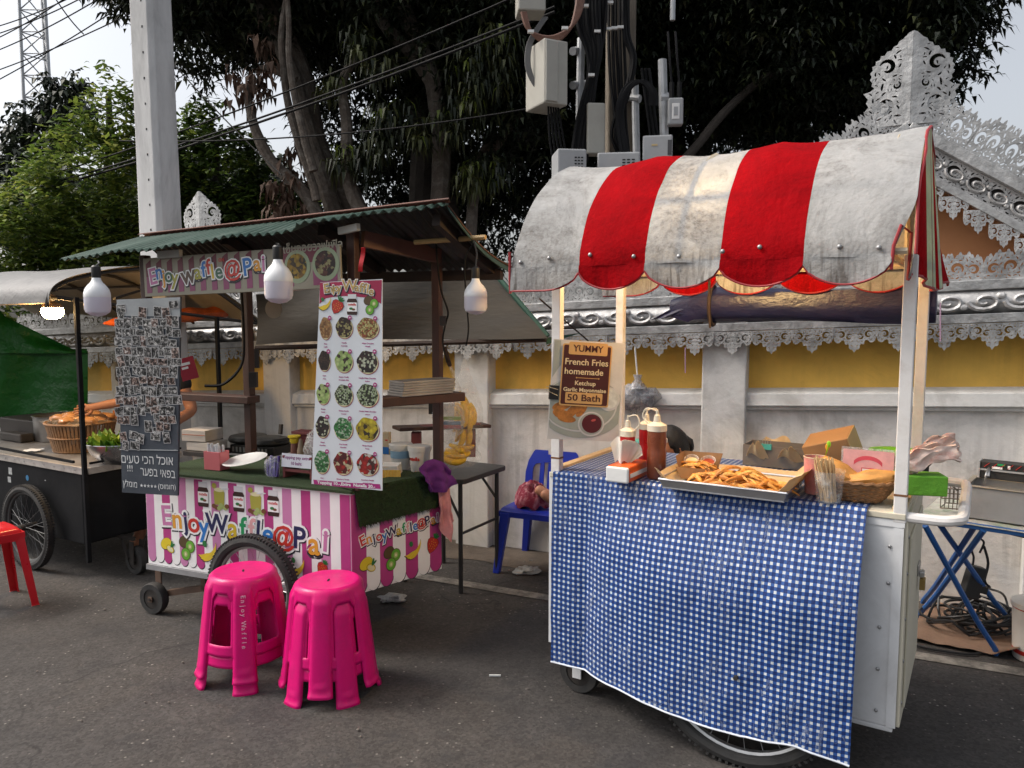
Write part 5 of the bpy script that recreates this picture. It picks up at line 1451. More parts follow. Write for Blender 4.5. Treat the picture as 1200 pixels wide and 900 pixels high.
wc = thing('food_cart', 'pink striped waffle cart with cartoon lettering and a corrugated green roof', 'food cart', WC.M)
b = MB(vinylw)
b.hexa([(0, 0, ZB), (WL, 0, ZB), (WL + SKX, WD, ZB), (.04, WD, ZB), (0, 0, ZW - .012), (WL, 0, ZW - .012), (WL + SKX, WD, ZW - .012), (.04, WD, ZW - .012)])
part(b, 'body', wc, smooth=0, bevel=.003)
b = MB(mat('edge_alu', (.4, .4, .41), .5, metal=.6)); b.box((-.006, -.010, ZB - .028), (WL + .006, .012, ZB - .0005)); part(b, 'lower_rail', wc, smooth=0)
turf = mat('turf', (.018, .042, .010), .9, var=.4, scale=60, bmp=.8, bscale=160, bdist=.01)
b = MB(turf); b.hexa([(-.01, -.012, ZW - .0115), (WL + .01, -.012, ZW - .0115), (WL + SKX + .02, WD + .01, ZW - .0115), (.03, WD + .01, ZW - .0115), (-.01, -.012, ZW), (WL + .01, -.012, ZW), (WL + SKX + .02, WD + .01, ZW), (.03, WD + .01, ZW)])
part(b, 'counter_top', wc, smooth=0)
# printed front -------------------------------------------------------
FT = RX90                                          # card x,y -> front panel x,z ; card z -> toward the street
def stripes(T, x0, x1, y0, y1, n, m_, m2, z, first=0):
    mb = MB(m_, inkk, vinylw); wS = (x1 - x0) / n
    for i in range(n):
        a = x0 + i * wS
        rnd_ = [(a + wS * .5 + wS * .5 * math.cos(PI + PI * k / 8), y0 + .045 + wS * .5 * math.sin(PI + PI * k / 8) * 1.2) for k in range(9)]
        dk = [(px + .003, py - .004) for px, py in rnd_]
        mb.m(inkk); mb.prism(dk + [(a + wS - .001, y0 + .06), (a + .001, y0 + .06)], .0002, T @ TR(0, 0, z))
        mb.m([m_, m2][(i // 2) % 2] if i % 2 == first else vinylw); mb.prism(rnd_ + [(a + wS, y1), (a, y1)], .0003, T @ TR(0, 0, z + .0003))
    return mb
part(stripes(FT, 0.004, WL - .004, ZB + .004, ZW - .02, 23, vinylp, vinylp2, .0005), 'striped_banner', wc, smooth=0)
FM = WC.M @ FT
def F1(zx, zy): return (160 + zx / 4.444, 560 + zy / 4.444)
word = [('E', 157, 200, 'mauve', 1.12, .08), ('n', 213, 217, 'orange', 1.12, .05), ('j', 258, 226, 'navy', 1.05, .1), ('o', 300, 236, 'red', 1.15, 0), ('y', 352, 256, 'blue', 1.1, .05), ('W', 420, 242, 'navy', 1.05, 0), ('a', 503, 267, 'yellow', 1.2, 0), ('f', 555, 262, 'green', 1.1, 0),
        ('f', 600, 270, 'pink', 1.1, 0), ('l', 635, 276, 'navy', 1.05, -.12), ('e', 685, 295, 'blue', 1.15, 0), ('@', 765, 310, 'red', 1.0, 0), ('P', 848, 318, 'navy', 1.15, -.05), ('a', 925, 347, 'orange', 1.2, 0), ('i', 985, 332, 'mauve', 1.15, -.08)]
its = []
for ch, zx, zy, ink, sc, tl in word:
    p = cpl(FM, *F1(zx, zy)); its.append((ch, p.x, p.y, ink, sc, tl))
for mb, nm in letters(its, FT, .128, .0015, .0135, .0165): part(mb, nm, wc, smooth=0)
b = MB(INK['choc'])
for kind, zx, zy, s_ in [('jar', 348, 85, .125), ('honey', 432, 98, .115), ('jar', 533, 110, .125), ('honey', 622, 122, .115), ('jar', 713, 132, .125), ('lemon', 163, 352, .085), ('kiwi', 260, 366, .115), ('banana', 372, 392, .13), ('strawberry', 462, 400, .07), ('banana', 832, 472, .11), ('strawberry', 968, 470, .07)]:
    b = MB(INK['choc']); p = cpl(FM, *F1(zx, zy)); fruit(b, kind, FT, p.x, p.y, s_, .0022); part(b, 'printed_' + ('jar' if kind in ('jar', 'honey') else kind), wc, smooth=0)
# printed right side ---------------------------------------------------
ST = WC.I @ SF.M @ RX90; SMw = SF.M @ RX90
part(stripes(ST, .004, SLEN - .004, ZB + .0, ZW - .02, 7, vinylp2, vinylp2, .002, 0), 'side_banner', wc, smooth=0)
def F2(zx, zy): return (400 + zx / 5, 540 + zy / 5)
word2 = [('E', 122, 470, 'red', 1.25, .3), ('n', 158, 458, 'orange', 1.2, .25), ('j', 188, 452, 'navy', 1.1, .2), ('o', 217, 442, 'red', 1.2, .2), ('y', 250, 438, 'blue', 1.2, .2), ('W', 292, 415, 'navy', 1.1, .2), ('a', 333, 407, 'yellow', 1.2, .15), ('f', 362, 395, 'green', 1.2, .15),
         ('f', 386, 392, 'pink', 1.2, .15), ('l', 405, 390, 'navy', 1.2, .1), ('e', 430, 380, 'blue', 1.2, .15), ('@', 465, 366, 'red', 1.05, .15), ('P', 500, 352, 'navy', 1.2, .15), ('a', 535, 345, 'orange', 1.2, .15), ('i', 562, 332, 'mauve', 1.2, .1)]
its = []
for ch, zx, zy, ink, sc, tl in word2:
    p = cpl(SMw, *F2(zx, zy)); its.append((ch, p.x, p.y, ink, sc, tl))
for mb, nm in letters(its, ST, .056, .003, .006, .0075): part(mb, nm, wc, smooth=0)
b = MB(INK['choc'])
for kind, zx, zy, s_ in [('lemon', 152, 612, .085), ('kiwi', 290, 570, .11), ('banana', 418, 530, .11), ('strawberry', 532, 488, .09)]:
    b = MB(INK['choc']); p = cpl(SMw, *F2(zx, zy)); fruit(b, kind, ST, p.x, p.y, s_, .0035); part(b, 'printed_' + kind, wc, smooth=0)
b = MB(vinylp2); b.T = WC.I @ SF.M; b.box((-.002, -.006, ZB + .05), (.035, -.0025, ZW - .02)); part(b, 'corner_strip', wc, smooth=0)
# wheels
wp = WC.pl(299, 760, -.065)
bike_wheel(wc, (wp.x, -.062, .262), .232, tyre=.030, spokes=24)
bike_wheel(wc, (wp.x, WD + .08, .262), .232, tyre=.030, spokes=24)
cpos = WC.loc(G(187, 716))
axm = mat('axle_brown', (.10, .06, .04), .8, var=.3)
caster(wc, (cpos.x - .0, cpos.y - .03, .082), .082, .045, (axm, .19, (1,)))
caster(wc, (cpos.x + .06, WD - .04, .082), .082, .045, (axm, .19))
b = MB(axm); b.box((cpos.x - .014, cpos.y - .06, .068), (cpos.x + .014, cpos.y - .056, .096)); b.bar((cpos.x + .05, cpos.y + .02, .10), (cpos.x + .42, cpos.y + .02, .19), .03); b.bar((cpos.x + .30, cpos.y + .02, .15), (cpos.x + .30, cpos.y + .02, ZB - .03), .03); b.bar((cpos.x + .36, .10, .21), (cpos.x + .36, .45, .21), .03)
part(b, 'axle_frame', wc, smooth=0)
# posts, shelf rails
def wpost(u, v, y, z1, w=.042, z0=None):
    p = WC.pl(u, v, y); b = MB(brownw); b.box((p.x - w / 2, y - w / 2, z0 or ZW), (p.x + w / 2, y + w / 2, z1)); part(b, 'post', wc, smooth=0, bevel=.004); return p.x
pxBR = wpost(513, 440, WD - .03, 1.90); pxBL = wpost(292, 450, WD - .02, 1.87, .046); pxFR = wpost(414, 310, .03, 1.96, .042); pxFL = wpost(176, 450, .06, 1.86, .04)
b = MB(brownw)
a = WC.pl(202, 463, WD - .02); c2 = WC.pl(302, 457, WD - .02)
b.box((a.x - .1, WD - .09, a.z - .02), (c2.x - .01, WD + .01, a.z + .02))
a = WC.pl(214, 470, .30)
part(b, 'shelf', wc, smooth=0, bevel=.004)
# shelf board running along the right side with trays on it
b = MB(brownw)
sa = SF.M @ V((-.02, .03, 0)); 
pA = D(440, 471, 3.40); pB = D(538, 464, 3.72)
b.bar(pA, pB, .10, .042, up=(0, 0, 1)); part(b, 'side_shelf', wc, world=True, smooth=0, bevel=.004)
b = MB(mat('beam_red', (.10, .035, .025), .6, var=.25, bmp=.2)); b.bar(D(425, 280, 3.45), D(515, 300, 3.72), .03, .07, up=(0, 0, 1)); part(b, 'tie_beam', wc, world=True, smooth=0)
b = MB(mat('bamboo_pole', (.36, .24, .10), .6, var=.2)); b.tube([D(486, 284, 3.45), D(569, 278, 3.30)], .011, 8); part(b, 'bamboo_pole', wc, world=True)
# corrugated roof ------------------------------------------------------
roofg = mat('roof_green', (.028, .066, .048), .6, metal=.2, var=.25, scale=5, bmp=.3, bscale=20, dirt=(.10, .12, .105), dirtamt=.6, dscale=5)
rustr = mat('roof_rust', (.16, .075, .055), .8, var=.25, scale=5, bmp=.3, dirt=(.07, .04, .035), dirtamt=.5)
roofu = mat('roof_under', (.03, .03, .029), .55, metal=.4, var=.25, scale=6, bmp=.2)
EL, ER = D(70, 305, 3.85), D(522, 246, 3.07)
RL, RR_ = D(165, 279, 4.15), D(526, 239, 3.16)
BLr, BRr = V((-1.98, 4.66, 1.80)), D(600, 311, 3.85)
def corr(p, s_, amp=.007, n=44): return p + V((0, 0, amp * math.sin(s_ * n * 2 * PI)))
def roof_front(s_, t):
    e = EL.lerp(ER, s_); r = RL.lerp(RR_, s_)
    wob = .018 * noise.noise(V((s_ * 9, 2, 0))) * (1 - t) + (.022 if s_ > .665 else 0) * (1 - t)
    p = e.lerp(r, t); return corr(p + V((0, 0, wob)), s_)
def roof_back(s_, t):
    r = RL.lerp(RR_, s_); e = BLr.lerp(BRr, s_)
    return corr(r.lerp(e, t) + V((0, 0, -.004 - .04 * math.sin(t * PI) * (s_ > .9))), s_)
b = MB(roofg, rustr, roofu)
b.sheet(352, 4, roof_front, thick=-.003)
part(b, 'roof_front_sheet', wc, world=True, smooth=50)
b = MB(rustr); b.sheet(352, 5, roof_back, thick=-.002); b.m(roofu); b.sheet(352, 5, lambda s_, t: roof_back(s_, t) - V((0, 0, .006)), thick=0)
part(b, 'roof_back_sheet', wc, world=True, smooth=50)
b = MB(roofg); b.sheet(1, 10, lambda s_, t: roof_back(1, t) + V((.004 + .03 * s_ - .02, -.05 * s_ * (1 - t), .012 - .05 * s_)), thick=.004); part(b, 'roof_edge_flashing', wc, world=True)
b = MB(rustr); b.sheet(60, 3, lambda s_, t: RL.lerp(RR_, s_) + V((0, lerp(-.035, .06, t), .016 + .010 * math.sin(t * PI))), thick=.003); part(b, 'ridge_cap', wc, world=True)
b = MB(mat('rafter_shaded', (.018, .009, .007), .7, var=.3))  # rafter wood darkened to stand for the deep shade below the roof
for s_ in (.35, .66, .97): b.bar(roof_front(s_, .9) - V((0, 0, .05)), roof_back(s_, .95) - V((0, 0, .04)), .035, .05, up=(0, 0, 1))
b.bar(BLr + V((0, -.1, -.05)), BRr + V((-.05, -.1, -.05)), .04, .05, up=(0, 0, 1))
part(b, 'rafter', wc, world=True, smooth=0)
b = MB(mat('batten_pale', (.42, .42, .40), .7)); b.bar(D(186, 299, 3.78), D(212, 297, 3.72), .02, .035, up=(0, 0, 1)); part(b, 'batten_end', wc, world=True, smooth=0); b = MB(MATS['batten_pale']); b.bar(D(398, 271, 3.38), D(420, 266, 3.30), .02, .03, up=(0, 0, 1)); part(b, 'batten_end', wc, world=True, smooth=0)

# overhead sign --------------------------------------------------------
T2, w2, h2 = cardT(D(168, 303, 3.84), D(400, 263, 3.36), D(170, 347, 3.84), D(400, 336, 3.36))
sg = thing('shop_sign', 'striped waffle signboard, its colours dimmed as shade, with two round food pictures under the roof edge', 'sign', T2)
sgc = flat('sign_cream', (.27, .25, .19)); sgd = flat('sign_maroon', (.13, .010, .03)); sgp = flat('sign_pink', (.24, .055, .13)); sgw = flat('sign_white', (.56, .55, .50))  # board and stripe colours darkened to stand for shade under the eave
b = MB(sgc); b.box((0, -.004, -.012), (w2, h2 + .0, 0))
part(b, 'sign_board', sg, smooth=0, bevel=.002)
b = MB(sgd)
n = 11
for i in range(n):
    x0 = w2 * .66 * i / n + .018; ww = w2 * .66 / n * .48
    hh = h2 * (.84 + .12 * x0 / w2)
    b.m(sgd); b.prism([(x0, h2 * .5), (x0 + ww, h2 * .5), (x0 + ww, hh + .02), (x0, hh)], .0004, TR(0, 0, .0006)); b.m(sgp); b.prism([(x0, .012), (x0 + ww, .014), (x0 + ww, h2 * .5 - .0005), (x0, h2 * .5 - .0005)], .0004, TR(0, 0, .0006))
for x0, x1 in ((.69, .785), (.875, .985)):
    b.m(sgd); b.prism([(w2 * x0, h2 * .45), (w2 * x1, h2 * .45), (w2 * x1, h2 * .97), (w2 * x0, h2 * .95)], .0004, TR(0, 0, .0006)); b.m(sgp); b.prism([(w2 * x0, .012), (w2 * x1, .012), (w2 * x1, h2 * .4495), (w2 * x0, h2 * .4495)], .0004, TR(0, 0, .0006))
b.m(sgd); b.prism([(w2 * .785, h2 * .62), (w2 * .875, h2 * .62), (w2 * .875, h2 * .96), (w2 * .785, h2 * .95)], .0004, TR(0, 0, .0006))
part(b, 'sign_stripes', sg, smooth=0)
def F3(zx, zy): return (160 + zx / 4.8, 260 + zy / 4.8)
W3 = [('E', 95, 312, 'mauve', 1.25, .15), ('n', 128, 285, 'blue', 1.15, .15), ('j', 156, 312, 'orange', 1.1, .1), ('o', 183, 303, 'dkgreen', 1.15, 0), ('y', 217, 315, 'olive', 1.15, -.05), ('w', 293, 302, 'brown', 1.45, .15), ('a', 345, 285, 'olive', 1.15, .1), ('f', 378, 272, 'blue', 1.15, .1), ('f', 405, 258, 'red', 1.15, .1), ('l', 430, 283, 'yellow', 1.1, .1),
      ('e', 465, 282, 'dkgreen', 1.15, .1), ('@', 540, 268, 'red', 1.15, .1), ('P', 625, 258, 'blue', 1.3, .1), ('a', 680, 237, 'orange', 1.15, .05), ('i', 716, 237, 'mauve', 1.2, 0)]
its = []
for ch, zx, zy, ink, sc, tl in W3:
    p = cpl(T2, *F3(zx, zy)); its.append((ch, p.x, p.y, ink, sc, tl))
for mb, nm in letters(its, I4, .088, .0018, .008, .0105): part(mb, nm, sg, smooth=0)
p = cpl(T2, *F3(990, 142)); b = MB(sgc); b.text('เอ็นจอยวาฟเฟิล', .052, TR(p.x, p.y, .002) @ RZ(.02), .0008, .0003); 
p = cpl(T2, *F3(480, 215)); b.m(INK['red']); b.text('ON', .022, TR(p.x, p.y, .004), .0006, .0003); part(b, 'sign_lettering', sg, smooth=0)
foodA = spots('print_food_yellow', [(.30, .17, .01), (.38, .24, .02), (.05, .03, .01), (.20, .10, .01), (.03, .03, .01)], 60); foodB = spots('print_food_dark', [(.05, .012, .01), (.02, .008, .006), (.10, .03, .02), (.30, .27, .12)], 70)
plg = flat('plate_green', (.26, .32, .20))
b = MB(plg)
for zx, zy, fm in ((905, 252, foodA), (1065, 236, foodB)):
    p = cpl(T2, *F3(zx, zy)); b.m(plg); b.disc(p.x, p.y, .072, .074, .0004, I4, 0, 30, .0014); b.m(fm); b.disc(p.x - .002, p.y + .002, .055, .056, .0004, I4, 0, 24, .002)
part(b, 'food_picture', sg, smooth=0)

# menu banner ----------------------------------------------------------
T4, w4, h4 = cardT(D(375, 331, 3.24), D(448, 327, 3.16), D(366, 569, 3.24), D(448, 575, 3.16))
mn = thing('menu_banner', 'tall white waffle menu banner with rows of round waffle pictures at the cart corner', 'banner', T4)
mnw = flat('menu_white', (.66, .69, .72), .35); mnr = flat('menu_red', (.32, .012, .06)); mnp = flat('menu_purple', (.36, .02, .17))
C = [cpl(T4, 375, 331), cpl(T4, 448, 327), cpl(T4, 448, 575), cpl(T4, 365, 567)]
b = MB(mnw); b.prism([(p.x, p.y) for p in C], .004, TR(0, 0, -.004)); part(b, 'banner_sheet', mn, smooth=0)
def FA(zx, zy): return cpl(T4, 360 + zx / 6.92, 320 + zy / 6.92)
def FB(zx, zy): return cpl(T4, 360 + zx / 6.92, 450 + zy / 6.92)
def poly(mb, ink, pts, z): mb.m(ink); mb.prism([(p.x, p.y) for p in pts], .0003, TR(0, 0, z))
b = MB(mnr); poly(b, mnr, [FA(104, 78), FA(606, 56), FA(600, 250), FA(560, 222), FA(480, 200), FA(380, 188), FA(300, 186), FA(220, 192), FA(150, 205), FA(100, 250)], .0005)
part(b, 'header_band', mn, smooth=0)
b = MB(mnp)
poly(b, mnp, [FB(50, 775), FB(330, 800), FB(590, 812), FB(595, 850), FB(330, 840), FB(55, 812)], .0005); part(b, 'footer_band', mn, smooth=0)
gold = mat('print_gold', (.45, .30, .10), .5, var=.6, scale=60, bmp=0, dirt=(.12, .10, .03), dirtamt=.8, dscale=50)
its = []
for ch, zx, zy, sc, tl in [('E', 158, 128, 1.05, .12), ('n', 190, 128, .85, .1), ('j', 215, 126, .85, .1), ('o', 237, 124, .85, .1), ('y', 262, 122, .9, .1), ('W', 345, 103, 1.25, 0), ('a', 405, 118, .95, -.1), ('f', 438, 120, 1.05, -.12), ('f', 465, 125, 1.05, -.15), ('l', 492, 133, 1.0, -.18), ('e', 522, 150, .95, -.2)]:
    p = FA(zx, zy); its.append((ch, p.x, p.y, 'gold', sc, tl))
INK['gold'] = gold
for mb, nm in letters(its, I4, .052, .0012, .0035, .005): part(mb, nm, mn, smooth=0)
b = MB(pwhite)
def fit_text(mb, s_, p0, p1, size, z, off=.0004):
    a = math.atan2(p1.y - p0.y, p1.x - p0.x); vs, _ = text_geo(s_, size, off, .0002); ww = max(v.x for v in vs) - min(v.x for v in vs)
    mb.text(s_, size, TR((p0.x + p1.x) / 2, (p0.y + p1.y) / 2, z) @ RZ(a) @ SC((p1 - p0).length / ww, 1, 1), off, .0002)
fit_text(b, 'Topping 10.-,Extra  Nutella 20.-', FB(82, 796), FB(552, 834), .018, .0012, .0006)
part(b, 'footer_lettering', mn, smooth=0)
b = MB(INK['choc'])
for kind, zx, zy, s_ in (('banana', 142, 260, .066), ('strawberry', 245, 268, .066), ('jar', 365, 255, .085), ('kiwi', 512, 262, .072)):
    b = MB(INK['choc']); p = FA(zx, zy); fruit(b, kind, I4, p.x, p.y, s_, .0015); part(b, 'printed_' + kind, mn, smooth=0)
wf = dict(plain=spots('waffle_plain', [(.34, .16, .05), (.42, .24, .09), (.20, .09, .03)], 120), choc=spots('waffle_choc', [(.02, .010, .006), (.05, .02, .01), (.34, .30, .12)], 130), drizzle=spots('waffle_drizzle', [(.48, .40, .14), (.34, .08, .03), (.55, .50, .22), (.16, .08, .02)], 160),
          dark=spots('waffle_dark', [(.035, .018, .012), (.06, .03, .02), (.02, .01, .008)], 140), green=spots('waffle_banana', [(.30, .44, .12), (.46, .56, .22), (.05, .03, .02), (.36, .48, .16)], 70), mix=spots('waffle_mix', [(.02, .015, .012), (.05, .025, .02), (.55, .58, .42), (.02, .012, .01)], 110),
          kiwi=spots('waffle_kiwi', [(.03, .16, .04), (.06, .26, .07), (.40, .52, .36), (.02, .08, .02)], 130), mango=spots('waffle_mango', [(.50, .38, .01), (.60, .48, .03), (.04, .025, .01), (.34, .24, .01)], 60), straw=spots('waffle_straw', [(.36, .015, .01), (.22, .01, .01), (.58, .50, .30), (.10, .01, .01)], 70), straw2=spots('waffle_straw_cream', [(.40, .015, .01), (.60, .56, .48), (.30, .012, .01), (.06, .02, .015)], 70),
          zig=spots('waffle_zigzag', [(.05, .06, .02), (.30, .38, .20), (.02, .02, .01), (.46, .52, .36)], 150))
rows = [(FA, [(150, 445, 50, 92, 'plain', '40', 'Plain', 'waffle'), (300, 440, 70, 88, 'choc', '50', 'Nutella', 'chocolate'), (492, 445, 90, 88, 'drizzle', '60', 'White Chocolate', 'Nutella')]),
        (FA, [(140, 710, 50, 85, 'dark', '50', 'Dark', 'choc'), (297, 715, 75, 90, 'green', '70', 'Banana Nutella', 'chocolate chips'), (488, 720, 88, 95, 'mix', '80', 'Nutella White Chocolate', 'banana')]),
        (FB, [(130, 80, 55, 85, 'green', '60', 'Banana', 'honey'), (297, 90, 75, 90, 'zig', '80', 'Banana Nutella', 'caramel'), (490, 90, 90, 95, 'zig', '90', 'Nutella White Chocolate', 'peanut')]),
        (FB, [(125, 345, 57, 90, 'mix', '70', 'Mixed', 'chocolate'), (293, 360, 78, 92, 'kiwi', '90', 'Kiwi Nutella', 'chocolate'), (488, 365, 95, 98, 'mango', '90', 'Mango Nutella', 'honey')]),
        (FB, [(120, 630, 62, 95, 'kiwi', '80', 'Kiwi', 'honey'), (290, 640, 78, 95, 'straw', '100', 'Strawberry Nutella', 'caramel'), (490, 650, 90, 92, 'straw2', '110', 'Strawberry Nutella', 'caramel cream')])]
b = MB(mnr); t_ = MB(mnp); 
for fnc, cells in rows:
    for (zx, zy, rx, ry, k, price, l1, l2) in cells:
        p = fnc(zx, zy); R = (fnc(zx + rx, zy) - p).length; Q = (fnc(zx, zy + ry) - p).length
        b.m(mnr); b.disc(p.x + R * .06, p.y - Q * .12, R * 1.0, Q * .97, .0003, I4, 0, 26, .0006); b.m(INK['pale']); b.disc(p.x + R * .03, p.y - Q * .06, R * .98, Q * .97, .0003, I4, 0, 26, .001)
        b.m(wf[k]); n_ = 30; b.prism([(p.x + R * .95 * (1 + .05 * math.sin(i * 5.1)) * math.cos(2 * PI * i / n_), p.y + Q * .95 * (1 + .05 * math.sin(i * 5.1)) * math.sin(2 * PI * i / n_)) for i in range(n_)], .0004, TR(0, 0, .0014))
        q = fnc(zx + rx * .68, zy - ry * .88); pr_ = MB(mnp, pwhite); pr_.disc(q.x, q.y, .0085, .0095, .0003, I4, 0, 18, .0022); pr_.m(pwhite); pr_.text(price, .008, TR(q.x, q.y, .0027), .0003, .0001); part(pr_, 'price_dot', mn, smooth=0)
        q = fnc(zx, zy + ry + 38); t_.text(l1, .0075, TR(q.x, q.y, .0008), .0002, .0001); q = fnc(zx, zy + ry + 62); t_.text(l2, .0075, TR(q.x, q.y, .0008), .0002, .0001)
part(b, 'waffle_picture', mn, smooth=0); part(t_, 'caption_lettering', mn, smooth=0)
b = MB(mat('ribbon_red', (.45, .015, .02), .4, bmp=.1)); b.sheet(2, 8, lambda s_, t: D(423 + 5 * s_ - 3 * t, 290 + 28 * t, 3.19) + V((0, .01 * math.sin(t * 6), 0)), thick=.002)
solo(b, 'ribbon', 'red ribbon holding the menu banner to the roof beam', 'ribbon')

# photo board ----------------------------------------------------------
T5, w5, h5 = cardT(D(137, 351, 3.70), D(211, 348, 3.62), D(143, 577, 3.70), D(208, 581, 3.62))
pbd = thing('chalkboard', 'tall grey chalkboard covered with small photo prints and white chalk writing at its foot', 'board', T5)
chalkm = mat('chalk_slate', (.045, .055, .07), .8, var=.2, scale=8, bmp=.1, dirt=(.12, .13, .15), dirtamt=.5, dscale=6)
CB = [cpl(T5, 137, 351), cpl(T5, 211, 348), cpl(T5, 208, 581), cpl(T5, 143, 577)]
greyb = mat('board_grey', (.30, .32, .33), .6, var=.12, scale=8, bmp=.1, dirt=(.16, .17, .18), dirtamt=.5)
def FC(zx, zy): return cpl(T5, 130 + zx / 3.6, 340 + zy / 3.6)
b = MB(chalkm); b.prism([(p.x, p.y) for p in CB], .012, TR(0, 0, -.012)); part(b, 'board', pbd, smooth=0)
b = MB(greyb); p0, p1 = FC(24, 40), FC(292, 30); p2, p3 = FC(292, 112), FC(27, 108); b.prism([(p.x, p.y) for p in (p0, p1, p2, p3)], .0006, TR(0, 0, .0002)); part(b, 'upper_sheet', pbd, smooth=0)
b = MB(greyb); q0, q1 = FC(38, 672), FC(284, 676); b.bar((q0.x, q0.y, .002), (q1.x, q1.y, .002), .004, .003); part(b, 'board_seam', pbd, smooth=0)
chalk = mat('chalk_white', (.62, .64, .64), .9, var=.25, scale=60, bmp=0)
b = MB(chalk)
fit_text(b, 'אוכל הכי טעים'[::-1], FC(45, 712), FC(262, 722), .062, .0012, .0)
fit_text(b, '!!! בפאי בפער'.replace('!!! ', '')[::-1], FC(125, 765), FC(272, 778), .06, .0012, .0); fit_text(b, '!!!', FC(70, 752), FC(92, 753), .045, .0012, .0)
fit_text(b, 'מומלץ'[::-1], FC(52, 815), FC(112, 822), .045, .0012, .0); fit_text(b, '(חומוס)'[::-1].replace('(', '<').replace(')', '>').replace('<', ')').replace('>', '('), FC(200, 828), FC(274, 832), .036, .0012, .0)
for k in range(5):
    p = FC(130 + 14.5 * k, 824 + 1.0 * k); pts = [(p.x + (.0095 if i % 2 == 0 else .004) * math.cos(PI / 2 + i * PI / 5), p.y + (.0095 if i % 2 == 0 else .004) * math.sin(PI / 2 + i * PI / 5)) for i in range(10)]; b.prism(pts, .0003, TR(0, 0, .0012))
part(b, 'chalk_lettering', pbd, smooth=0)
def photomat(i):
    m, nt, bb, tc = newmat('print_photo_%d' % i); oi = nt.nodes.new('ShaderNodeObjectInfo')
    ad = nt.nodes.new('ShaderNodeVectorMath'); ad.operation = 'ADD'; nt.links.new(tc.outputs['Object'], ad.inputs[0])
    cm = nt.nodes.new('ShaderNodeCombineXYZ'); nt.links.new(mathn(nt, 'MULTIPLY', oi.outputs['Random'], 37.0), cm.inputs[0]); nt.links.new(mathn(nt, 'MULTIPLY', oi.outputs['Random'], 91.0), cm.inputs[1]); nt.links.new(cm.outputs[0], ad.inputs[1])
    f = noise_n(nt, ad.outputs[0], 62, 4, .7, .8); st = [(.42, (.008, .008, .009)), (.50, (.06, .06, .058)), (.57, (.30, .29, .28)), (.66, (.66, .65, .63))]
    if i == 1: st = [(.42, (.012, .010, .010)), (.50, (.07, .045, .04)), (.57, (.34, .24, .20)), (.66, (.62, .62, .61))]
    nt.links.new(ramp(nt, f, st), bb.inputs['Base Color']); bb.inputs['Roughness'].default_value = .35
    return m
phm = [photomat(0), photomat(1)]; phb = flat('photo_border', (.42, .42, .42))
PH = []
for i in range(2):
    for (pw_, ph_) in ((.043, .055), (.054, .043)):
        b = MB(phb); b.box((-pw_ / 2, -ph_ / 2, 0), (pw_ / 2, ph_ / 2, .0006)); b.m(phm[i]); b.box((-pw_ / 2 + .003, -ph_ / 2 + .003, .0006), (pw_ / 2 - .003, ph_ / 2 - .003, .0009)); PH.append(finish(b, 'photo_print', smooth=0))
rp = random.Random(5); usedp = set(); zx_rows = []
y = 95
while y < 560:
    x = 42
    while x < 285:
        keep = True
        if y < 120 and not (x < 60 or 110 < x < 140 or 185 < x < 260): keep = False
        if 120 < x < 200 and y < 150 and rp.random() < .2: keep = False
        if y > 520 and 125 < x < 175: keep = False
        if keep: zx_rows.append((x + rp.uniform(-5, 5), y + rp.uniform(-6, 6)))
        x += rp.uniform(26, 34)
    y += 41
zx_rows += [(55, 620), (98, 612), (65, 655), (105, 655), (195, 600), (190, 618), (237, 622), (232, 575), (210, 575), (40, 455), (160, 575), (125, 625), (200, 90), (268, 60), (44, 78)]
for i, (zx, zy) in enumerate(zx_rows):
    k = rp.choice((0, 0, 0, 1, 1, 2, 3)); p = FC(zx, zy)
    if k in usedp: o = PH[k].copy(); COL.objects.link(o)
    else: usedp.add(k); o = PH[k]
    o.matrix_world = T5 @ TR(p.x, p.y, .002 + .0011 * (i % 5)) @ RZ(rp.gauss(0, .09)) @ RX(rp.uniform(.0, .10)) @ SC(rp.uniform(.85, 1.15), rp.uniform(.85, 1.1), 1)
    tag(o, 'small photo print of people pinned among many on the tall chalkboard', 'photo', 'photo prints pinned to the chalkboard')

# goods on the waffle counter -------------------------------------------
def wthing(name, label, cat, u, v, yaw=0, group=None, z=None):
    p = G(u, v, z if z is not None else ZW + .002); return thing(name, label, cat, TR(*p) @ RZ(WC.ang + yaw), group)
pinkp = mat('plastic_pink', (.62, .16, .18), .4, var=.06, bmp=.05)
e = wthing('straw_box', 'coral pink plastic box of wrapped straws at the left of the waffle counter', 'box', 248, 551)
b = MB(pinkp)
for lo, hi in (((-.05, 0, 0), (.055, .004, .095)), ((-.05, .066, 0), (.055, .07, .095)), ((-.05, .0045, 0), (-.046, .0655, .095)), ((.051, .0045, 0), (.055, .0655, .095)), ((-.045, .005, 0), (.05, .065, .004))): b.box(lo, hi)
part(b, 'box_side', e, smooth=0, bevel=.002)
Tt = e.matrix_world.copy(); b = MB(mat('straw_white', (.66, .67, .70), .5, bmp=.1)); b.tube([(0, 0, 0), (0, 0, .125)], .0065, 6); st0 = finish(b, 'wrapped_straw')
for i in range(12):
    o = st0 if i == 0 else st0.copy()
    if i: COL.objects.link(o)
    o.matrix_world = Tt @ TR(-.036 + .015 * (i % 6), .02 + .025 * (i // 6), .006) @ RY(rf.gauss(-.06, .05)) @ SC(1, 1, rf.uniform(.9, 1.05)); tag(o, 'paper wrapped straw standing in the coral pink box', 'straw', 'wrapped straws in the pink box')
e = wthing('serving_plate', 'white oval plate propped at a slant on the waffle counter', 'plate', 284, 553, .12)
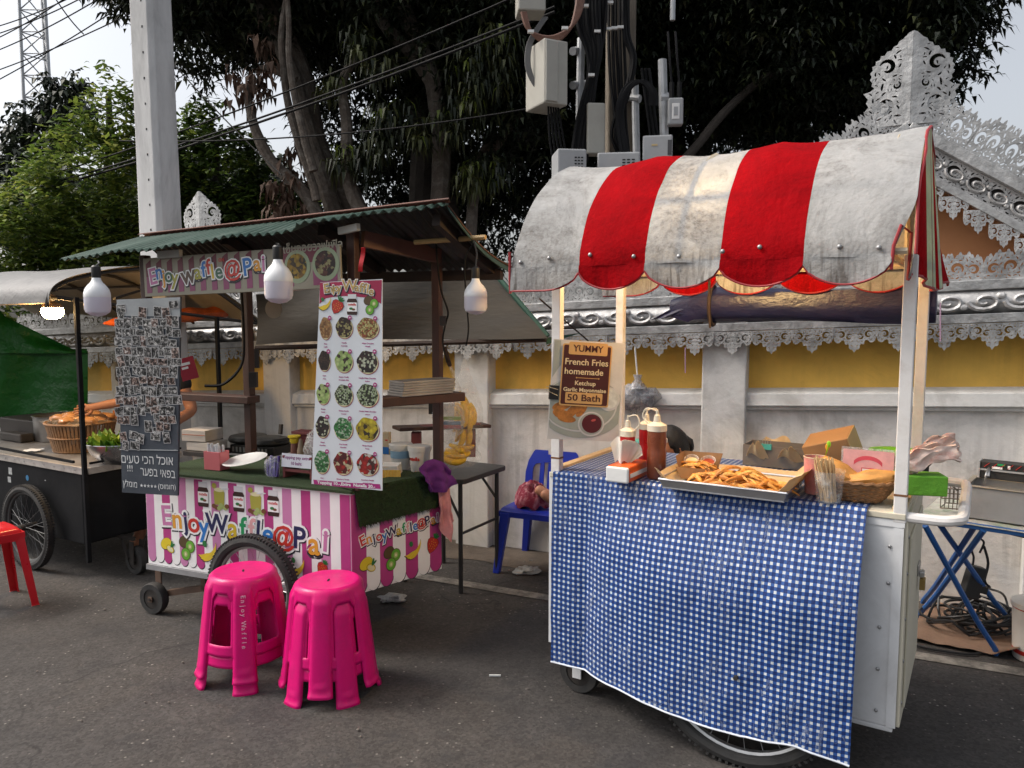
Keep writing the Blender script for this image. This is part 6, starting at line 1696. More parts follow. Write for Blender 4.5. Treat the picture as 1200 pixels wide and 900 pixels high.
b = MB(mat('plate_white', (.72, .72, .70), .3, bmp=0)); b.T = TR(0, .03, .045) @ RX(.28) @ RY(-.16); b.lathe([(.001, 0), (.07, .001), (.125, .014), (.13, .017), (.125, .018), (.07, .005), (.001, .004)], 32, squash=.6); b.T = None; part(b, 'plate', e)
iron = mat('cast_iron', (.02, .02, .018), .5, metal=.4, var=.3, scale=14, bmp=.4)
e = wthing('waffle_iron', 'black double waffle iron with ribbed vents behind the white plate', 'waffle iron', 290, 535, 0)
b = MB(iron); b.box((-.17, .05, 0), (.14, .26, .05)); b.lathe([(.0, .05), (.105, .05), (.115, .062), (.105, .085), (.06, .094), (0, .095)], 28, TR(.03, .15, 0)); b.lathe([(.0, .05), (.105, .05), (.115, .062), (.105, .085), (.06, .094), (0, .095)], 28, TR(-.13, .16, .006)); part(b, 'iron_body', e, bevel=.004)
b = MB(darkiron); b.bar((.10, .10, .08), (.26, .12, .11), .022, .02); part(b, 'handle', e, smooth=0, bevel=.003); b = MB(darkiron); b.bar((.02, .26, .09), (.02, .27, .15), .02); part(b, 'handle', e, smooth=0, bevel=.003)
b = MB(mat('vent_grey', (.16, .16, .15), .6, bmp=0))
for i in range(10): b.box((-.15 + .026 * i, .046, .012), (-.137 + .026 * i, .0495, .04))
part(b, 'vent_slot', e, smooth=0)
pap = mat('paper_stack', (.50, .44, .38), .8, var=.15, scale=4, bmp=.4, bscale=60, stretch=(1, 1, 14))
for k, (hh, lb) in enumerate(((.05, 'lower pile of cream papers left of the waffle iron'), (.062, 'upper pile of cream papers with an orange line left of the waffle iron'))):
    b = MB(pap); p = G(222, 540, ZW + .002); b.T = TR(*p) @ RZ(WC.ang + .08 * k) @ TR(-.08 - .01 * k, .12, .055 * k + .03); b.box((-.06, 0, 0), (.10, .15, hh)); 
    if k: b.m(mat('line_orange', (.42, .12, .05), .6)); b.box((-.058, -.0015, .034), (.098, -.0003, .038))
    b.T = None; solo(b, 'paper_stack', lb, 'papers', smooth=0, bevel=.004)
b = MB(darkiron); p = G(222, 540, ZW + .002); b.T = TR(*p) @ RZ(WC.ang) @ TR(-.08, .12, 0); b.box((-.08, -.01, 0), (.12, .17, .028)); b.T = None; solo(b, 'base_tray', 'low black tray under the cream paper piles', 'tray', smooth=0, bevel=.004)
redw = mat('wood_red', (.17, .035, .035), .6, var=.2, bmp=.2)
e = wthing('topping_rack', 'dark red wooden rack holding sauce bottles and the topping price notice', 'rack', 348, 561, 0)
b = MB(redw)
b.box((-.085, 0, .0), (-.07, .12, .11)); b.box((.075, 0, 0), (.09, .12, .11)); b.box((-.0695, .0, .03), (.0745, .012, .045)); b.box((-.0695, .013, .05), (.0745, .12, .058)); b.box((-.0695, .10, .0585), (.0745, .12, .20)); b.box((-.10, .09, .2005), (.11, .17, .215))
part(b, 'rack_frame', e, smooth=0, bevel=.002); Tr = e.matrix_world.copy()
e = thing('price_notice', 'white paper notice reading topping pay extra in purple on the red rack', 'sign', Tr @ TR(-.088, -.004, .055) @ RX(PI / 2 - .12))
b = MB(flat('notice_white', (.66, .66, .72))); b.box((0, 0, 0), (.175, .066, .001)); part(b, 'paper', e, smooth=0)
b = MB(flat('notice_purple', (.22, .02, .16))); b.text('Topping pay extra', .0215, TR(.087, .047, .0016), .0003, .0002); b.text('10 baht', .0215, TR(.087, .019, .0016), .0003, .0002); part(b, 'lettering', e, smooth=0)
for k, (x, col, hh, lb) in enumerate(((-.05, (.16, .06, .04), .17, 'tall chocolate bottle with a wide yellow cap in the red rack'), (-.012, (.26, .19, .12), .125, 'tan cone topped bottle with a white band in the red rack'), (.028, (.24, .17, .11), .13, 'tan cone topped bottle with an orange band in the red rack'))):
    e = thing('topping_bottle', lb, 'sauce bottle', Tr @ TR(x, .05, .06), 'sauce bottles in the red rack')
    mt_ = mat('topping_%d' % k, col, .4, var=.1, bmp=0); b = MB(mt_)
    if k == 0:
        b.lathe([(.02, 0), (.021, .01), (.017, .09), (.016, .105)], 18); part(b, 'bottle', e); b = MB(mat('cap_yellow', (.60, .46, .02), .4, bmp=0)); b.lathe([(.016, .104), (.022, .115), (.022, .128), (.031, .134), (.031, .142), (.001, .143)], 20); part(b, 'cap', e)
    else:
        b.lathe([(.018, 0), (.019, .01), (.018, .07), (.008, .125), (.004, .128)], 18); part(b, 'bottle', e); b = MB(flat('band_w', (.6, .6, .58)) if k == 1 else INK['orange']); b.lathe([(.0196, .02), (.0192, .05)], 18, caps=False); part(b, 'band', e)
e = wthing('utensil_bag', 'clear bag of purple wrapped spoons left of the red rack', 'bag', 317, 560, 0)
b = MB(clearmat('bag_film', (.7, .7, .75), .25, .15)); b.ell((0, .02, .05), (.045, .028, .055), 14, 10, wob=.3); part(b, 'film', e)
b = MB(mat('purple_wrap', (.09, .05, .30), .4, bmp=.2))
for i in range(6): b.bar((-.03 + .011 * i, .02, .004), (-.04 + .012 * i + .01 * (i % 2), .03, .085 + .01 * (i % 3)), .014, .006)
part(b, 'spoon_bundle', e, smooth=0)
e = wthing('bag_of_cups', 'cloudy plastic bag leaning behind the sauce bottles', 'bag', 356, 545, 0, z=ZW + .1)
b = MB(clearmat('cloudy_bag', (.72, .72, .70), .30, .3)); b.ell((0, .16, .07), (.11, .06, .10), 18, 12, wob=.4, seed=3); part(b, 'film', e, smooth=60)
b = MB(darkiron); p = G(378, 548, ZW); b.T = TR(*p) @ TR(0, .12, 0); b.lathe([(.035, 0), (.035, .17), (.04, .18), (.04, .20), (.0, .205)], 18); b.T = None; solo(b, 'flask', 'dark flask standing between the cloudy bag and the menu banner', 'flask')

# right end of the counter: tubs, trays, towels
nutw = mat('tub_white', (.66, .64, .60), .4, var=.05, bmp=0)
def tub(u, v, label, word_, yaw):
    e = wthing('spread_tub', label, 'tub', u, v, yaw, 'white tubs on the waffle counter', z=ZW + .004)
    b = MB(nutw); b.lathe([(.042, 0), (.044, .003), (.056, .105), (.060, .106), (.061, .114), (.062, .128), (.058, .132), (.001, .133)], 28); part(b, 'tub', e)
    b = MB(INK['red'] if word_ else mat('tub_blue', (.22, .36, .48), .5, bmp=0))
    if word_:
        for mt_, ch, off in ((INK['choc'], 'n', -.033), (INK['red'], 'u', -.0215), (INK['red'], 't', -.0125), (INK['red'], 'e', -.002), (INK['red'], 'l', .0075), (INK['red'], 'l', .0125), (INK['red'], 'a', .0225)):
            b.m(mt_); a = off / .055; b.text(ch, .025, TR(.0545 * math.sin(a), -.0555 * math.cos(a), .07) @ RZ(a) @ RX90, .0007, .0008)
        part(b, 'lettering', e, smooth=0)
    else: b.lathe([(.0535, .06), (.0565, .098)], 28, caps=False); part(b, 'blue_label', e)
tub(470, 549, 'white tub with a blue label behind the lettered one', False, 0); tub(492, 552, 'white spread tub with red and black lettering beside the brown post', True, -WC.ang * .0)
e = wthing('drink_carton', 'slim cream carton with a blue foot standing behind the white tubs', 'carton', 452, 533, 0)
b = MB(mat('carton_cream', (.50, .42, .28), .6)); b.box((-.018, 0, 0), (.02, .03, .13)); part(b, 'carton', e, smooth=0, bevel=.002)
b = MB(INK['blue']); b.box((-.0185, -.001, .004), (.0205, -.0003, .045)); b.m(INK['red']); b.box((-.002, -.001, .08), (.014, -.0003, .088)); part(b, 'label_print', e, smooth=0)
e = wthing('paper_tray_stack', 'stack of white paper trays at the edge of the turf', 'trays', 452, 560, .35)
b = MB(packw)
for k in range(7): b.box((-.05, 0, .012 + .007 * k), (.065 - .001 * k, .10, .016 + .007 * k))
part(b, 'tray', e, smooth=0)
b = MB(mat('wafer_yellow', (.58, .36, .07), .7, var=.15, scale=30, bmp=.6, bscale=60)); b.T = e.matrix_world.copy(); b.sheet(20, 5, lambda s_, t: (-.07 + .145 * s_, -.012 + .002 * math.sin(s_ * 60), .045 * t + .002 * math.sin(s_ * 70) * (t < .5) - .004), thick=.003); b.T = None; solo(b, 'waffle_paper', 'strip of yellow crimped card along the front of the white paper trays', 'card')
# turf mat hanging over the right side
tm = thing('turf_mat', 'dark green artificial turf mat hanging over the right side of the waffle cart', 'mat', SF.M)
def FS(u, v): return SF.pl(u, v, -.012)
ta, tb_, tcn, td = FS(416, 577), FS(511, 547), FS(512, 593), FS(420, 617)
def turf_fn(s_, t):
    a = ta.lerp(tb_, s_); c2 = td.lerp(tcn, s_); p = a.lerp(c2, t); return V((p.x, -.010 - .01 * t + .003 * math.sin(s_ * 14), min(p.z, ZW + .003)))
b = MB(turf); b.sheet(24, 16, turf_fn, thick=.008); b.sheet(10, 6, lambda s_, t: (lerp(-.0, SLEN - .02, s_), .10 * t - .012, ZW + .004 + .002), thick=-.004); part(b, 'mat_backing', tm)
rt_ = random.Random(4); b = MB(turf, leaf_dark[1], leaf_dark[2])
for i in range(7000):
    s_, t = rt_.random(), rt_.random(); p = turf_fn(s_, t); b.cur = rt_.randrange(3)
    q = p + V((rt_.gauss(0, .009), -.008 - rt_.random() * .010, rt_.gauss(-.007, .009))); sd = V((.0022, 0, 0)); k = len(b.v)
    b.v += [p - sd, p + sd, q]; b.f.append((k, k + 1, k + 2)); b.mi.append(b.cur)
part(b, 'turf_fibre', tm, smooth=0)
def towel(name, label, pts_top, pts_bot, mt_, dz):
    b = MB(mt_); b.T = SF.M
    A = [SF.pl(u, v, -.02) for u, v in pts_top]; B = [SF.pl(u, v, -.035) for u, v in pts_bot]
    def f(s_, t):
        k = s_ * (len(A) - 1); j = min(int(k), len(A) - 2); a = A[j].lerp(A[j + 1], k - j); c2 = B[j].lerp(B[j + 1], k - j); p = a.lerp(c2, t)
        return V((p.x, p.y - dz - .016 * math.sin(s_ * 11 + t * 2) * (.3 + t) - .02 * noise.noise(V((s_ * 4, t * 4, dz * 90))), p.z))
    b.sheet(24, 20, f, thick=.006); b.T = None
    return solo(b, name, label, 'towel', 'towels on the waffle cart', smooth=60)
purp = mat('towel_purple', (.12, .02, .17), .9, var=.2, scale=20, bmp=.6, bscale=140, bdist=.004); pinkt = mat('towel_pink', (.56, .24, .25), .9, var=.15, scale=20, bmp=.6, bscale=90, bdist=.006)
towel('towel', 'pale pink towel hanging under the purple one at the cart corner', [(511, 570), (520, 572), (526, 572)], [(512, 612), (524, 634), (530, 610)], pinkt, .008)
towel('towel', 'deep purple towel folded over the back corner of the waffle counter', [(487, 548), (493, 541), (502, 538), (512, 540), (524, 550)], [(500, 575), (504, 577), (512, 575), (521, 575), (532, 566)], purp, .024)
# trays on the side shelf
gtray = mat('tray_foil', (.30, .29, .28), .45, metal=.5, var=.25, scale=6, bmp=.5, bscale=8, bdist=.01)
mid = pA.lerp(pB, .56); dv = (pB - pA).normalized(); Ts = TR(*mid) @ RZ(math.atan2(dv.y, dv.x))
for k in range(6):
    b = MB(gtray); b.T = Ts @ TR(-.01 * (k < 2), 0, .022 + .0115 * k) @ RZ(.02 * math.sin(k * 2)); b.box((-.155, -.06, 0), (.135 + .006 * (k % 2), .06, .0105)); b.T = None
    solo(b, 'foil_tray', 'grey foil tray in the flat pile on the brown side shelf', 'tray', 'foil trays on the side shelf', smooth=0, bevel=.002)
# cables on the post and the small disc behind the middle bulb
b = MB(cable); b.tube(smoothpath([D(510, 250, 3.5), D(512, 300, 3.55), D(517, 340, 3.6), D(525, 365, 3.6), D(522, 380, 3.6), D(519, 400, 3.62), D(524, 425, 3.62)], 5), .0045, 5); b.m(darkiron); b.cbox(D(519, 376, 3.6), (.03, .02, .045)); solo(b, 'power_lead', 'thin lead with a black switch box hanging down the right brown post', 'cable')
b = MB(cable); b.tube(smoothpath([D(282, 325, 4.0), D(286, 400, 4.0), D(282, 430, 4.0), D(262, 450, 4.0), D(240, 452, 4.0)], 5), .008, 5); solo(b, 'power_lead', 'black cable hanging in a curve left of the rear brown post', 'cable')
b = MB(darkiron); b.cbox(D(297, 445, 4.05), (.04, .03, .08)); b.cbox(D(301, 420, 4.05), (.02, .02, .1)); solo(b, 'hook_rail', 'black clips clamped to the rear brown post', 'clip')
b = MB(mat('disc_tan', (.24, .19, .13), .7)); b.disc(0, 0, .040, .046, .008, TR(*D(321, 362, 3.75)) @ RX(PI / 2), 0, 24); solo(b, 'paper_fan', 'round tan disc hanging just behind the middle white bulb', 'fan')
b = MB(mat('flyer_red', (.34, .02, .04), .5, bmp=0), inkw); b.T = TR(*D(220, 432, 4.1)) @ RY(-.25); b.box((-.045, 0, -.06), (.045, .003, .06)); b.m(inkw); b.box((-.03, -.001, .02), (.02, -.0004, .034)); b.box((-.03, -.001, .0), (.005, -.0004, .012)); b.T = None; solo(b, 'flyer', 'red flyer hanging right of the chalkboard', 'flyer', smooth=0)
# ================================================================ black salad cart (left)
ZL = .678
Cn = G(102, 548, ZL); Lf = G(2, 531, ZL); ex_ = (Cn - Lf).normalized()
LC = Frame(Cn - ex_ * 1.7, Cn)
LX = 1.7
def plx(fr, u, v, x):
    r = fr.I.to_3x3() @ ray(u, v); c = fr.I @ CAM
    return c + r * ((x - c.x) / r.x)
blackp = mat('cart_black', (.009, .0095, .011), .6, var=.3, scale=4, bmp=.25, bscale=14, dirt=(.022, .022, .023), dirtamt=.6, dscale=3, spec=.12)
lc = thing('food_cart', 'black salad cart with pale counter edge and arched tan canopy at the left', 'food cart', LC.M)
b = MB(blackp); b.box((-.2, 0, .21), (LX - .06, .62, ZL - .04)); b.box((LX - .0595, .004, .23), (LX - .012, .62, ZL - .045)); part(b, 'body', lc, smooth=0, bevel=.006)
b = MB(mat('edge_pale', (.42, .39, .36), .6, var=.2, scale=8, bmp=.3, dirt=(.14, .12, .11), dirtamt=.7, dscale=9)); b.box((-.3, -.012, ZL - .045), (LX, .004, ZL - .002)); b.box((LX + .0005, -.0, ZL - .040), (LX + .014, .62, ZL - .001)); part(b, 'counter_edge', lc, smooth=0, bevel=.003)
b = MB(mat('counter_metal', (.30, .29, .28), .4, metal=.5, var=.25, scale=5, bmp=.2, dirt=(.16, .13, .11), dirtamt=.6)); b.box((-.3, .0045, ZL - .03), (LX, .62, ZL - .003)); part(b, 'counter_top', lc, smooth=0)
b = MB(rivetm)
for i in range(16): b.ell((LX - .1 - .11 * i, -.013, ZL - .022), (.004, .003, .004), 6, 5)
part(b, 'rivet', lc)
b = MB(mat('sticker_pale', (.35, .36, .36), .5, var=.4, scale=60, bmp=0), mat('sticker_blue', (.03, .16, .32), .5, bmp=0))
def stick(u, v, w_, hh, k): p = LC.pl(u, v, -.001); b.cur = k; b.box((p.x - w_, -.0015, p.z - hh), (p.x + w_, -.0005, p.z + hh))
stick(12, 552, .02, .022, 0); stick(11, 562, .018, .018, 0); stick(53, 563, .006, .003, 0); b.m(b.mats[1]); p = LC.pl(32, 560, -.001); b.disc(p.x, p.z, .016, .018, .001, TR(0, -.0005, 0) @ RX90, 0, 16); part(b, 'sticker', lc, smooth=0)
b = MB(blackp)
for (x, y, z1) in ((LX + .008, -.02, 1.66), (LX - .02, .95, 1.55), (-.1, -.02, 1.66)): b = MB(blackp); b.box((x - .012, y - .012, .12 if y < .5 else .0), (x + .012, y + .012, z1)); part(b, 'post', lc, smooth=0, bevel=.003)
b = MB(blackp); b.bar((LX - .08, -.03, ZL + .03), (-.3, -.03, ZL + .055), .014); b.bar((LX + .03, .0, ZL + .028), (LX + .03, .6, ZL + .028), .012); part(b, 'guard_rail', lc, smooth=0)
wl_ = LC.loc(G(20, 670)); bike_wheel(lc, (wl_.x, -.055, .262), .236, tyre=.026, spokes=32, metal=mat('wheel_dull', (.10, .10, .10), .5, metal=.6))
wl2 = LC.loc(G(160, 676)); caster(lc, (LX + .10, .22, .085), .085, .045, (darkiron, .12)); 
b = MB(darkiron); b.bar((LX - .08, .22, .24), (LX + .08, .18, .10), .014); b.bar((LX - .1, .20, .22), (LX + .11, .20, .22), .02); part(b, 'caster_arm', lc, smooth=0)
# canopy
xr = LC.loc(D(58, 355, 4.32)).x
AP = [plx(LC, u, v, xr) for u, v in [(57, 356), (60, 340), (76, 328), (110, 318), (165, 311), (215, 317), (262, 342), (306, 376)]]
AP = smoothpath([V((0, p.y, p.z)) for p in AP], 4)
tanc = mat('canvas_tan', (.36, .30, .22), .75, var=.12, scale=4, bmp=.3, bscale=8, bdist=.02, dirt=(.16, .14, .12), dirtamt=.6, dscale=3, transl=.35)
greyc2 = mat('canvas_grey', (.17, .165, .16), .55, var=.2, scale=5, bmp=.5, bscale=7, bdist=.03, dirt=(.12, .115, .11), dirtamt=.6)
b = MB(greyc2)
def cf(s_, t):
    k = t * (len(AP) - 1); j = min(int(k), len(AP) - 2); p = AP[j].lerp(AP[j + 1], k - j); x = lerp(-1.2, xr, s_)
    return V((x, p.y, p.z + .012 * noise.noise(V((x * 2, p.y * 3, 0)))))
b.sheet(30, 34, cf, thick=.0); b.m(tanc); b.sheet(30, 34, lambda s_, t: cf(s_, t) + V((0, .0 if t > .12 else .006, -.006)))
part(b, 'canopy', lc, smooth=60)
b = MB(darkiron)
for x in (xr - .02, xr - .75, xr - 1.5): b.tube([V((x, p.y, p.z - .02)) for p in AP[::2]], .011, 6)
for k in (6, 12, 17, 22): b.tube([(-1.2, AP[k].y, AP[k].z - .03), (xr, AP[k].y, AP[k].z - .03)], .009, 6)
e0 = AP[0]; b.tube([(xr - .02, e0.y + .05, 1.66), (xr - .02, AP[-1].y, AP[-1].z - .02)], .012, 6); b.tube([(xr - .02, e0.y + .4, 1.66), (xr - .35, 1.0, 1.83)], .008, 5); b.tube([(-1.2, e0.y + .06, 1.655), (xr, e0.y + .06, 1.655)], .013, 6)
part(b, 'canopy_frame', lc)
orange_t = mat('tarp_orange', (.52, .09, .012), .4, var=.25, scale=8, bmp=.5, bscale=9, bdist=.02, stretch=(.4, 3, 3))
a, c2 = D(122, 379, 4.9), D(262, 365, 5.7); b = MB(orange_t); pts = [a.lerp(c2, i / 16) for i in range(17)]; b.tube(pts, [(.046 + .010 * math.sin(i * 1.3)) * min(1, .15 + i * .28) for i in range(17)], 10); b.m(darkiron); b.tube([D(262, 365, 5.7), D(270, 364, 5.75)], .03, 8)
solo(b, 'rolled_tarp', 'bright orange rolled tarpaulin tied under the back of the tan canopy', 'tarpaulin')
greent = mat('tarp_green', (.010, .135, .02), .45, var=.25, scale=3, bmp=.8, bscale=6, bdist=.05, transl=.3)
b = MB(greent)
def gt(s_, t):
    u = lerp(-70, 103, s_); v = lerp(410, 500, t) + 2 * math.sin(s_ * 7); return D(u, v, 5.9 + .04 * math.sin(s_ * 11 + t * 2) + .03 * t)
b.sheet(30, 12, gt, thick=.003)
def gt2(s_, t):
    u = lerp(-70, 102, s_); top = 362 if u < 0 else lerp(368, 409, min(1, (u / 85))); return D(u, lerp(top, 414, t), 5.86 + .05 * noise.noise(V((s_ * 8, t * 2, 0))) - .05 * t)
b.sheet(30, 8, gt2, thick=.003)
solo(b, 'tarpaulin', 'bright green tarpaulin curtain hanging behind the black cart', 'tarpaulin', smooth=60)
# food on the black cart
def lthing(name, label, cat, u, v, z=ZL, yaw=0, group=None): p = G(u, v, z); return thing(name, label, cat, TR(*p) @ RZ(LC.ang + yaw), group)
wick2 = mat('wicker_pale', (.24, .13, .06), .7, var=.3, scale=20, bmp=.3)
e = lthing('bamboo_basket', 'round slatted bamboo basket full of plastic wrapped buns on the black cart', 'basket', 66, 531)
b = MB(wick2); R0, R1, hb = .165, .205, .185
for k in range(56):
    a = 2 * PI * k / 56; ca, sa_ = math.cos(a), math.sin(a); w_ = .0075
    vs = []
    for (r, z) in ((R0, .004), (R1, hb)):
        for dr in (0, .005):
            for da in (-1, 1): vs.append(((r + dr) * ca - da * w_ * sa_, (r + dr) * sa_ + da * w_ * ca + .17, z))
    b.add(vs, [(0, 1, 5, 4), (2, 6, 7, 3), (0, 4, 6, 2), (1, 3, 7, 5), (4, 5, 7, 6)])
for z, r, q in ((.006, R0, .007), (.095, (R0 + R1) / 2 + .008, .006), (hb, R1 + .003, .009)): b.tube([(r * math.cos(a), r * math.sin(a) + .17, z) for a in [2 * PI * i / 48 for i in range(48)]], q, 6, closed=True)
b.disc(0, .17, R0, R0, .004, I4); part(b, 'slatted_side', e, smooth=40); Tb = e.matrix_world.copy()
bun = mat('bread', (.50, .24, .09), .45, var=.25, scale=7, bmp=.2, dirt=(.62, .44, .26), dirtamt=.7, dscale=9, coat=.5)
for i in range(15):
    a = i * 2.4; r = .17 * math.sqrt((i + .4) / 15); b = MB(bun); b.ell((0, 0, 0), (.06, .045, .028), 14, 10, wob=.25, seed=i); o = solo(b, 'bread_bun', 'golden bun in glossy plastic wrap heaped in the bamboo basket', 'bread', 'buns in the bamboo basket'); o.matrix_world = Tb @ TR(r * math.cos(a), .17 + r * math.sin(a), hb - .015 + .045 * (1 - r / .17)) @ RZ(a * 1.7) @ RX(.25 * math.sin(i))
b = MB(clearmat('bun_film', (.85, .75, .6), .12, .08)); b.T = Tb; b.sheet(18, 14, lambda s_, t: (.20 * (2 * s_ - 1), .17 + .17 * (2 * t - 1), hb + .075 * (1 - (2 * s_ - 1) ** 2) * (1 - (2 * t - 1) ** 2) + .014 * noise.noise(V((s_ * 9, t * 9, 0))))); b.T = None; solo(b, 'plastic_sheet', 'clear crinkled plastic over the buns', 'plastic', smooth=60)
e = lthing('mixing_bowl', 'steel bowl heaped with green lettuce at the corner of the black cart', 'bowl', 110, 547)
e.matrix_world = e.matrix_world @ SC(1.12, 1.12, 1.12); e['_m'] = [x for row in e.matrix_world for x in row]
b = MB(mat('steel', (.45, .45, .46), .28, metal=.9, var=.15, scale=6, bmp=.05)); b.lathe([(.09, 0), (.10, .004), (.155, .055), (.175, .11), (.182, .112), (.181, .116), (.172, .113), (.15, .058), (.0, .01)], 36, TR(0, .16, 0)); part(b, 'bowl', e); Tb = e.matrix_world.copy()
let = [mat('lettuce_%d' % i, c, .45, var=.3, scale=14, bmp=.3, bscale=40, transl=.25) for i, c in enumerate([(.20, .36, .03), (.10, .24, .025), (.34, .44, .06)])]
rl = random.Random(8)
for i in range(20):
    b = MB(let[i % 3] if i % 7 else let[2]); a = i * 2.4; r = .15 * math.sqrt((i + .3) / 20)
    T_ = TR(r * math.cos(a), .16 + r * math.sin(a) * .8, .10 + .05 * (1 - r / .16)) @ RZ(a) @ RY(.3 + rl.uniform(-.4, .4)); b.T = Tb @ T_
    b.sheet(14, 10, lambda s_, t: (.085 * (t - .4), .11 * (s_ - .5) * (.4 + .6 * t), .03 * t * t + .016 * math.sin(s_ * 19 + i) * t * t + .012 * math.sin(s_ * 31) * t ** 3 - .10 * (s_ - .5) ** 2), thick=.0015); b.T = None
    solo(b, 'lettuce_leaf', 'frilly green lettuce leaf heaped in the steel bowl', 'lettuce', 'lettuce leaves in the steel bowl', smooth=60)
e = lthing('sandwich_roll', 'pale wrapped roll lying behind the lettuce', 'bread', 128, 532); b = MB(mat('roll_pale', (.60, .50, .36), .4, var=.15, scale=9, bmp=.2, coat=.5)); b.ell((0, .26, .15), (.17, .05, .035), 18, 12, wob=.2); b.ell((.06, .34, .15), (.12, .05, .03), 16, 10, wob=.2, seed=2); part(b, 'roll', e)
b = MB(mat('carrot', (.60, .20, .04), .5, var=.2), mat('egg_yellow', (.62, .48, .18), .5, var=.2)); p = G(118, 520, ZL); b.T = TR(*p) @ TR(0, .2, .13)
b.lathe([(.045, 0), (.04, .02), (.012, .045), (.010, .075), (.0, .08)], 16); b.m(b.mats[1]); b.lathe([(.035, 0), (.03, .03), (.012, .06), (.012, .09), (0, .095)], 16, TR(.13, .03, .01)); b.T = None; solo(b, 'vegetable_pile', 'orange and yellow pointed vegetables showing between the bread and the chalkboard', 'vegetables')
glass = clearmat('glass_jar', (.75, .8, .78), .22, .05)
for k, (u, v, s_, lb) in enumerate(((45, 492, 1, 'clear drinking glass standing left of the others behind the basket'), (52, 492, 1.05, 'clear drinking glass between two others behind the basket'), (59, 491, .95, 'clear drinking glass right of the others behind the basket'))):
    p = G(u, 512, ZL); b = MB(glass); b.T = TR(*p) @ TR(0, .25, .05) @ SC(s_, s_, s_); b.lathe([(.025, 0), (.026, .004), (.032, .10), (.033, .101), (.031, .10), (.024, .006)], 18); b.T = None; solo(b, 'drinking_glass', lb, 'glass', 'glasses on the black cart')
b = MB(mat('steel_dull', (.30, .29, .28), .4, metal=.8, var=.2)); p = G(33, 524, ZL); b.T = TR(*p) @ TR(-.0, .36, .0); b.lathe([(.15, 0), (.155, .01), (.16, .17), (.17, .172), (.165, .175), (.15, .165), (.14, .02)], 28); b.T = None; solo(b, 'cooking_pot', 'dull steel pot behind the bamboo basket', 'pot')
b = MB(darkiron); p = G(8, 522, ZL); b.T = TR(*p) @ RZ(LC.ang); b.box((-.5, .2, 0), (.06, .5, .14)); b.box((-.3, .1, 0), (-.02, .19, .06)); b.T = None; solo(b, 'griddle', 'dark griddle block at the far left of the black cart', 'griddle', smooth=0, bevel=.01)
b = MB(packw); p = G(25, 530, ZL + .002); b.T = TR(*p); b.sheet(6, 6, lambda s_, t: (.10 * s_, .09 * t, .006 * noise.noise(V((s_ * 5, t * 5, 0))) + .008), thick=.001); b.T = None; solo(b, 'paper_napkin', 'crumpled white napkin left of the bamboo basket', 'napkin')

# ---------------------------------------------------------------- hanging bulbs
bulbw = mat('bulb_white', (.82, .83, .84), .35, var=.03, bmp=0); bulbd = mat('bulb_diffuser', (.74, .72, .80), .3, var=.03, bmp=0, transl=.3); sock = mat('socket_black', (.018, .018, .018), .5, bmp=0)
def bulb(u, vb, vt, d, label, cordtop, lit=False):
    pb_ = D(u, vb, d); ht = (D(u, vt, d) - pb_).z; s_ = ht / .19; ww = .066 * s_ * (31 / 48) / (31 / 48)
    e = thing('light_bulb', label, 'light bulb', TR(*pb_), 'hanging bulbs of the stalls')
    r = .056 * s_
    b = MB(bulbd); b.lathe([(.0, 0), (r * .55, .006 * s_), (r * .9, .020 * s_), (r, .036 * s_), (r, .088 * s_)], 32); part(b, 'diffuser', e)
    b = MB(bulbw); b.lathe([(r, .0882 * s_), (r * 1.01, .09 * s_), (r * .99, .108 * s_), (r * .90, .124 * s_), (r * .70, .141 * s_), (r * .46, .155 * s_), (r * .36, .166 * s_), (r * .32, .178 * s_)], 32, caps=False); part(b, 'bulb_body', e)
    b = MB(sock); b.lathe([(r * .33, .176 * s_), (r * .36, .180 * s_), (r * .36, .225 * s_), (r * .25, .232 * s_), (.001, .233 * s_)], 18)
    t0 = V((0, 0, .23 * s_)); t1_ = cordtop - pb_; b.tube([t0, t0.lerp(t1_, .5) + V((.01, 0, 0)), t1_], .004, 5); part(b, 'socket', e)
    return e
bulb(115, 371, 322, 3.35, 'large white globe bulb hanging from the left end of the corrugated roof', D(115, 306, 3.6))
bulb(327, 356, 300, 3.3, 'large white bulb hanging in front of the striped signboard', D(324, 285, 3.4))
bulb(557.5, 369, 323, 3.3, 'smaller white bulb hanging on a wire right of the menu banner', D(555, 281, 3.32))
e = thing('light_bulb', 'lit bulb glowing orange under the tan canopy of the black cart', 'light bulb', TR(*D(62, 374, 4.5)), 'hanging bulbs of the stalls')
lit = bpy.data.materials.new('bulb_lit'); lit.use_nodes = True; bs = lit.node_tree.nodes['Principled BSDF']; bs.inputs['Emission Color'].default_value = (1, .62, .25, 1); bs.inputs['Emission Strength'].default_value = 160
b = MB(lit); b.lathe([(0, 0), (.022, .002), (.040, .009), (.053, .022), (.058, .04), (.054, .066)], 24); part(b, 'diffuser', e)
b = MB(mat('bulb_brown', (.20, .12, .07), .5, bmp=0)); b.lathe([(.055, .0665), (.050, .085), (.02, .10), (.018, .14), (.001, .141)], 20); b.tube([(0, 0, .14), (.01, 0, .22)], .005, 5); part(b, 'bulb_body', e)
b = MB(cable); b.tube(smoothpath([D(555, 285, 3.32), D(545, 305, 3.35), D(546, 345, 3.4), D(549, 385, 3.45), D(546, 405, 3.5)], 5), .0035, 5); solo(b, 'power_lead', 'thin lead hanging beside the smaller white bulb', 'cable')

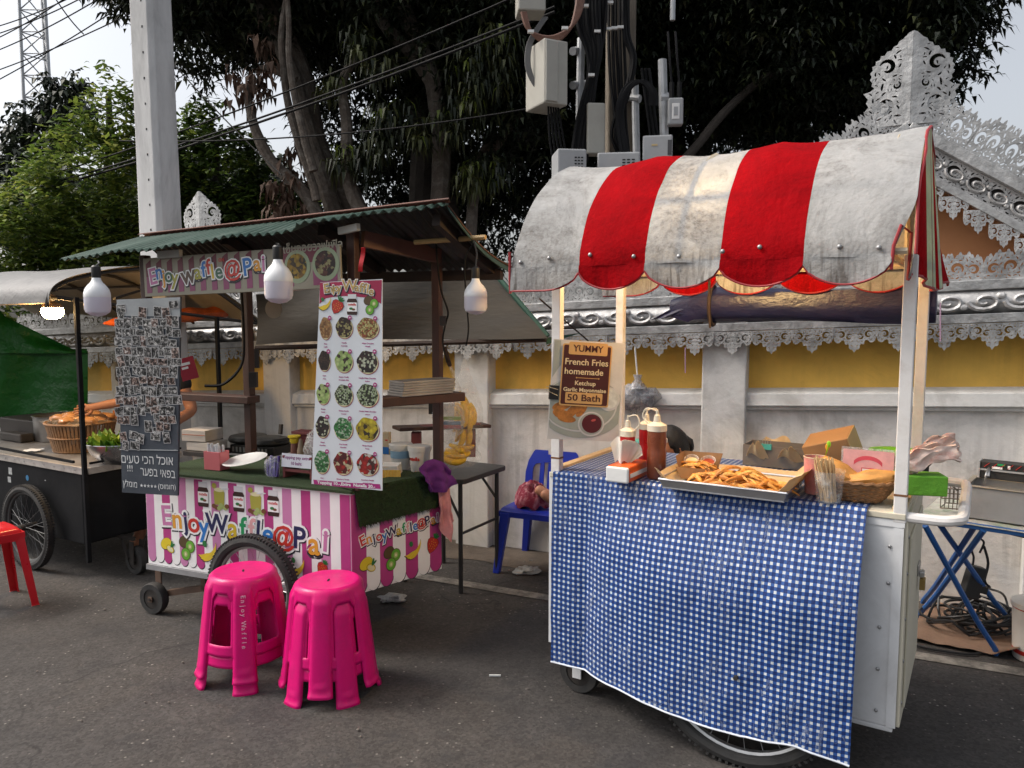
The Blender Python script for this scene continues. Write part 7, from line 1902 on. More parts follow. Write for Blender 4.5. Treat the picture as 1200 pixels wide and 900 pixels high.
# ---------------------------------------------------------------- canvas awning behind the waffle cart
awn = mat('awning_taupe', (.055, .048, .038), .8, var=.15, scale=3, bmp=.3, bscale=4, bdist=.03, dirt=(.032, .028, .024), dirtamt=.6, transl=.1, stretch=(.5, 1, 2)); awg = mat('awning_green', (.02, .07, .05), .7, var=.2)
e = thing('awning', 'taupe canvas awning with a dark green edge slanting down behind the waffle cart', 'awning', TR(*D(480, 360, 4.45)))
q = [D(300, 345, 4.55), D(578, 318, 4.3), D(642, 394, 4.1), D(300, 404, 4.5)]
b = MB(awn); b.sheet(30, 16, lambda s_, t: q[0].lerp(q[1], s_).lerp(q[3].lerp(q[2], s_), t) + V((0, .03 * math.sin(s_ * 8 + t * 3), .012 * math.sin(s_ * 5) * t)), thick=.003); part(b, 'canvas', e, world=True, smooth=60)
b = MB(awg); b.tube([q[1].lerp(q[2], i / 10) + V((0, -.01, .0)) for i in range(11)], .014, 6); b.sheet(4, 4, lambda s_, t: D(640 + 40 * s_, 396 - 6 * s_ + 8 * t * (1 - s_), 4.15) , thick=.004); part(b, 'green_edge', e, world=True)
b = MB(strapm); b.tube([D(300, 408, 4.5), D(640, 398, 4.12)], .016, 6); b.tube([D(632, 350, 4.1), D(690, 400, 4.6)], .005, 5); part(b, 'gap_line_and_cord', e, world=True)  # first tube is a dark line standing for the shaded gap below the canvas

# ---------------------------------------------------------------- stools
spink = mat('stool_pink', (.62, .004, .15), .32, var=.12, scale=5, bmp=.2, bscale=70, bdist=.002, spec=.32, dirt=(.42, .012, .12), dirtamt=.55, dscale=11, streak=.25)
def stool_shell(mb, hh):
    nT, nZ = 120, 36
    def rad(z): t = 1 - z / hh; return .138 + .052 * t ** .9
    def keep(a, z):
        d = abs(((a + PI / 5) % (2 * PI / 5)) - PI / 5)        # angle from the nearest leg
        if z > .355: return True
        hwid = math.radians(17.5) * .165 / rad(z)
        if d < hwid: return True
        if z > .335 and d < hwid + math.radians(4) * ((z - .335) / .02): return True
        return .098 < z < .150
    vs = []; idx = {}
    zz = [hh * k / nZ for k in range(nZ + 1)]
    for k, z in enumerate(zz):
        for j in range(nT):
            a = 2 * PI * j / nT; d = abs(((a + PI / 5) % (2 * PI / 5)) - PI / 5)
            r = rad(z); kk = max(0, 1 - (d / math.radians(14.5)) ** 9) if d < math.radians(14.5) else 0
            if z < .40: r += .011 * kk * min(1, (.40 - z) / .03)
            if z < .025: r += .010 * (1 - z / .025)
            if .03 < z < .05 and d < math.radians(8): r += .003
            if z > hh - .015: r -= .012 * ((z - hh + .015) / .015) ** 2
            vs.append((r * math.cos(a), r * math.sin(a), z))
    fs = []
    for k in range(nZ):
        for j in range(nT):
            if keep(2 * PI * (j + .5) / nT, (zz[k] + zz[k + 1]) / 2):
                j2 = (j + 1) % nT; fs.append((k * nT + j, k * nT + j2, (k + 1) * nT + j2, (k + 1) * nT + j))
    # seat: closes the top
    base = len(vs); rings = [.120, .105, .06]
    for q, r in enumerate(rings):
        for j in range(nT): a = 2 * PI * j / nT; vs.append((r * math.cos(a), r * math.sin(a), hh + (.0015 if q == 0 else -.003)))
    prev = nZ * nT
    for q in range(3):
        for j in range(nT): j2 = (j + 1) % nT; fs.append((prev + j, prev + j2, base + q * nT + j2, base + q * nT + j))
        prev = base + q * nT
    vs.append((0, 0, hh - .003)); c_ = len(vs) - 1
    for j in range(nT): fs.append((prev + j, prev + (j + 1) % nT, c_))
    mb.add(vs, fs)
    return rad
SH = .415
def make_stool(M_, label):
    e = thing('plastic_stool', label, 'stool', M_, 'pink plastic stools nested in pairs')
    b = MB(spink); stool_shell(b, SH)
    # drop unused points
    used_ = sorted({i for f in b.f for i in f}); mp = {o: n for n, o in enumerate(used_)}; b.v = [b.v[i] for i in used_]; b.f = [tuple(mp[i] for i in f) for f in b.f]
    o = part(b, 'shell', e, smooth=40); md = o.modifiers.new('wall', 'SOLIDIFY'); md.thickness = .0045; md.offset = -1
    b = MB(hole); b.disc(0, 0, .016, .005, .0006, TR(0, 0, SH - .0026), 0, 18); part(b, 'finger_slot', e, smooth=0)
    return e
NEST = .048
def at_stack(u, v, yaws, labels):
    p = G(u, v, SH + NEST); out = []
    for k, (y, lb) in enumerate(zip(yaws, labels)):
        M_ = TR(p.x, p.y, NEST * k) @ RZ(y)
        out.append(make_stool(M_, lb) if not out and not STOOLS else dup(STOOLS[0], M_, None, lb)); STOOLS.append(out[-1])
    return out
STOOLS = []
face = -PI / 2
ys1 = math.atan2(-G(285, 668, .46).y, -G(285, 668, .46).x)
s1_ = at_stack(285, 668, (ys1 - .03, ys1 - .03), ('lower pink stool of the left pair, mostly hidden under the lettered stool', 'upper pink stool of the left pair with hand lettered words down its front leg'))
ys2 = math.atan2(-G(385, 679, .46).y, -G(385, 679, .46).x)
s2_ = at_stack(385, 679, (ys2 + .36, ys2 - .22), ('lower pink stool of the right pair, its legs showing between the upper legs', 'upper plain pink stool of the right pair in front of the cart corner'))
# hand lettering on the front leg
cm_ = flat('scratch_pink', (.80, .40, .55)); b = MB(cm_)
def legpt(z): return .138 + .052 * (1 - z / SH) ** .9 + .0118
for i, ch in enumerate('Enjoy Waffle'):
    z = .352 - .0185 * i; r = legpt(z); sl = math.atan2(.052, SH)
    b.text(ch, .026, TR(r + .0006, .0, z) @ Matrix(((0, 0, 1, 0), (0, 1, 0, 0), (-1, 0, 0, 0), (0, 0, 0, 1))), .0004, .0006)
lt_ = part(b, 'lettering', s1_[1], smooth=0)
# red square stool, cut by the frame
sred = mat('stool_red', (.50, .006, .012), .3, var=.06, bmp=.05, spec=.6)
RSM = TR(-2.80, 4.02, 0) @ RZ(.79 + .08)
e = thing('plastic_stool', 'red square plastic stool cut off by the left edge of the picture', 'stool', RSM)
b = MB(sred); hw = .135
def sqf(s_, t):
    x = (2 * s_ - 1); y = (2 * t - 1); m_ = max(abs(x), abs(y)); return (hw * x * (1 - .06 * y * y), hw * y * (1 - .06 * x * x), .425 - .03 * max(0, (m_ - .86) / .14) ** 2 - .004 * (m_ < .7) - .004 * math.sin(m_ * 9))
b.sheet(24, 24, sqf, thick=.004); part(b, 'seat', e, smooth=60)
for sx in (-1, 1):
    for sy in (-1, 1):
        b = MB(sred); vs = []
        for z, o_, w_ in ((.40, hw * .96, .05), (.36, hw * .99, .045), (0, hw * 1.28, .036)):
            vs += [(sx * o_, sy * o_, z), (sx * (o_ - w_), sy * o_, z), (sx * (o_ - w_), sy * (o_ - .005), z), (sx * (o_ - .005), sy * (o_ - .005), z), (sx * (o_ - .005), sy * (o_ - w_), z), (sx * o_, sy * (o_ - w_), z)]
        fs = [(k * 6 + i, k * 6 + (i + 1) % 6, (k + 1) * 6 + (i + 1) % 6, (k + 1) * 6 + i) for k in range(2) for i in range(6)] + [(0, 1, 2, 3, 4, 5), (17, 16, 15, 14, 13, 12)]
        b.add(vs, fs); part(b, 'leg', e, smooth=0, bevel=.003)
for k in range(4):
    b = MB(sred); b.T = RZ(k * PI / 2); b.add([(-hw * .97, -hw * .99, .402), (hw * .97, -hw * .99, .402), (hw * .97, -hw * 1.0, .372), (hw * .7, -hw * .985, .36), (-hw * .7, -hw * .985, .36), (-hw * .97, -hw * 1.0, .372)], [(0, 5, 4, 3, 2, 1)]); o = part(b, 'apron', e, smooth=0); md = o.modifiers.new('wall', 'SOLIDIFY'); md.thickness = .004; md.offset = 0

# ---------------------------------------------------------------- blue chair against the wall
cblue = mat('chair_blue', (.010, .028, .33), .32, var=.08, bmp=.05, spec=.55)
CH = Frame(V((.185, 4.68, 0)), V((.185, 4.68, 0)) + WF.ex)
e = thing('plastic_chair', 'blue plastic chair with a slotted rounded back standing against the wall', 'chair', CH.M)
b = MB(cblue); b.sheet(16, 14, lambda s_, t: ((s_ - .5) * (.40 - .04 * t), -.20 + .40 * t, .39 - .018 * math.sin(PI * s_) * math.sin(PI * t) - .025 * max(0, (.12 - t) / .12) ** 2), thick=.006)
b.box((-.20, -.205, .345), (.20, -.197, .378)); b.add([(-.202, -.2, .378), (-.18, .2, .385), (-.178, .2, .35), (-.202, -.2, .345)], [(0, 1, 2, 3)]); b.add([(.202, -.2, .378), (.18, .2, .385), (.178, .2, .35), (.202, -.2, .345)], [(3, 2, 1, 0)])
part(b, 'seat', e, smooth=50)
ou = [(-.185, 0), (-.198, .09), (-.198, .145), (-.182, .21), (-.148, .265), (-.10, .303), (-.05, .32)]; ou = ou + [(-x, y) for x, y in ou[::-1]]
inn = [(-.14, 0), (-.147, .08), (-.15, .14), (-.148, .17), (-.135, .19), (-.10, .20), (-.05, .205)]; inn = inn + [(-x, y) for x, y in inn[::-1]]
b = MB(cblue); b.T = TR(0, .195, .38) @ RX(-.18) @ SC(1, 1, 1.14) @ RX90
for k in range(13):
    if k != 6: b.prism([ou[k], ou[k + 1], inn[k + 1], inn[k]], .012)
for z0, z1 in ((.205, .25), (.285, .325)): b.prism([(-.05, z0), (.05, z0), (.05, z1 - .005 * (z0 > .25)), (-.05, z1 - .005 * (z0 > .25))], .012)
for x in (-.085, -.03, .03, .085): b.prism([(x - .016, 0), (x + .016, 0), (x + .014, .203), (x - .014, .203)], .010, TR(0, 0, .001))
b.T = None
part(b, 'backrest', e, smooth=0)
for sx in (-1, 1):
    for y0, y1 in ((-.19, -.225), (.185, .225)):
        b = MB(cblue); vs = []
        for z, k in ((.37, 0), (.0, 1)):
            x = sx * (.19 + .035 * k); y = lerp(y0, y1, k); w_ = .062 - .022 * k
            vs += [(x, y - .02, z), (x - sx * w_, y - .02, z), (x - sx * w_, y + .02, z), (x, y + .02, z)]
        b.add(vs, [(0, 1, 2, 3), (7, 6, 5, 4), (0, 4, 5, 1), (1, 5, 6, 2), (2, 6, 7, 3), (3, 7, 4, 0)]); part(b, 'leg', e, smooth=0, bevel=.006)
maroon = mat('cloth_maroon', (.20, .012, .035), .9, var=.25, scale=9, bmp=.5, bscale=12, bdist=.02, dirt=(.55, .30, .32), dirtamt=.9, dscale=16)
b = MB(maroon); b.T = CH.M @ TR(-.09, -.03, .41)
def shf(s_, t):
    r = t; a = 2 * PI * s_; n_ = 1 - abs(noise.noise(V((math.cos(a) * r * 2.6, math.sin(a) * r * 2.6, 4)))) * 1.6
    return V((.035 + (.115 + .02 * math.sin(a * 3)) * r * math.cos(a), .005 + .10 * r * math.sin(a), -.018 + .15 * (1 - r * r) ** .6 * (.62 + .38 * n_) + .012 * math.sin(a * 7) * r))
b.sheet(60, 22, shf, thick=.004)
b.T = None; solo(b, 'shawl', 'bundled maroon patterned cloth on the seat of the blue chair', 'cloth')

# ---------------------------------------------------------------- black folding table with bananas
tblk = mat('table_black', (.022, .022, .024), .5, var=.2, scale=8, bmp=.2)
ta_, tb__ = G(540, 562, .66), G(591, 545, .66); ty_ = (tb__ - ta_).normalized(); TB = Frame(ta_, ta_ + V((ty_.y, -ty_.x, 0)))
e = thing('folding_table', 'black folding table standing between the waffle cart and the wall', 'table', TB.M)
b = MB(tblk); tw2, td2 = .02, (tb__ - ta_).length
b.prism([(x - .50, y - .0) for x, y in rrect(0, 0, tw2 + .50, td2, .03, 5)], .028, TR(0, 0, .632)); part(b, 'table_top', e, bevel=.004)
for x in (-.42, tw2 - .05):
    for y in (.04, td2 - .04):
        b = MB(tblk); b.tube([(x, y, .632), (x, y, 0)], .013, 8); part(b, 'leg', e)
b = MB(tblk); b.tube([(tw2 - .05, .04, .34), (tw2 - .05, td2 - .04, .34)], .008, 6); b.tube([(-.42, .04, .34), (-.42, td2 - .04, .34)], .008, 6); b.tube([(tw2 - .05, .04, .42), (tw2 - .18, .05, .63)], .008, 6); b.tube([(tw2 - .05, td2 - .04, .46), (tw2 - .18, td2 - .06, .63)], .008, 6)
part(b, 'brace', e)
bnm = mat('banana_skin', (.76, .46, .03), .5, var=.2, scale=9, bmp=.1, dirt=(.22, .10, .015), dirtamt=.6, dscale=14)
def banana_mesh():
    mb = MB(bnm); pts = []; rr = []
    for i in range(13):
        t = i / 12; a = -.55 + 1.1 * t; pts.append((.11 * math.sin(a) * 1.25, .0, .11 * (1 - math.cos(a)) * 1.3)); rr.append(.0165 * 1.15 * math.sin(PI * (.06 + .88 * t)) ** .55 if i < 12 else .005)
    mb.tube(pts, rr, 7); return finish(mb, 'banana', smooth=60)
bn0 = banana_mesh(); bn_used = [False]
def banana(M_, label, grp):
    if bn_used[0]: o = bn0.copy(); COL.objects.link(o)
    else: o = bn0; bn_used[0] = True
    o.matrix_world = M_; tag(o, label, 'banana', grp)
hb_ = D(547, 492, 4.13); rb = random.Random(2)
for i, (u_, v_, d_) in enumerate([(541, 486, 4.12), (546, 489, 4.08), (551, 492, 4.08), (555, 488, 4.12), (544, 474, 4.15), (549, 498, 4.14), (538, 503, 4.16), (543, 510, 4.10), (550, 512, 4.12), (536, 492, 4.18), (547, 480, 4.18)]):
    banana(TR(*D(u_, v_, d_)) @ RZ(2.6 + .5 * math.sin(i * 2.1)) @ RY(PI / 2 + rb.gauss(0, .12)), 'ripe banana hanging in the clear plastic bag by the brown post', 'bananas in the hanging bag')
lb_ = D(538, 536, 4.10)
for i in range(8):
    banana(TR(*(lb_ + V((-.005 + .018 * (i % 3) - .02, .02 * (i - 3), .028 * (i % 3) - .015)))) @ RZ(rb.gauss(-.3, .3)) @ RX(rb.gauss(.3, .5)), 'ripe banana lying in the plastic bag on the black table', 'bananas in the bag on the table')
filmb = clearmat('bag_clear', (.78, .74, .66), .13, .12)
b = MB(filmb); b.lathe([(.02, -.24), (.075, -.20), (.10, -.11), (.098, .0), (.07, .10), (.030, .19), (.012, .27)], 22, TR(*(hb_ + V((-.01, 0, .06))))); b.tube([hb_ + V((.0, 0, .17)), D(536, 455, 4.1), D(527, 428, 4.02)], .008, 6); b.tube([hb_ + V((.05, 0, .14)), D(541, 460, 4.1), D(528, 428, 4.02)], .006, 6)
b.m(strapm); b.tube([D(527, 428, 4.02), D(521, 408, 3.9)], .012, 6)
solo(b, 'plastic_bag', 'long clear plastic bag of bananas hanging beside the brown post', 'bag', smooth=60)
b = MB(filmb); b.ell(lb_ + V((-.0, .03, .005)), (.105, .11, .062), 22, 14, wob=.4, seed=5); solo(b, 'plastic_bag', 'clear plastic bag of bananas lying on the black folding table', 'bag', smooth=60)
b = MB(clearmat('bag_print', (.6, .6, .62), .22, .15)); q0 = D(524, 490, 3.9); b.ell(q0, (.085, .03, .13), 18, 12, wob=.3, seed=9); 
for zc_, cc in ((-.045, (.30, .04, .06)), (-.025, (.10, .20, .34)), (.0, (.16, .30, .04))): b.m(mat('pack_%d' % int(cc[0] * 100), cc, .5, bmp=0)); b.cbox(q0 + V((.02, 0, zc_)), (.10, .012, .016))
b.m(sock); b.cbox(q0 + V((-.07, .01, .07)), (.05, .012, .10)); solo(b, 'plastic_bag', 'small clear bag of coloured packets under the brown side shelf', 'bag', smooth=50)
# small dark red shelf behind the tubs
b = MB(brownw); b.bar(D(464, 502, 3.95), D(570, 498, 4.2), .12, .018, up=(0, 0, 1)); b.m(redw); b.bar(D(482, 501, 3.99), D(560, 496, 4.17), .08, .012, up=(0, 0, 1)); b.m(redw); b.bar(D(488, 506, 4.0), D(488, 545, 4.0), .05); b.bar(D(553, 503, 4.16), D(553, 535, 4.16), .04); solo(b, 'wooden_rack', 'small dark red wooden rack between the waffle cart and the wall', 'rack', smooth=0, bevel=.003)
# grey bag on a nail
b = MB(clearmat('bag_grey', (.42, .42, .44), .42, .25)); gq = WF.pl(748, 466, -.08); gw = WF.W(gq.x, -.10, gq.z)
b.ell(gw, (.115, .07, .085), 22, 14, wob=.55, seed=4); b.lathe([(.06, 0), (.02, .05), (.028, .08)], 14, TR(*(gw + V((0, 0, .06))))); b.m(tie); nt_ = WF.W(WF.pl(746, 405, -.05).x, -.09, WF.pl(746, 405, -.05).z); b.tube([gw + V((0, 0, .11)), nt_], .005, 5)
solo(b, 'plastic_bag', 'knotted grey plastic bag hanging on a string from the wall trim', 'bag', smooth=60)
b = MB(mat('bag_stuff_grey', (.22, .22, .24), .7, var=.4, scale=14, bmp=.5)); 
for k in range(3): b.ell(gw + V((.05 * (k - 1), .0, .012 * math.sin(k * 3))), (.055, .045, .06), 14, 10, wob=.5, seed=k)
solo(b, 'folded_bag', 'crumpled grey bags inside the knotted bag on the wall', 'bags')
for u, v0, v1 in ((803, 407, 437), (1102, 355, 400)):
    b = MB(mat('thread_mauve', (.40, .25, .34), .8)); a = WF.pl(u, v0, -.12); c2 = WF.pl(u, v1, -.12); b.tube([WF.M @ a, WF.M @ c2], .0035, 5); solo(b, 'thread', 'thin mauve thread hanging from the pierced trim ' + ('left of the white pilaster' if u < 900 else 'right of the rear cart post'), 'thread')

# ---------------------------------------------------------------- fryer on the blue folding table
tblue = mat('table_blue', (.02, .11, .36), .4, var=.12, scale=8, bmp=.1)
FT_ = Frame(G(1086, 603, .68), G(1215, 622, .68))
e = thing('folding_table', 'blue folding table with crossed tube legs at the right edge', 'table', FT_.M)
b = MB(tblue); b.box((-.02, 0, .645), (.72, .014, .672)); b.box((-.02, .40, .645), (.72, .414, .672)); b.box((-.02, .0145, .645), (-.006, .3995, .672)); part(b, 'rim', e, smooth=0, bevel=.004)
b = MB(mat('news_cover', (.42, .42, .38), .7, var=.3, scale=20, bmp=.1, dirt=(.10, .22, .08), dirtamt=.7, dscale=14)); b.sheet(30, 10, lambda s_, t: (lerp(-.03, .72, s_), lerp(-.008, .41, t), .676 + .004 * noise.noise(V((s_ * 20, t * 6, 0))) - (.010 if t < .05 else 0)), thick=.002); part(b, 'table_cover', e)
for (u0, v0, u1, v1) in ((1084, 616, 1166, 766), (1097, 609, 1188, 737), (1153, 621, 1078, 723), (1142, 617, 1082, 708)):
    b = MB(tblue); a, c2 = G(u0, v0, .65), G(u1, v1, .012); m1 = a.lerp(c2, .72); b.tube(smoothpath([a, a.lerp(c2, .3), m1, c2 + V((0, 0, .02)), c2], 3), .0125, 8); part(b, 'leg', e, world=True)
b = MB(mat('cloth_black', (.01, .01, .011), .9, var=.3)); b.sheet(16, 6, lambda s_, t: V((lerp(-.0, .72, s_), .38 - .02 * math.sin(s_ * 9), .640 - t * (.07 + .12 * s_ ** 2))), thick=.003); part(b, 'black_cloth', e, smooth=60)
ss = mat('fryer_steel', (.40, .41, .42), .42, metal=.3, var=.1, scale=5, bmp=.05, dirt=(.12, .12, .12), dirtamt=.4); ssi = mat('fryer_inner', (.42, .37, .30), .35, metal=.7, var=.2)
fp = FT_.pl(1126, 598, .05); FY = FT_.M @ TR(fp.x + .0, .05, .682)
e = thing('deep_fryer', 'grey steel deep fryer with a black control panel on the blue table', 'fryer', FY)
fw, fd, fh = .34, .26, .135
b = MB(ss); 
for lo, hi in (((0, 0, 0), (fw, .008, fh)), ((0, fd - .008, 0), (fw, fd, fh)), ((0, .0085, 0), (.008, fd - .0085, fh)), ((fw - .008, .0085, 0), (fw, fd - .0085, fh)), ((.0085, .0085, 0), (fw - .0085, fd - .0085, .01))): b.box(lo, hi)
part(b, 'housing', e, smooth=0, bevel=.003)
b = MB(ssi); b.box((.0, -.006, fh + .0005), (fw, .02, fh + .008)); b.box((.0, fd - .03, fh + .0005), (fw, fd, fh + .008)); b.box((0, .0205, fh + .0005), (.022, fd - .0305, fh + .008)); b.box((.009, .009, fh - .05), (fw - .009, fd - .009, fh - .045)); part(b, 'tank', e, smooth=0, bevel=.003)
b = MB(sock); b.box((.035, fd - .055, fh + .008), (fw, fd + .02, fh + .085)); part(b, 'control_box', e, smooth=0, bevel=.003)
b = MB(ss); b.box((.028, fd - .06, fh + .0085), (.034, fd + .02, fh + .086)); b.box((.035, fd - .060, fh + .045), (fw, fd - .0555, fh + .052)); part(b, 'panel_frame', e, smooth=0)
b = MB(INK['red'], INK['green'], inkw)
b.m(INK['red'])
for k in range(6): b.bar((.05 + .03 * k, fd - .0565, fh + .06), (.07 + .03 * k, fd - .0565, fh + .08), .003, .002)
b.m(INK['green']); b.box((.10, fd - .0575, fh + .072), (.13, fd - .0566, fh + .08)); b.m(inkw); b.box((.08, fd - .0575, fh + .056), (.12, fd - .0566, fh + .066)); b.box((.14, fd - .0575, fh + .06), (.15, fd - .0566, fh + .075)); part(b, 'panel_print', e, smooth=0)
b = MB(chrome)
for x in (.07, .24): b.tube(smoothpath([(x, .10, fh + .005), (x + .005, .10, fh + .05), (x, fd - .06, fh + .055), (x, fd - .06, fh + .02)], 4), .005, 6)
part(b, 'heating_loop', e)
b = MB(mat('wire_dark', (.14, .12, .10), .5, metal=.6)); b.T = FT_.M @ TR(.03, .12, .682)
for z in (.01, .055, .10): b.tube([(0, 0, z), (.13, 0, z + .01), (.13, .12, z + .01), (0, .12, z)], .003, 5, closed=True)
for i in range(9):
    for y in (0, .12): b.tube([(.13 * i / 8, y, .01), (.13 * i / 8, y, .10 + .01 * i / 8)], .0018, 4)
b.tube([(.06, 0, .10), (.06, -.08, .13)], .004, 5); b.T = None; solo(b, 'fry_basket', 'dark wire frying basket between the cart handle and the fryer', 'basket')
b = MB(sock); b.T = TR(*D(1085, 540, 3.3)); b.ell((0, 0, 0), (.026, .026, .028), 14, 10); b.box((-.01, -.01, -.10), (.01, .01, -.02)); b.T = None; solo(b, 'knob_handle', 'black knob showing behind the rear right cart post', 'knob')
# cable coil, sockets, brown sheet, bucket
coilc = mat('lead_black', (.012, .012, .013), .5, var=.2, bmp=0)
rc = random.Random(6); cc_ = G(1150, 742, 0)
for k in range(2):
    pts = []
    for i in range(90):
        a = i * .42 + k; rr_ = .12 + .05 * math.sin(i * .31 + k * 2) + .04 * math.sin(i * .13)
        pts.append(cc_ + V((rr_ * math.cos(a) * 1.15 + .06 * math.sin(i * .07), rr_ * math.sin(a) * .9, .02 + .05 * abs(math.sin(i * .23 + k)) + .012 * (i % 7))))
    b = MB(coilc); b.tube(smoothpath(pts, 2), .0065, 6); solo(b, 'extension_lead', 'black extension lead coiled under the blue table', 'cable', 'cables under the blue table')
b = MB(coilc); b.tube(smoothpath([G(1160, 690, .22), G(1178, 700, .12), G(1180, 740, .0) + V((0, 0, .01)), G(1150, 765, .01), G(1100, 762, .012), G(1070, 755, .012)], 6), .006, 6); b.tube(smoothpath([D(1148, 648, 3.55), D(1153, 636, 3.55), D(1147, 632, 3.55), D(1139, 643, 3.55), D(1141, 653, 3.55), D(1140, 662, 3.55)], 5), .005, 6); b.tube(smoothpath([D(1153, 640, 3.55), D(1158, 660, 3.55), D(1154, 680, 3.55), D(1160, 688, 3.5)], 5), .006, 6)
solo(b, 'extension_lead', 'black lead running from the hanging socket block to the floor', 'cable')
b = MB(sock); b.T = TR(*D(1141, 680, 3.55)) @ RY(.25); b.box((-.04, -.025, -.085), (.035, .025, .07)); b.box((.035, -.02, -.05), (.07, .02, -.01)); b.T = None; solo(b, 'socket_block', 'black socket block hanging under the blue table', 'socket', smooth=0, bevel=.006)
sheetm = mat('brown_sheet', (.20, .125, .085), .85, var=.2, scale=3, bmp=.5, bscale=9, bdist=.02, dirt=(.10, .07, .05), dirtamt=.6)
gs = [G(1068, 752), G(1192, 777), G(1235, 728), G(1085, 704)]
b = MB(sheetm); b.sheet(30, 16, lambda s_, t: gs[0].lerp(gs[1], s_).lerp(gs[3].lerp(gs[2], s_), t) + V((0, 0, .02 + .008 * noise.noise(V((s_ * 6, t * 5, 0))) + .05 * max(0, (s_ - .78) / .22) * max(0, 1 - t * 3))), thick=.002); solo(b, 'ground_sheet', 'brown plastic sheet spread on the ground under the blue table', 'sheet', smooth=60)
b = MB(mat('bucket_white', (.62, .60, .57), .4, var=.06), INK['red']); p = G(1213, 772); b.T = TR(p.x, p.y, 0); b.lathe([(.085, 0), (.09, .005), (.10, .24), (.106, .242), (.106, .262), (.10, .265)], 24); b.m(INK['red']); b.lathe([(.0915, .03), (.0925, .05)], 24, caps=False); b.lathe([(.1005, .235), (.1007, .2405)], 24, caps=False); b.T = None; solo(b, 'bucket', 'white bucket with red bands cut off by the right edge of the picture', 'bucket')
# litter
for (u, v, sz, lb) in ((618, 672, .06, 'crumpled grey plastic wrapper on the ground beside the blue chair'), (460, 706, .055, 'pale rolled paper lying under the waffle cart')):
    b = MB(mat('litter_grey', (.32, .33, .33), .6, var=.4, scale=40, bmp=.6)); p = G(u, v); b.ell((p.x, p.y, .022), (sz * 1.2, sz * .8, .022), 16, 10, wob=.8, seed=u); solo(b, 'litter', lb, 'litter')
b = MB(packw); p = G(580, 793); b.cbox((p.x, p.y, .006), (.05, .007, .006), None); solo(b, 'litter', 'small white stick lying on the road between the carts', 'litter')

# ---------------------------------------------------------------- people
skinm = mat('skin', (.36, .165, .095), .55, var=.08, scale=12, bmp=.08, bscale=120, spec=.4); hairm = mat('hair_black', (.006, .0045, .004), .5, var=.4, scale=60, bmp=.7, bscale=90, stretch=(6, 6, 1)); tee = mat('cotton_black', (.012, .012, .014), .9, var=.2, bmp=.3); jeans = mat('trousers_dark', (.03, .035, .05), .9, var=.2, bmp=.3)
def skinned(name, parent, nodes, edges, mt_, root=0, sub=2):
    me = bpy.data.meshes.new(name); inv = Matrix([list(parent['_m'])[i * 4:i * 4 + 4] for i in range(4)]).inverted()
    me.from_pydata([tuple(inv @ V(n[0])) for n in nodes], edges, []); me.materials.append(mt_)
    o = bpy.data.objects.new(name, me); COL.objects.link(o); o.parent = parent
    md = o.modifiers.new('skin', 'SKIN'); md.use_smooth_shade = True
    for i, n in enumerate(nodes):
        sv = me.skin_vertices[0].data[i]; r = n[1]; sv.radius = r if isinstance(r, tuple) else (r, r); sv.use_root = (i == root)
    m2 = o.modifiers.new('sub', 'SUBSURF'); m2.levels = sub; m2.render_levels = sub
    return o
def hand(nodes, edges, wrist, d, side, up, s_=1.0, curl=.9):
    """palm and five bent fingers growing from a wrist node"""
    d = d.normalized(); side = side.normalized(); up = up.normalized(); w = nodes[wrist][0]
    nodes.append((w + d * .045 * s_, (.026 * s_, .014 * s_))); palm = len(nodes) - 1; edges.append((wrist, palm))
    for k, (off, ln) in enumerate(((-.026, .062), (-.009, .072), (.009, .068), (.025, .052))):
        a = w + d * .082 * s_ + side * off * s_; nodes.append((a, .0085 * s_)); i0 = len(nodes) - 1; edges.append((palm, i0))
        q = a; dd_ = d.copy()
        for j in range(3):
            dd_ = (dd_ * math.cos(curl * .55) - up * math.sin(curl * .55)).normalized(); q = q + dd_ * ln * s_ * (.42, .33, .25)[j]; nodes.append((q, (.0080 - .0012 * j) * s_)); edges.append((len(nodes) - 2, len(nodes) - 1))
    a = w + d * .03 * s_ - side * .03 * s_; nodes.append((a, .011 * s_)); edges.append((palm, len(nodes) - 1))
    nodes.append((a + (d * .7 - side * .6 - up * .3).normalized() * .034 * s_, .0095 * s_)); edges.append((len(nodes) - 2, len(nodes) - 1)); nodes.append((nodes[-1][0] + (d - up * .5).normalized() * .026 * s_, .008 * s_)); edges.append((len(nodes) - 2, len(nodes) - 1))
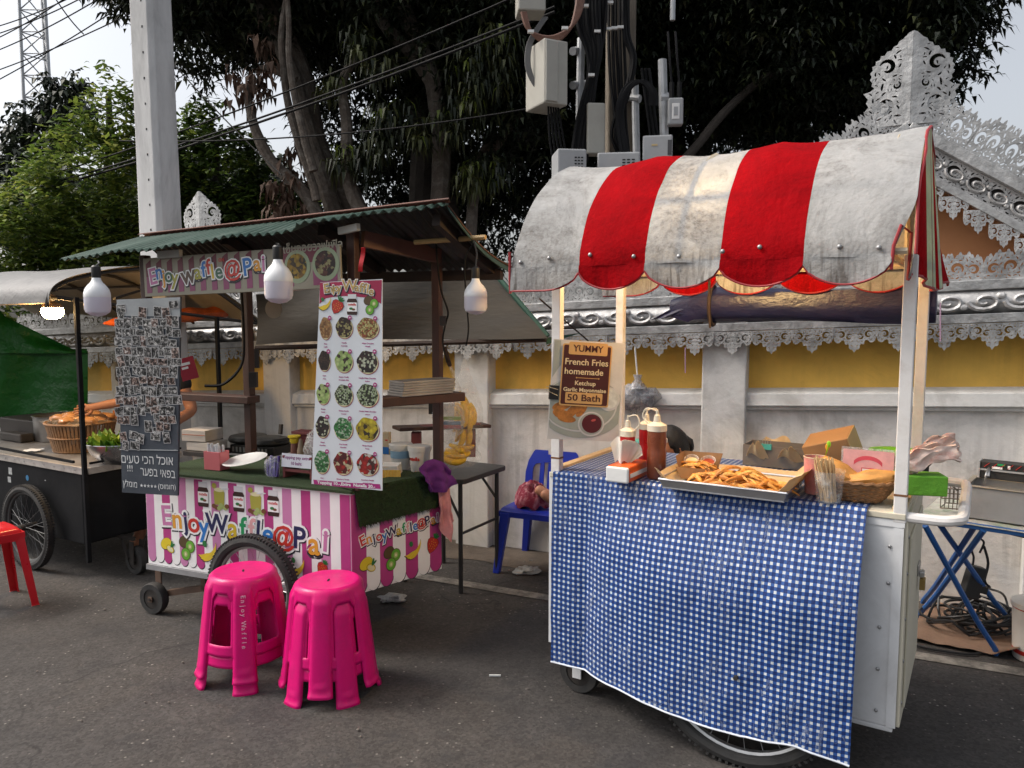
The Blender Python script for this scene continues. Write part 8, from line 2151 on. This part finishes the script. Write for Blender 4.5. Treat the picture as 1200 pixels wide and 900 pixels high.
def head_parts(e, c, fwd, s_=1.0):
    """head mesh with brow, nose, mouth, ears; eyes and hair as children"""
    f = V(fwd).normalized(); r = f.cross(V((0, 0, 1))).normalized(); u = r.cross(f)
    M_ = Matrix(((r.x, f.x, u.x, c.x), (r.y, f.y, u.y, c.y), (r.z, f.z, u.z, c.z), (0, 0, 0, 1)))
    def hd(d):
        k = V((d.x * .074, d.y * .092, d.z * .112)) * s_
        if d.z < -.1: k.x *= 1 - .35 * min(1, (-d.z - .1)); 
        if d.y > .55 and abs(d.x) < .28:
            k.y += .022 * s_ * max(0, 1 - abs(d.x) / .24) * max(0, 1 - abs(d.z + .18) / .26)          # nose
        if d.y > .4 and .12 < d.z < .3: k.y += .006 * s_                                            # brow
        if d.y > .6 and -.62 < d.z < -.5 and abs(d.x) < .3: k.y += .006 * s_                          # lips
        return k
    mb = MB(skinm); mb.T = M_; vs = []; fs = []; nu, nv = 36, 26
    for i in range(nv + 1):
        t = PI * i / nv
        for j in range(nu): a = 2 * PI * j / nu; vs.append(hd(V((math.sin(t) * math.cos(a), math.sin(t) * math.sin(a), -math.cos(t)))))
    for i in range(nv):
        for j in range(nu): fs.append((i * nu + j, i * nu + (j + 1) % nu, (i + 1) * nu + (j + 1) % nu, (i + 1) * nu + j))
    mb.add(vs, fs)
    for sx in (-1, 1): mb.ell((sx * .076 * s_, -.004, -.005), (.010 * s_, .018 * s_, .030 * s_), 10, 8)
    part(mb, 'head', e, world=True, smooth=60)
    mb = MB(flat('eye_white', (.7, .68, .64)), hairm); mb.T = M_
    for sx in (-1, 1): mb.m(mb.mats[0]); mb.ell((sx * .030 * s_, .080 * s_, .012 * s_), (.012 * s_, .008 * s_, .007 * s_), 10, 8); mb.m(hairm); mb.ell((sx * .030 * s_, .086 * s_, .012 * s_), (.005 * s_, .004 * s_, .005 * s_), 8, 6)
    part(mb, 'eyes', e, world=True)
    mb = MB(hairm); mb.T = M_; vs = []; fs = []; nu, nv = 40, 20
    for i in range(nv + 1):
        t = PI * .5 * 1.32 * i / nv
        for j in range(nu):
            a = 2 * PI * j / nu; d = V((math.sin(t) * math.cos(a), math.sin(t) * math.sin(a), math.cos(t))); k = V((d.x * .085, d.y * .101 - .006, d.z * .120 + .004)) * s_
            if d.y > .45 and d.z < .62: k = V((d.x * .066, d.y * .072 - .004, d.z * .10)) * s_
            k *= 1 + .025 * noise.noise(d * 5) + .008 * math.sin(a * 26)
            vs.append(k)
    for i in range(nv):
        for j in range(nu): fs.append((i * nu + j, (i + 1) * nu + j, (i + 1) * nu + (j + 1) % nu, i * nu + (j + 1) % nu))
    mb.add(vs, fs); mb.ell((0, -.095 * s_, -.03 * s_), (.05 * s_, .035 * s_, .05 * s_), 14, 10, wob=.2); part(mb, 'hair', e, world=True, smooth=60)

# vendor behind the chalkboard
bc = D(176, 470, 5.15); x0, y0 = bc.x, bc.y
e = thing('person', 'person in a black short sleeved shirt reaching out from behind the chalkboard', 'person', TR(x0, y0, 0))
hL = D(106, 476, 4.95); eL = D(150, 470, 5.0); hR = D(196, 500, 4.85); eR = D(226, 481, 5.12)
N_ = [(V((x0, y0, .82)), (.13, .10)), (V((x0, y0, 1.0)), (.125, .095)), (V((x0, y0, 1.17)), (.145, .10)), (V((x0, y0, 1.27)), (.09, .075)), (V((x0, y0 - .01, 1.33)), .048), (V((x0, y0 - .02, 1.39)), .05),
      (V((x0 - .16, y0, 1.235)), .056), (eL, .040), (hL + V((.045, 0, .0)), .026), (V((x0 + .16, y0, 1.235)), .056), (eR, .042), (hR, .027),
      (V((x0 - .09, y0, .76)), .085), (V((x0 - .10, y0 - .02, .42)), .058), (V((x0 - .10, y0, .07)), .040), (V((x0 - .10, y0 - .13, .03)), .035), (V((x0 + .09, y0, .76)), .085), (V((x0 + .10, y0 - .02, .42)), .058), (V((x0 + .10, y0, .07)), .040), (V((x0 + .10, y0 - .13, .03)), .035)]
E_ = [(0, 1), (1, 2), (2, 3), (3, 4), (4, 5), (2, 6), (6, 7), (7, 8), (2, 9), (9, 10), (10, 11), (0, 12), (12, 13), (13, 14), (14, 15), (0, 16), (16, 17), (17, 18), (18, 19)]
hand(N_, E_, 8, hL - eL, V((0, .3, 1)), V((.1, 1, .2)), .95, .75); hand(N_, E_, 11, hR - eR, V((0, .3, 1)), V((0, 1, 0)), .95, .7)
skinned('body', e, N_, E_, skinm)
S_ = [(V((x0, y0, .86)), (.150, .115)), (V((x0, y0, 1.0)), (.140, .108)), (V((x0, y0, 1.17)), (.158, .112)), (V((x0, y0, 1.275)), (.085, .085)), (V((x0 - .17, y0, 1.235)), .072), (V((x0 - .17, y0, 1.235)).lerp(eL, .5), .064), (V((x0 + .17, y0, 1.235)), .072), (V((x0 + .17, y0, 1.235)).lerp(eR, .62), .066)]
skinned('shirt', e, S_, [(0, 1), (1, 2), (2, 3), (2, 4), (4, 5), (2, 6), (6, 7)], tee)
T_ = [(V((x0, y0, .86)), (.148, .113)), (V((x0 - .09, y0, .76)), .095), (V((x0 - .10, y0 - .02, .42)), .072), (V((x0 - .10, y0, .09)), .062), (V((x0 + .09, y0, .76)), .095), (V((x0 + .10, y0 - .02, .42)), .072), (V((x0 + .10, y0, .09)), .062)]
skinned('trousers', e, T_, [(0, 1), (1, 2), (2, 3), (0, 4), (4, 5), (5, 6)], jeans)
head_parts(e, V((x0, y0 - .03, 1.455)), (-.25, -1, -.25), .92)
# seller resting behind the fries cart, legs up on the blue chair
hc_ = D(786, 524, 3.92)
px0, py0 = hc_.x + .20, hc_.y + .06
e = thing('person', 'dark haired person in black resting low behind the fries cart', 'person', TR(px0, py0, 0))
pel = V((px0, py0, .34)); ch_ = V((hc_.x + .12, hc_.y + .05, .66)); nk = V((hc_.x + .045, hc_.y + .03, .765))
kn1, kn2 = V((.62, 4.16, .50)), V((.60, 4.32, .47)); an1, an2 = V((.27, 4.44, .455)), V((.24, 4.58, .455)); 
sh1, sh2 = ch_ + V((.06, -.15, .03)), ch_ + V((.06, .15, .03))
N_ = [(pel, (.13, .11)), (pel.lerp(ch_, .5), (.12, .10)), (ch_, (.14, .10)), (nk, .05), (hc_ + V((.02, .01, -.05)), .05), (sh1, .055), (V((.76, 3.88, .47)), .042), (V((.60, 3.98, .42)), .028), (sh2, .055), (V((.80, 4.24, .46)), .042), (V((.62, 4.24, .50)), .028),
      (pel + V((-.03, -.08, 0)), .085), (kn1, .06), (an1, .038), (an1 + V((-.10, .02, .07)), .034), (pel + V((-.03, .08, 0)), .085), (kn2, .06), (an2, .038), (an2 + V((-.10, .03, .06)), .034)]
E_ = [(0, 1), (1, 2), (2, 3), (3, 4), (2, 5), (5, 6), (6, 7), (2, 8), (8, 9), (9, 10), (0, 11), (11, 12), (12, 13), (13, 14), (0, 15), (15, 16), (16, 17), (17, 18)]
hand(N_, E_, 7, V((-1, .2, -.1)), V((0, 1, .1)), V((0, 0, 1)), .9, .5); hand(N_, E_, 10, V((-1, .0, -.1)), V((0, 1, .1)), V((0, 0, 1)), .9, .5)
skinned('body', e, N_, E_, skinm)
S_ = [(pel + V((0, 0, .03)), (.15, .125)), (pel.lerp(ch_, .5), (.138, .115)), (ch_, (.155, .115)), (nk + V((.01, 0, -.035)), .075), (sh1, .072), (sh1.lerp(V((.76, 3.88, .47)), .55), .06), (sh2, .072), (sh2.lerp(V((.80, 4.24, .46)), .55), .06)]
skinned('shirt', e, S_, [(0, 1), (1, 2), (2, 3), (2, 4), (4, 5), (2, 6), (6, 7)], tee)
T_ = [(pel, (.148, .12)), (pel + V((-.03, -.08, 0)), .098), (kn1, .075), (kn1.lerp(an1, .6), .06), (pel + V((-.03, .08, 0)), .098), (kn2, .075), (kn2.lerp(an2, .6), .06)]
skinned('trousers', e, T_, [(0, 1), (1, 2), (2, 3), (0, 4), (4, 5), (5, 6)], maroon)
head_parts(e, hc_, (-.9, -.35, -.45), .95)
b = MB(redw); b.box((px0 - .15, py0 - .14, .20), (px0 + .15, py0 + .14, .225))
for sx in (-1, 1):
    for sy in (-1, 1): b.bar((px0 + sx * .12, py0 + sy * .11, .2), (px0 + sx * .13, py0 + sy * .12, 0), .03)
solo(b, 'low_stool', 'low dark red wooden stool under the person behind the fries cart', 'stool', smooth=0, bevel=.004)

# ================================================================ sky, sun, camera
SUN_EL, SUN_AZ = math.radians(48), math.radians(-85)       # azimuth clockwise from +Y: veiled sun beyond the trees, to the left
w = bpy.data.worlds.new('World'); S.world = w; w.use_nodes = True; nt = w.node_tree; bg = nt.nodes['Background']
sky = nt.nodes.new('ShaderNodeTexSky'); sky.sky_type = 'NISHITA'; sky.sun_disc = False; sky.sun_elevation = SUN_EL; sky.sun_rotation = SUN_AZ
sky.air_density = 1.0; sky.dust_density = 5.0; sky.ozone_density = 1.0
hs_ = nt.nodes.new('ShaderNodeHueSaturation'); hs_.inputs['Saturation'].default_value = .32; nt.links.new(sky.outputs[0], hs_.inputs['Color'])
nt.links.new(hs_.outputs[0], bg.inputs[0]); bg.inputs[1].default_value = .15
sl = bpy.data.lights.new('Sun', 'SUN'); sl.energy = 1.5; sl.angle = math.radians(16); sl.color = (1, .90, .79)
so = bpy.data.objects.new('Sun', sl); COL.objects.link(so)
sd = V((math.sin(SUN_AZ) * math.cos(SUN_EL), math.cos(SUN_AZ) * math.cos(SUN_EL), math.sin(SUN_EL)))
so.rotation_euler = sd.to_track_quat('Z', 'Y').to_euler()
cam = bpy.data.cameras.new('Camera'); co = bpy.data.objects.new('Camera', cam); COL.objects.link(co); S.camera = co
co.location = CAM; co.rotation_euler = (PI / 2 - PITCH, 0, 0)
cam.sensor_width = 36; cam.lens = 36 * FPX / 1200; cam.clip_end = 500; cam.clip_start = .05
S.view_settings.view_transform = 'Standard'; S.view_settings.look = 'None'; S.view_settings.exposure = .52; S.view_settings.gamma = 1
S.render.engine = 'CYCLES'
for o in S.objects:
    if '_m' in o: del o['_m']
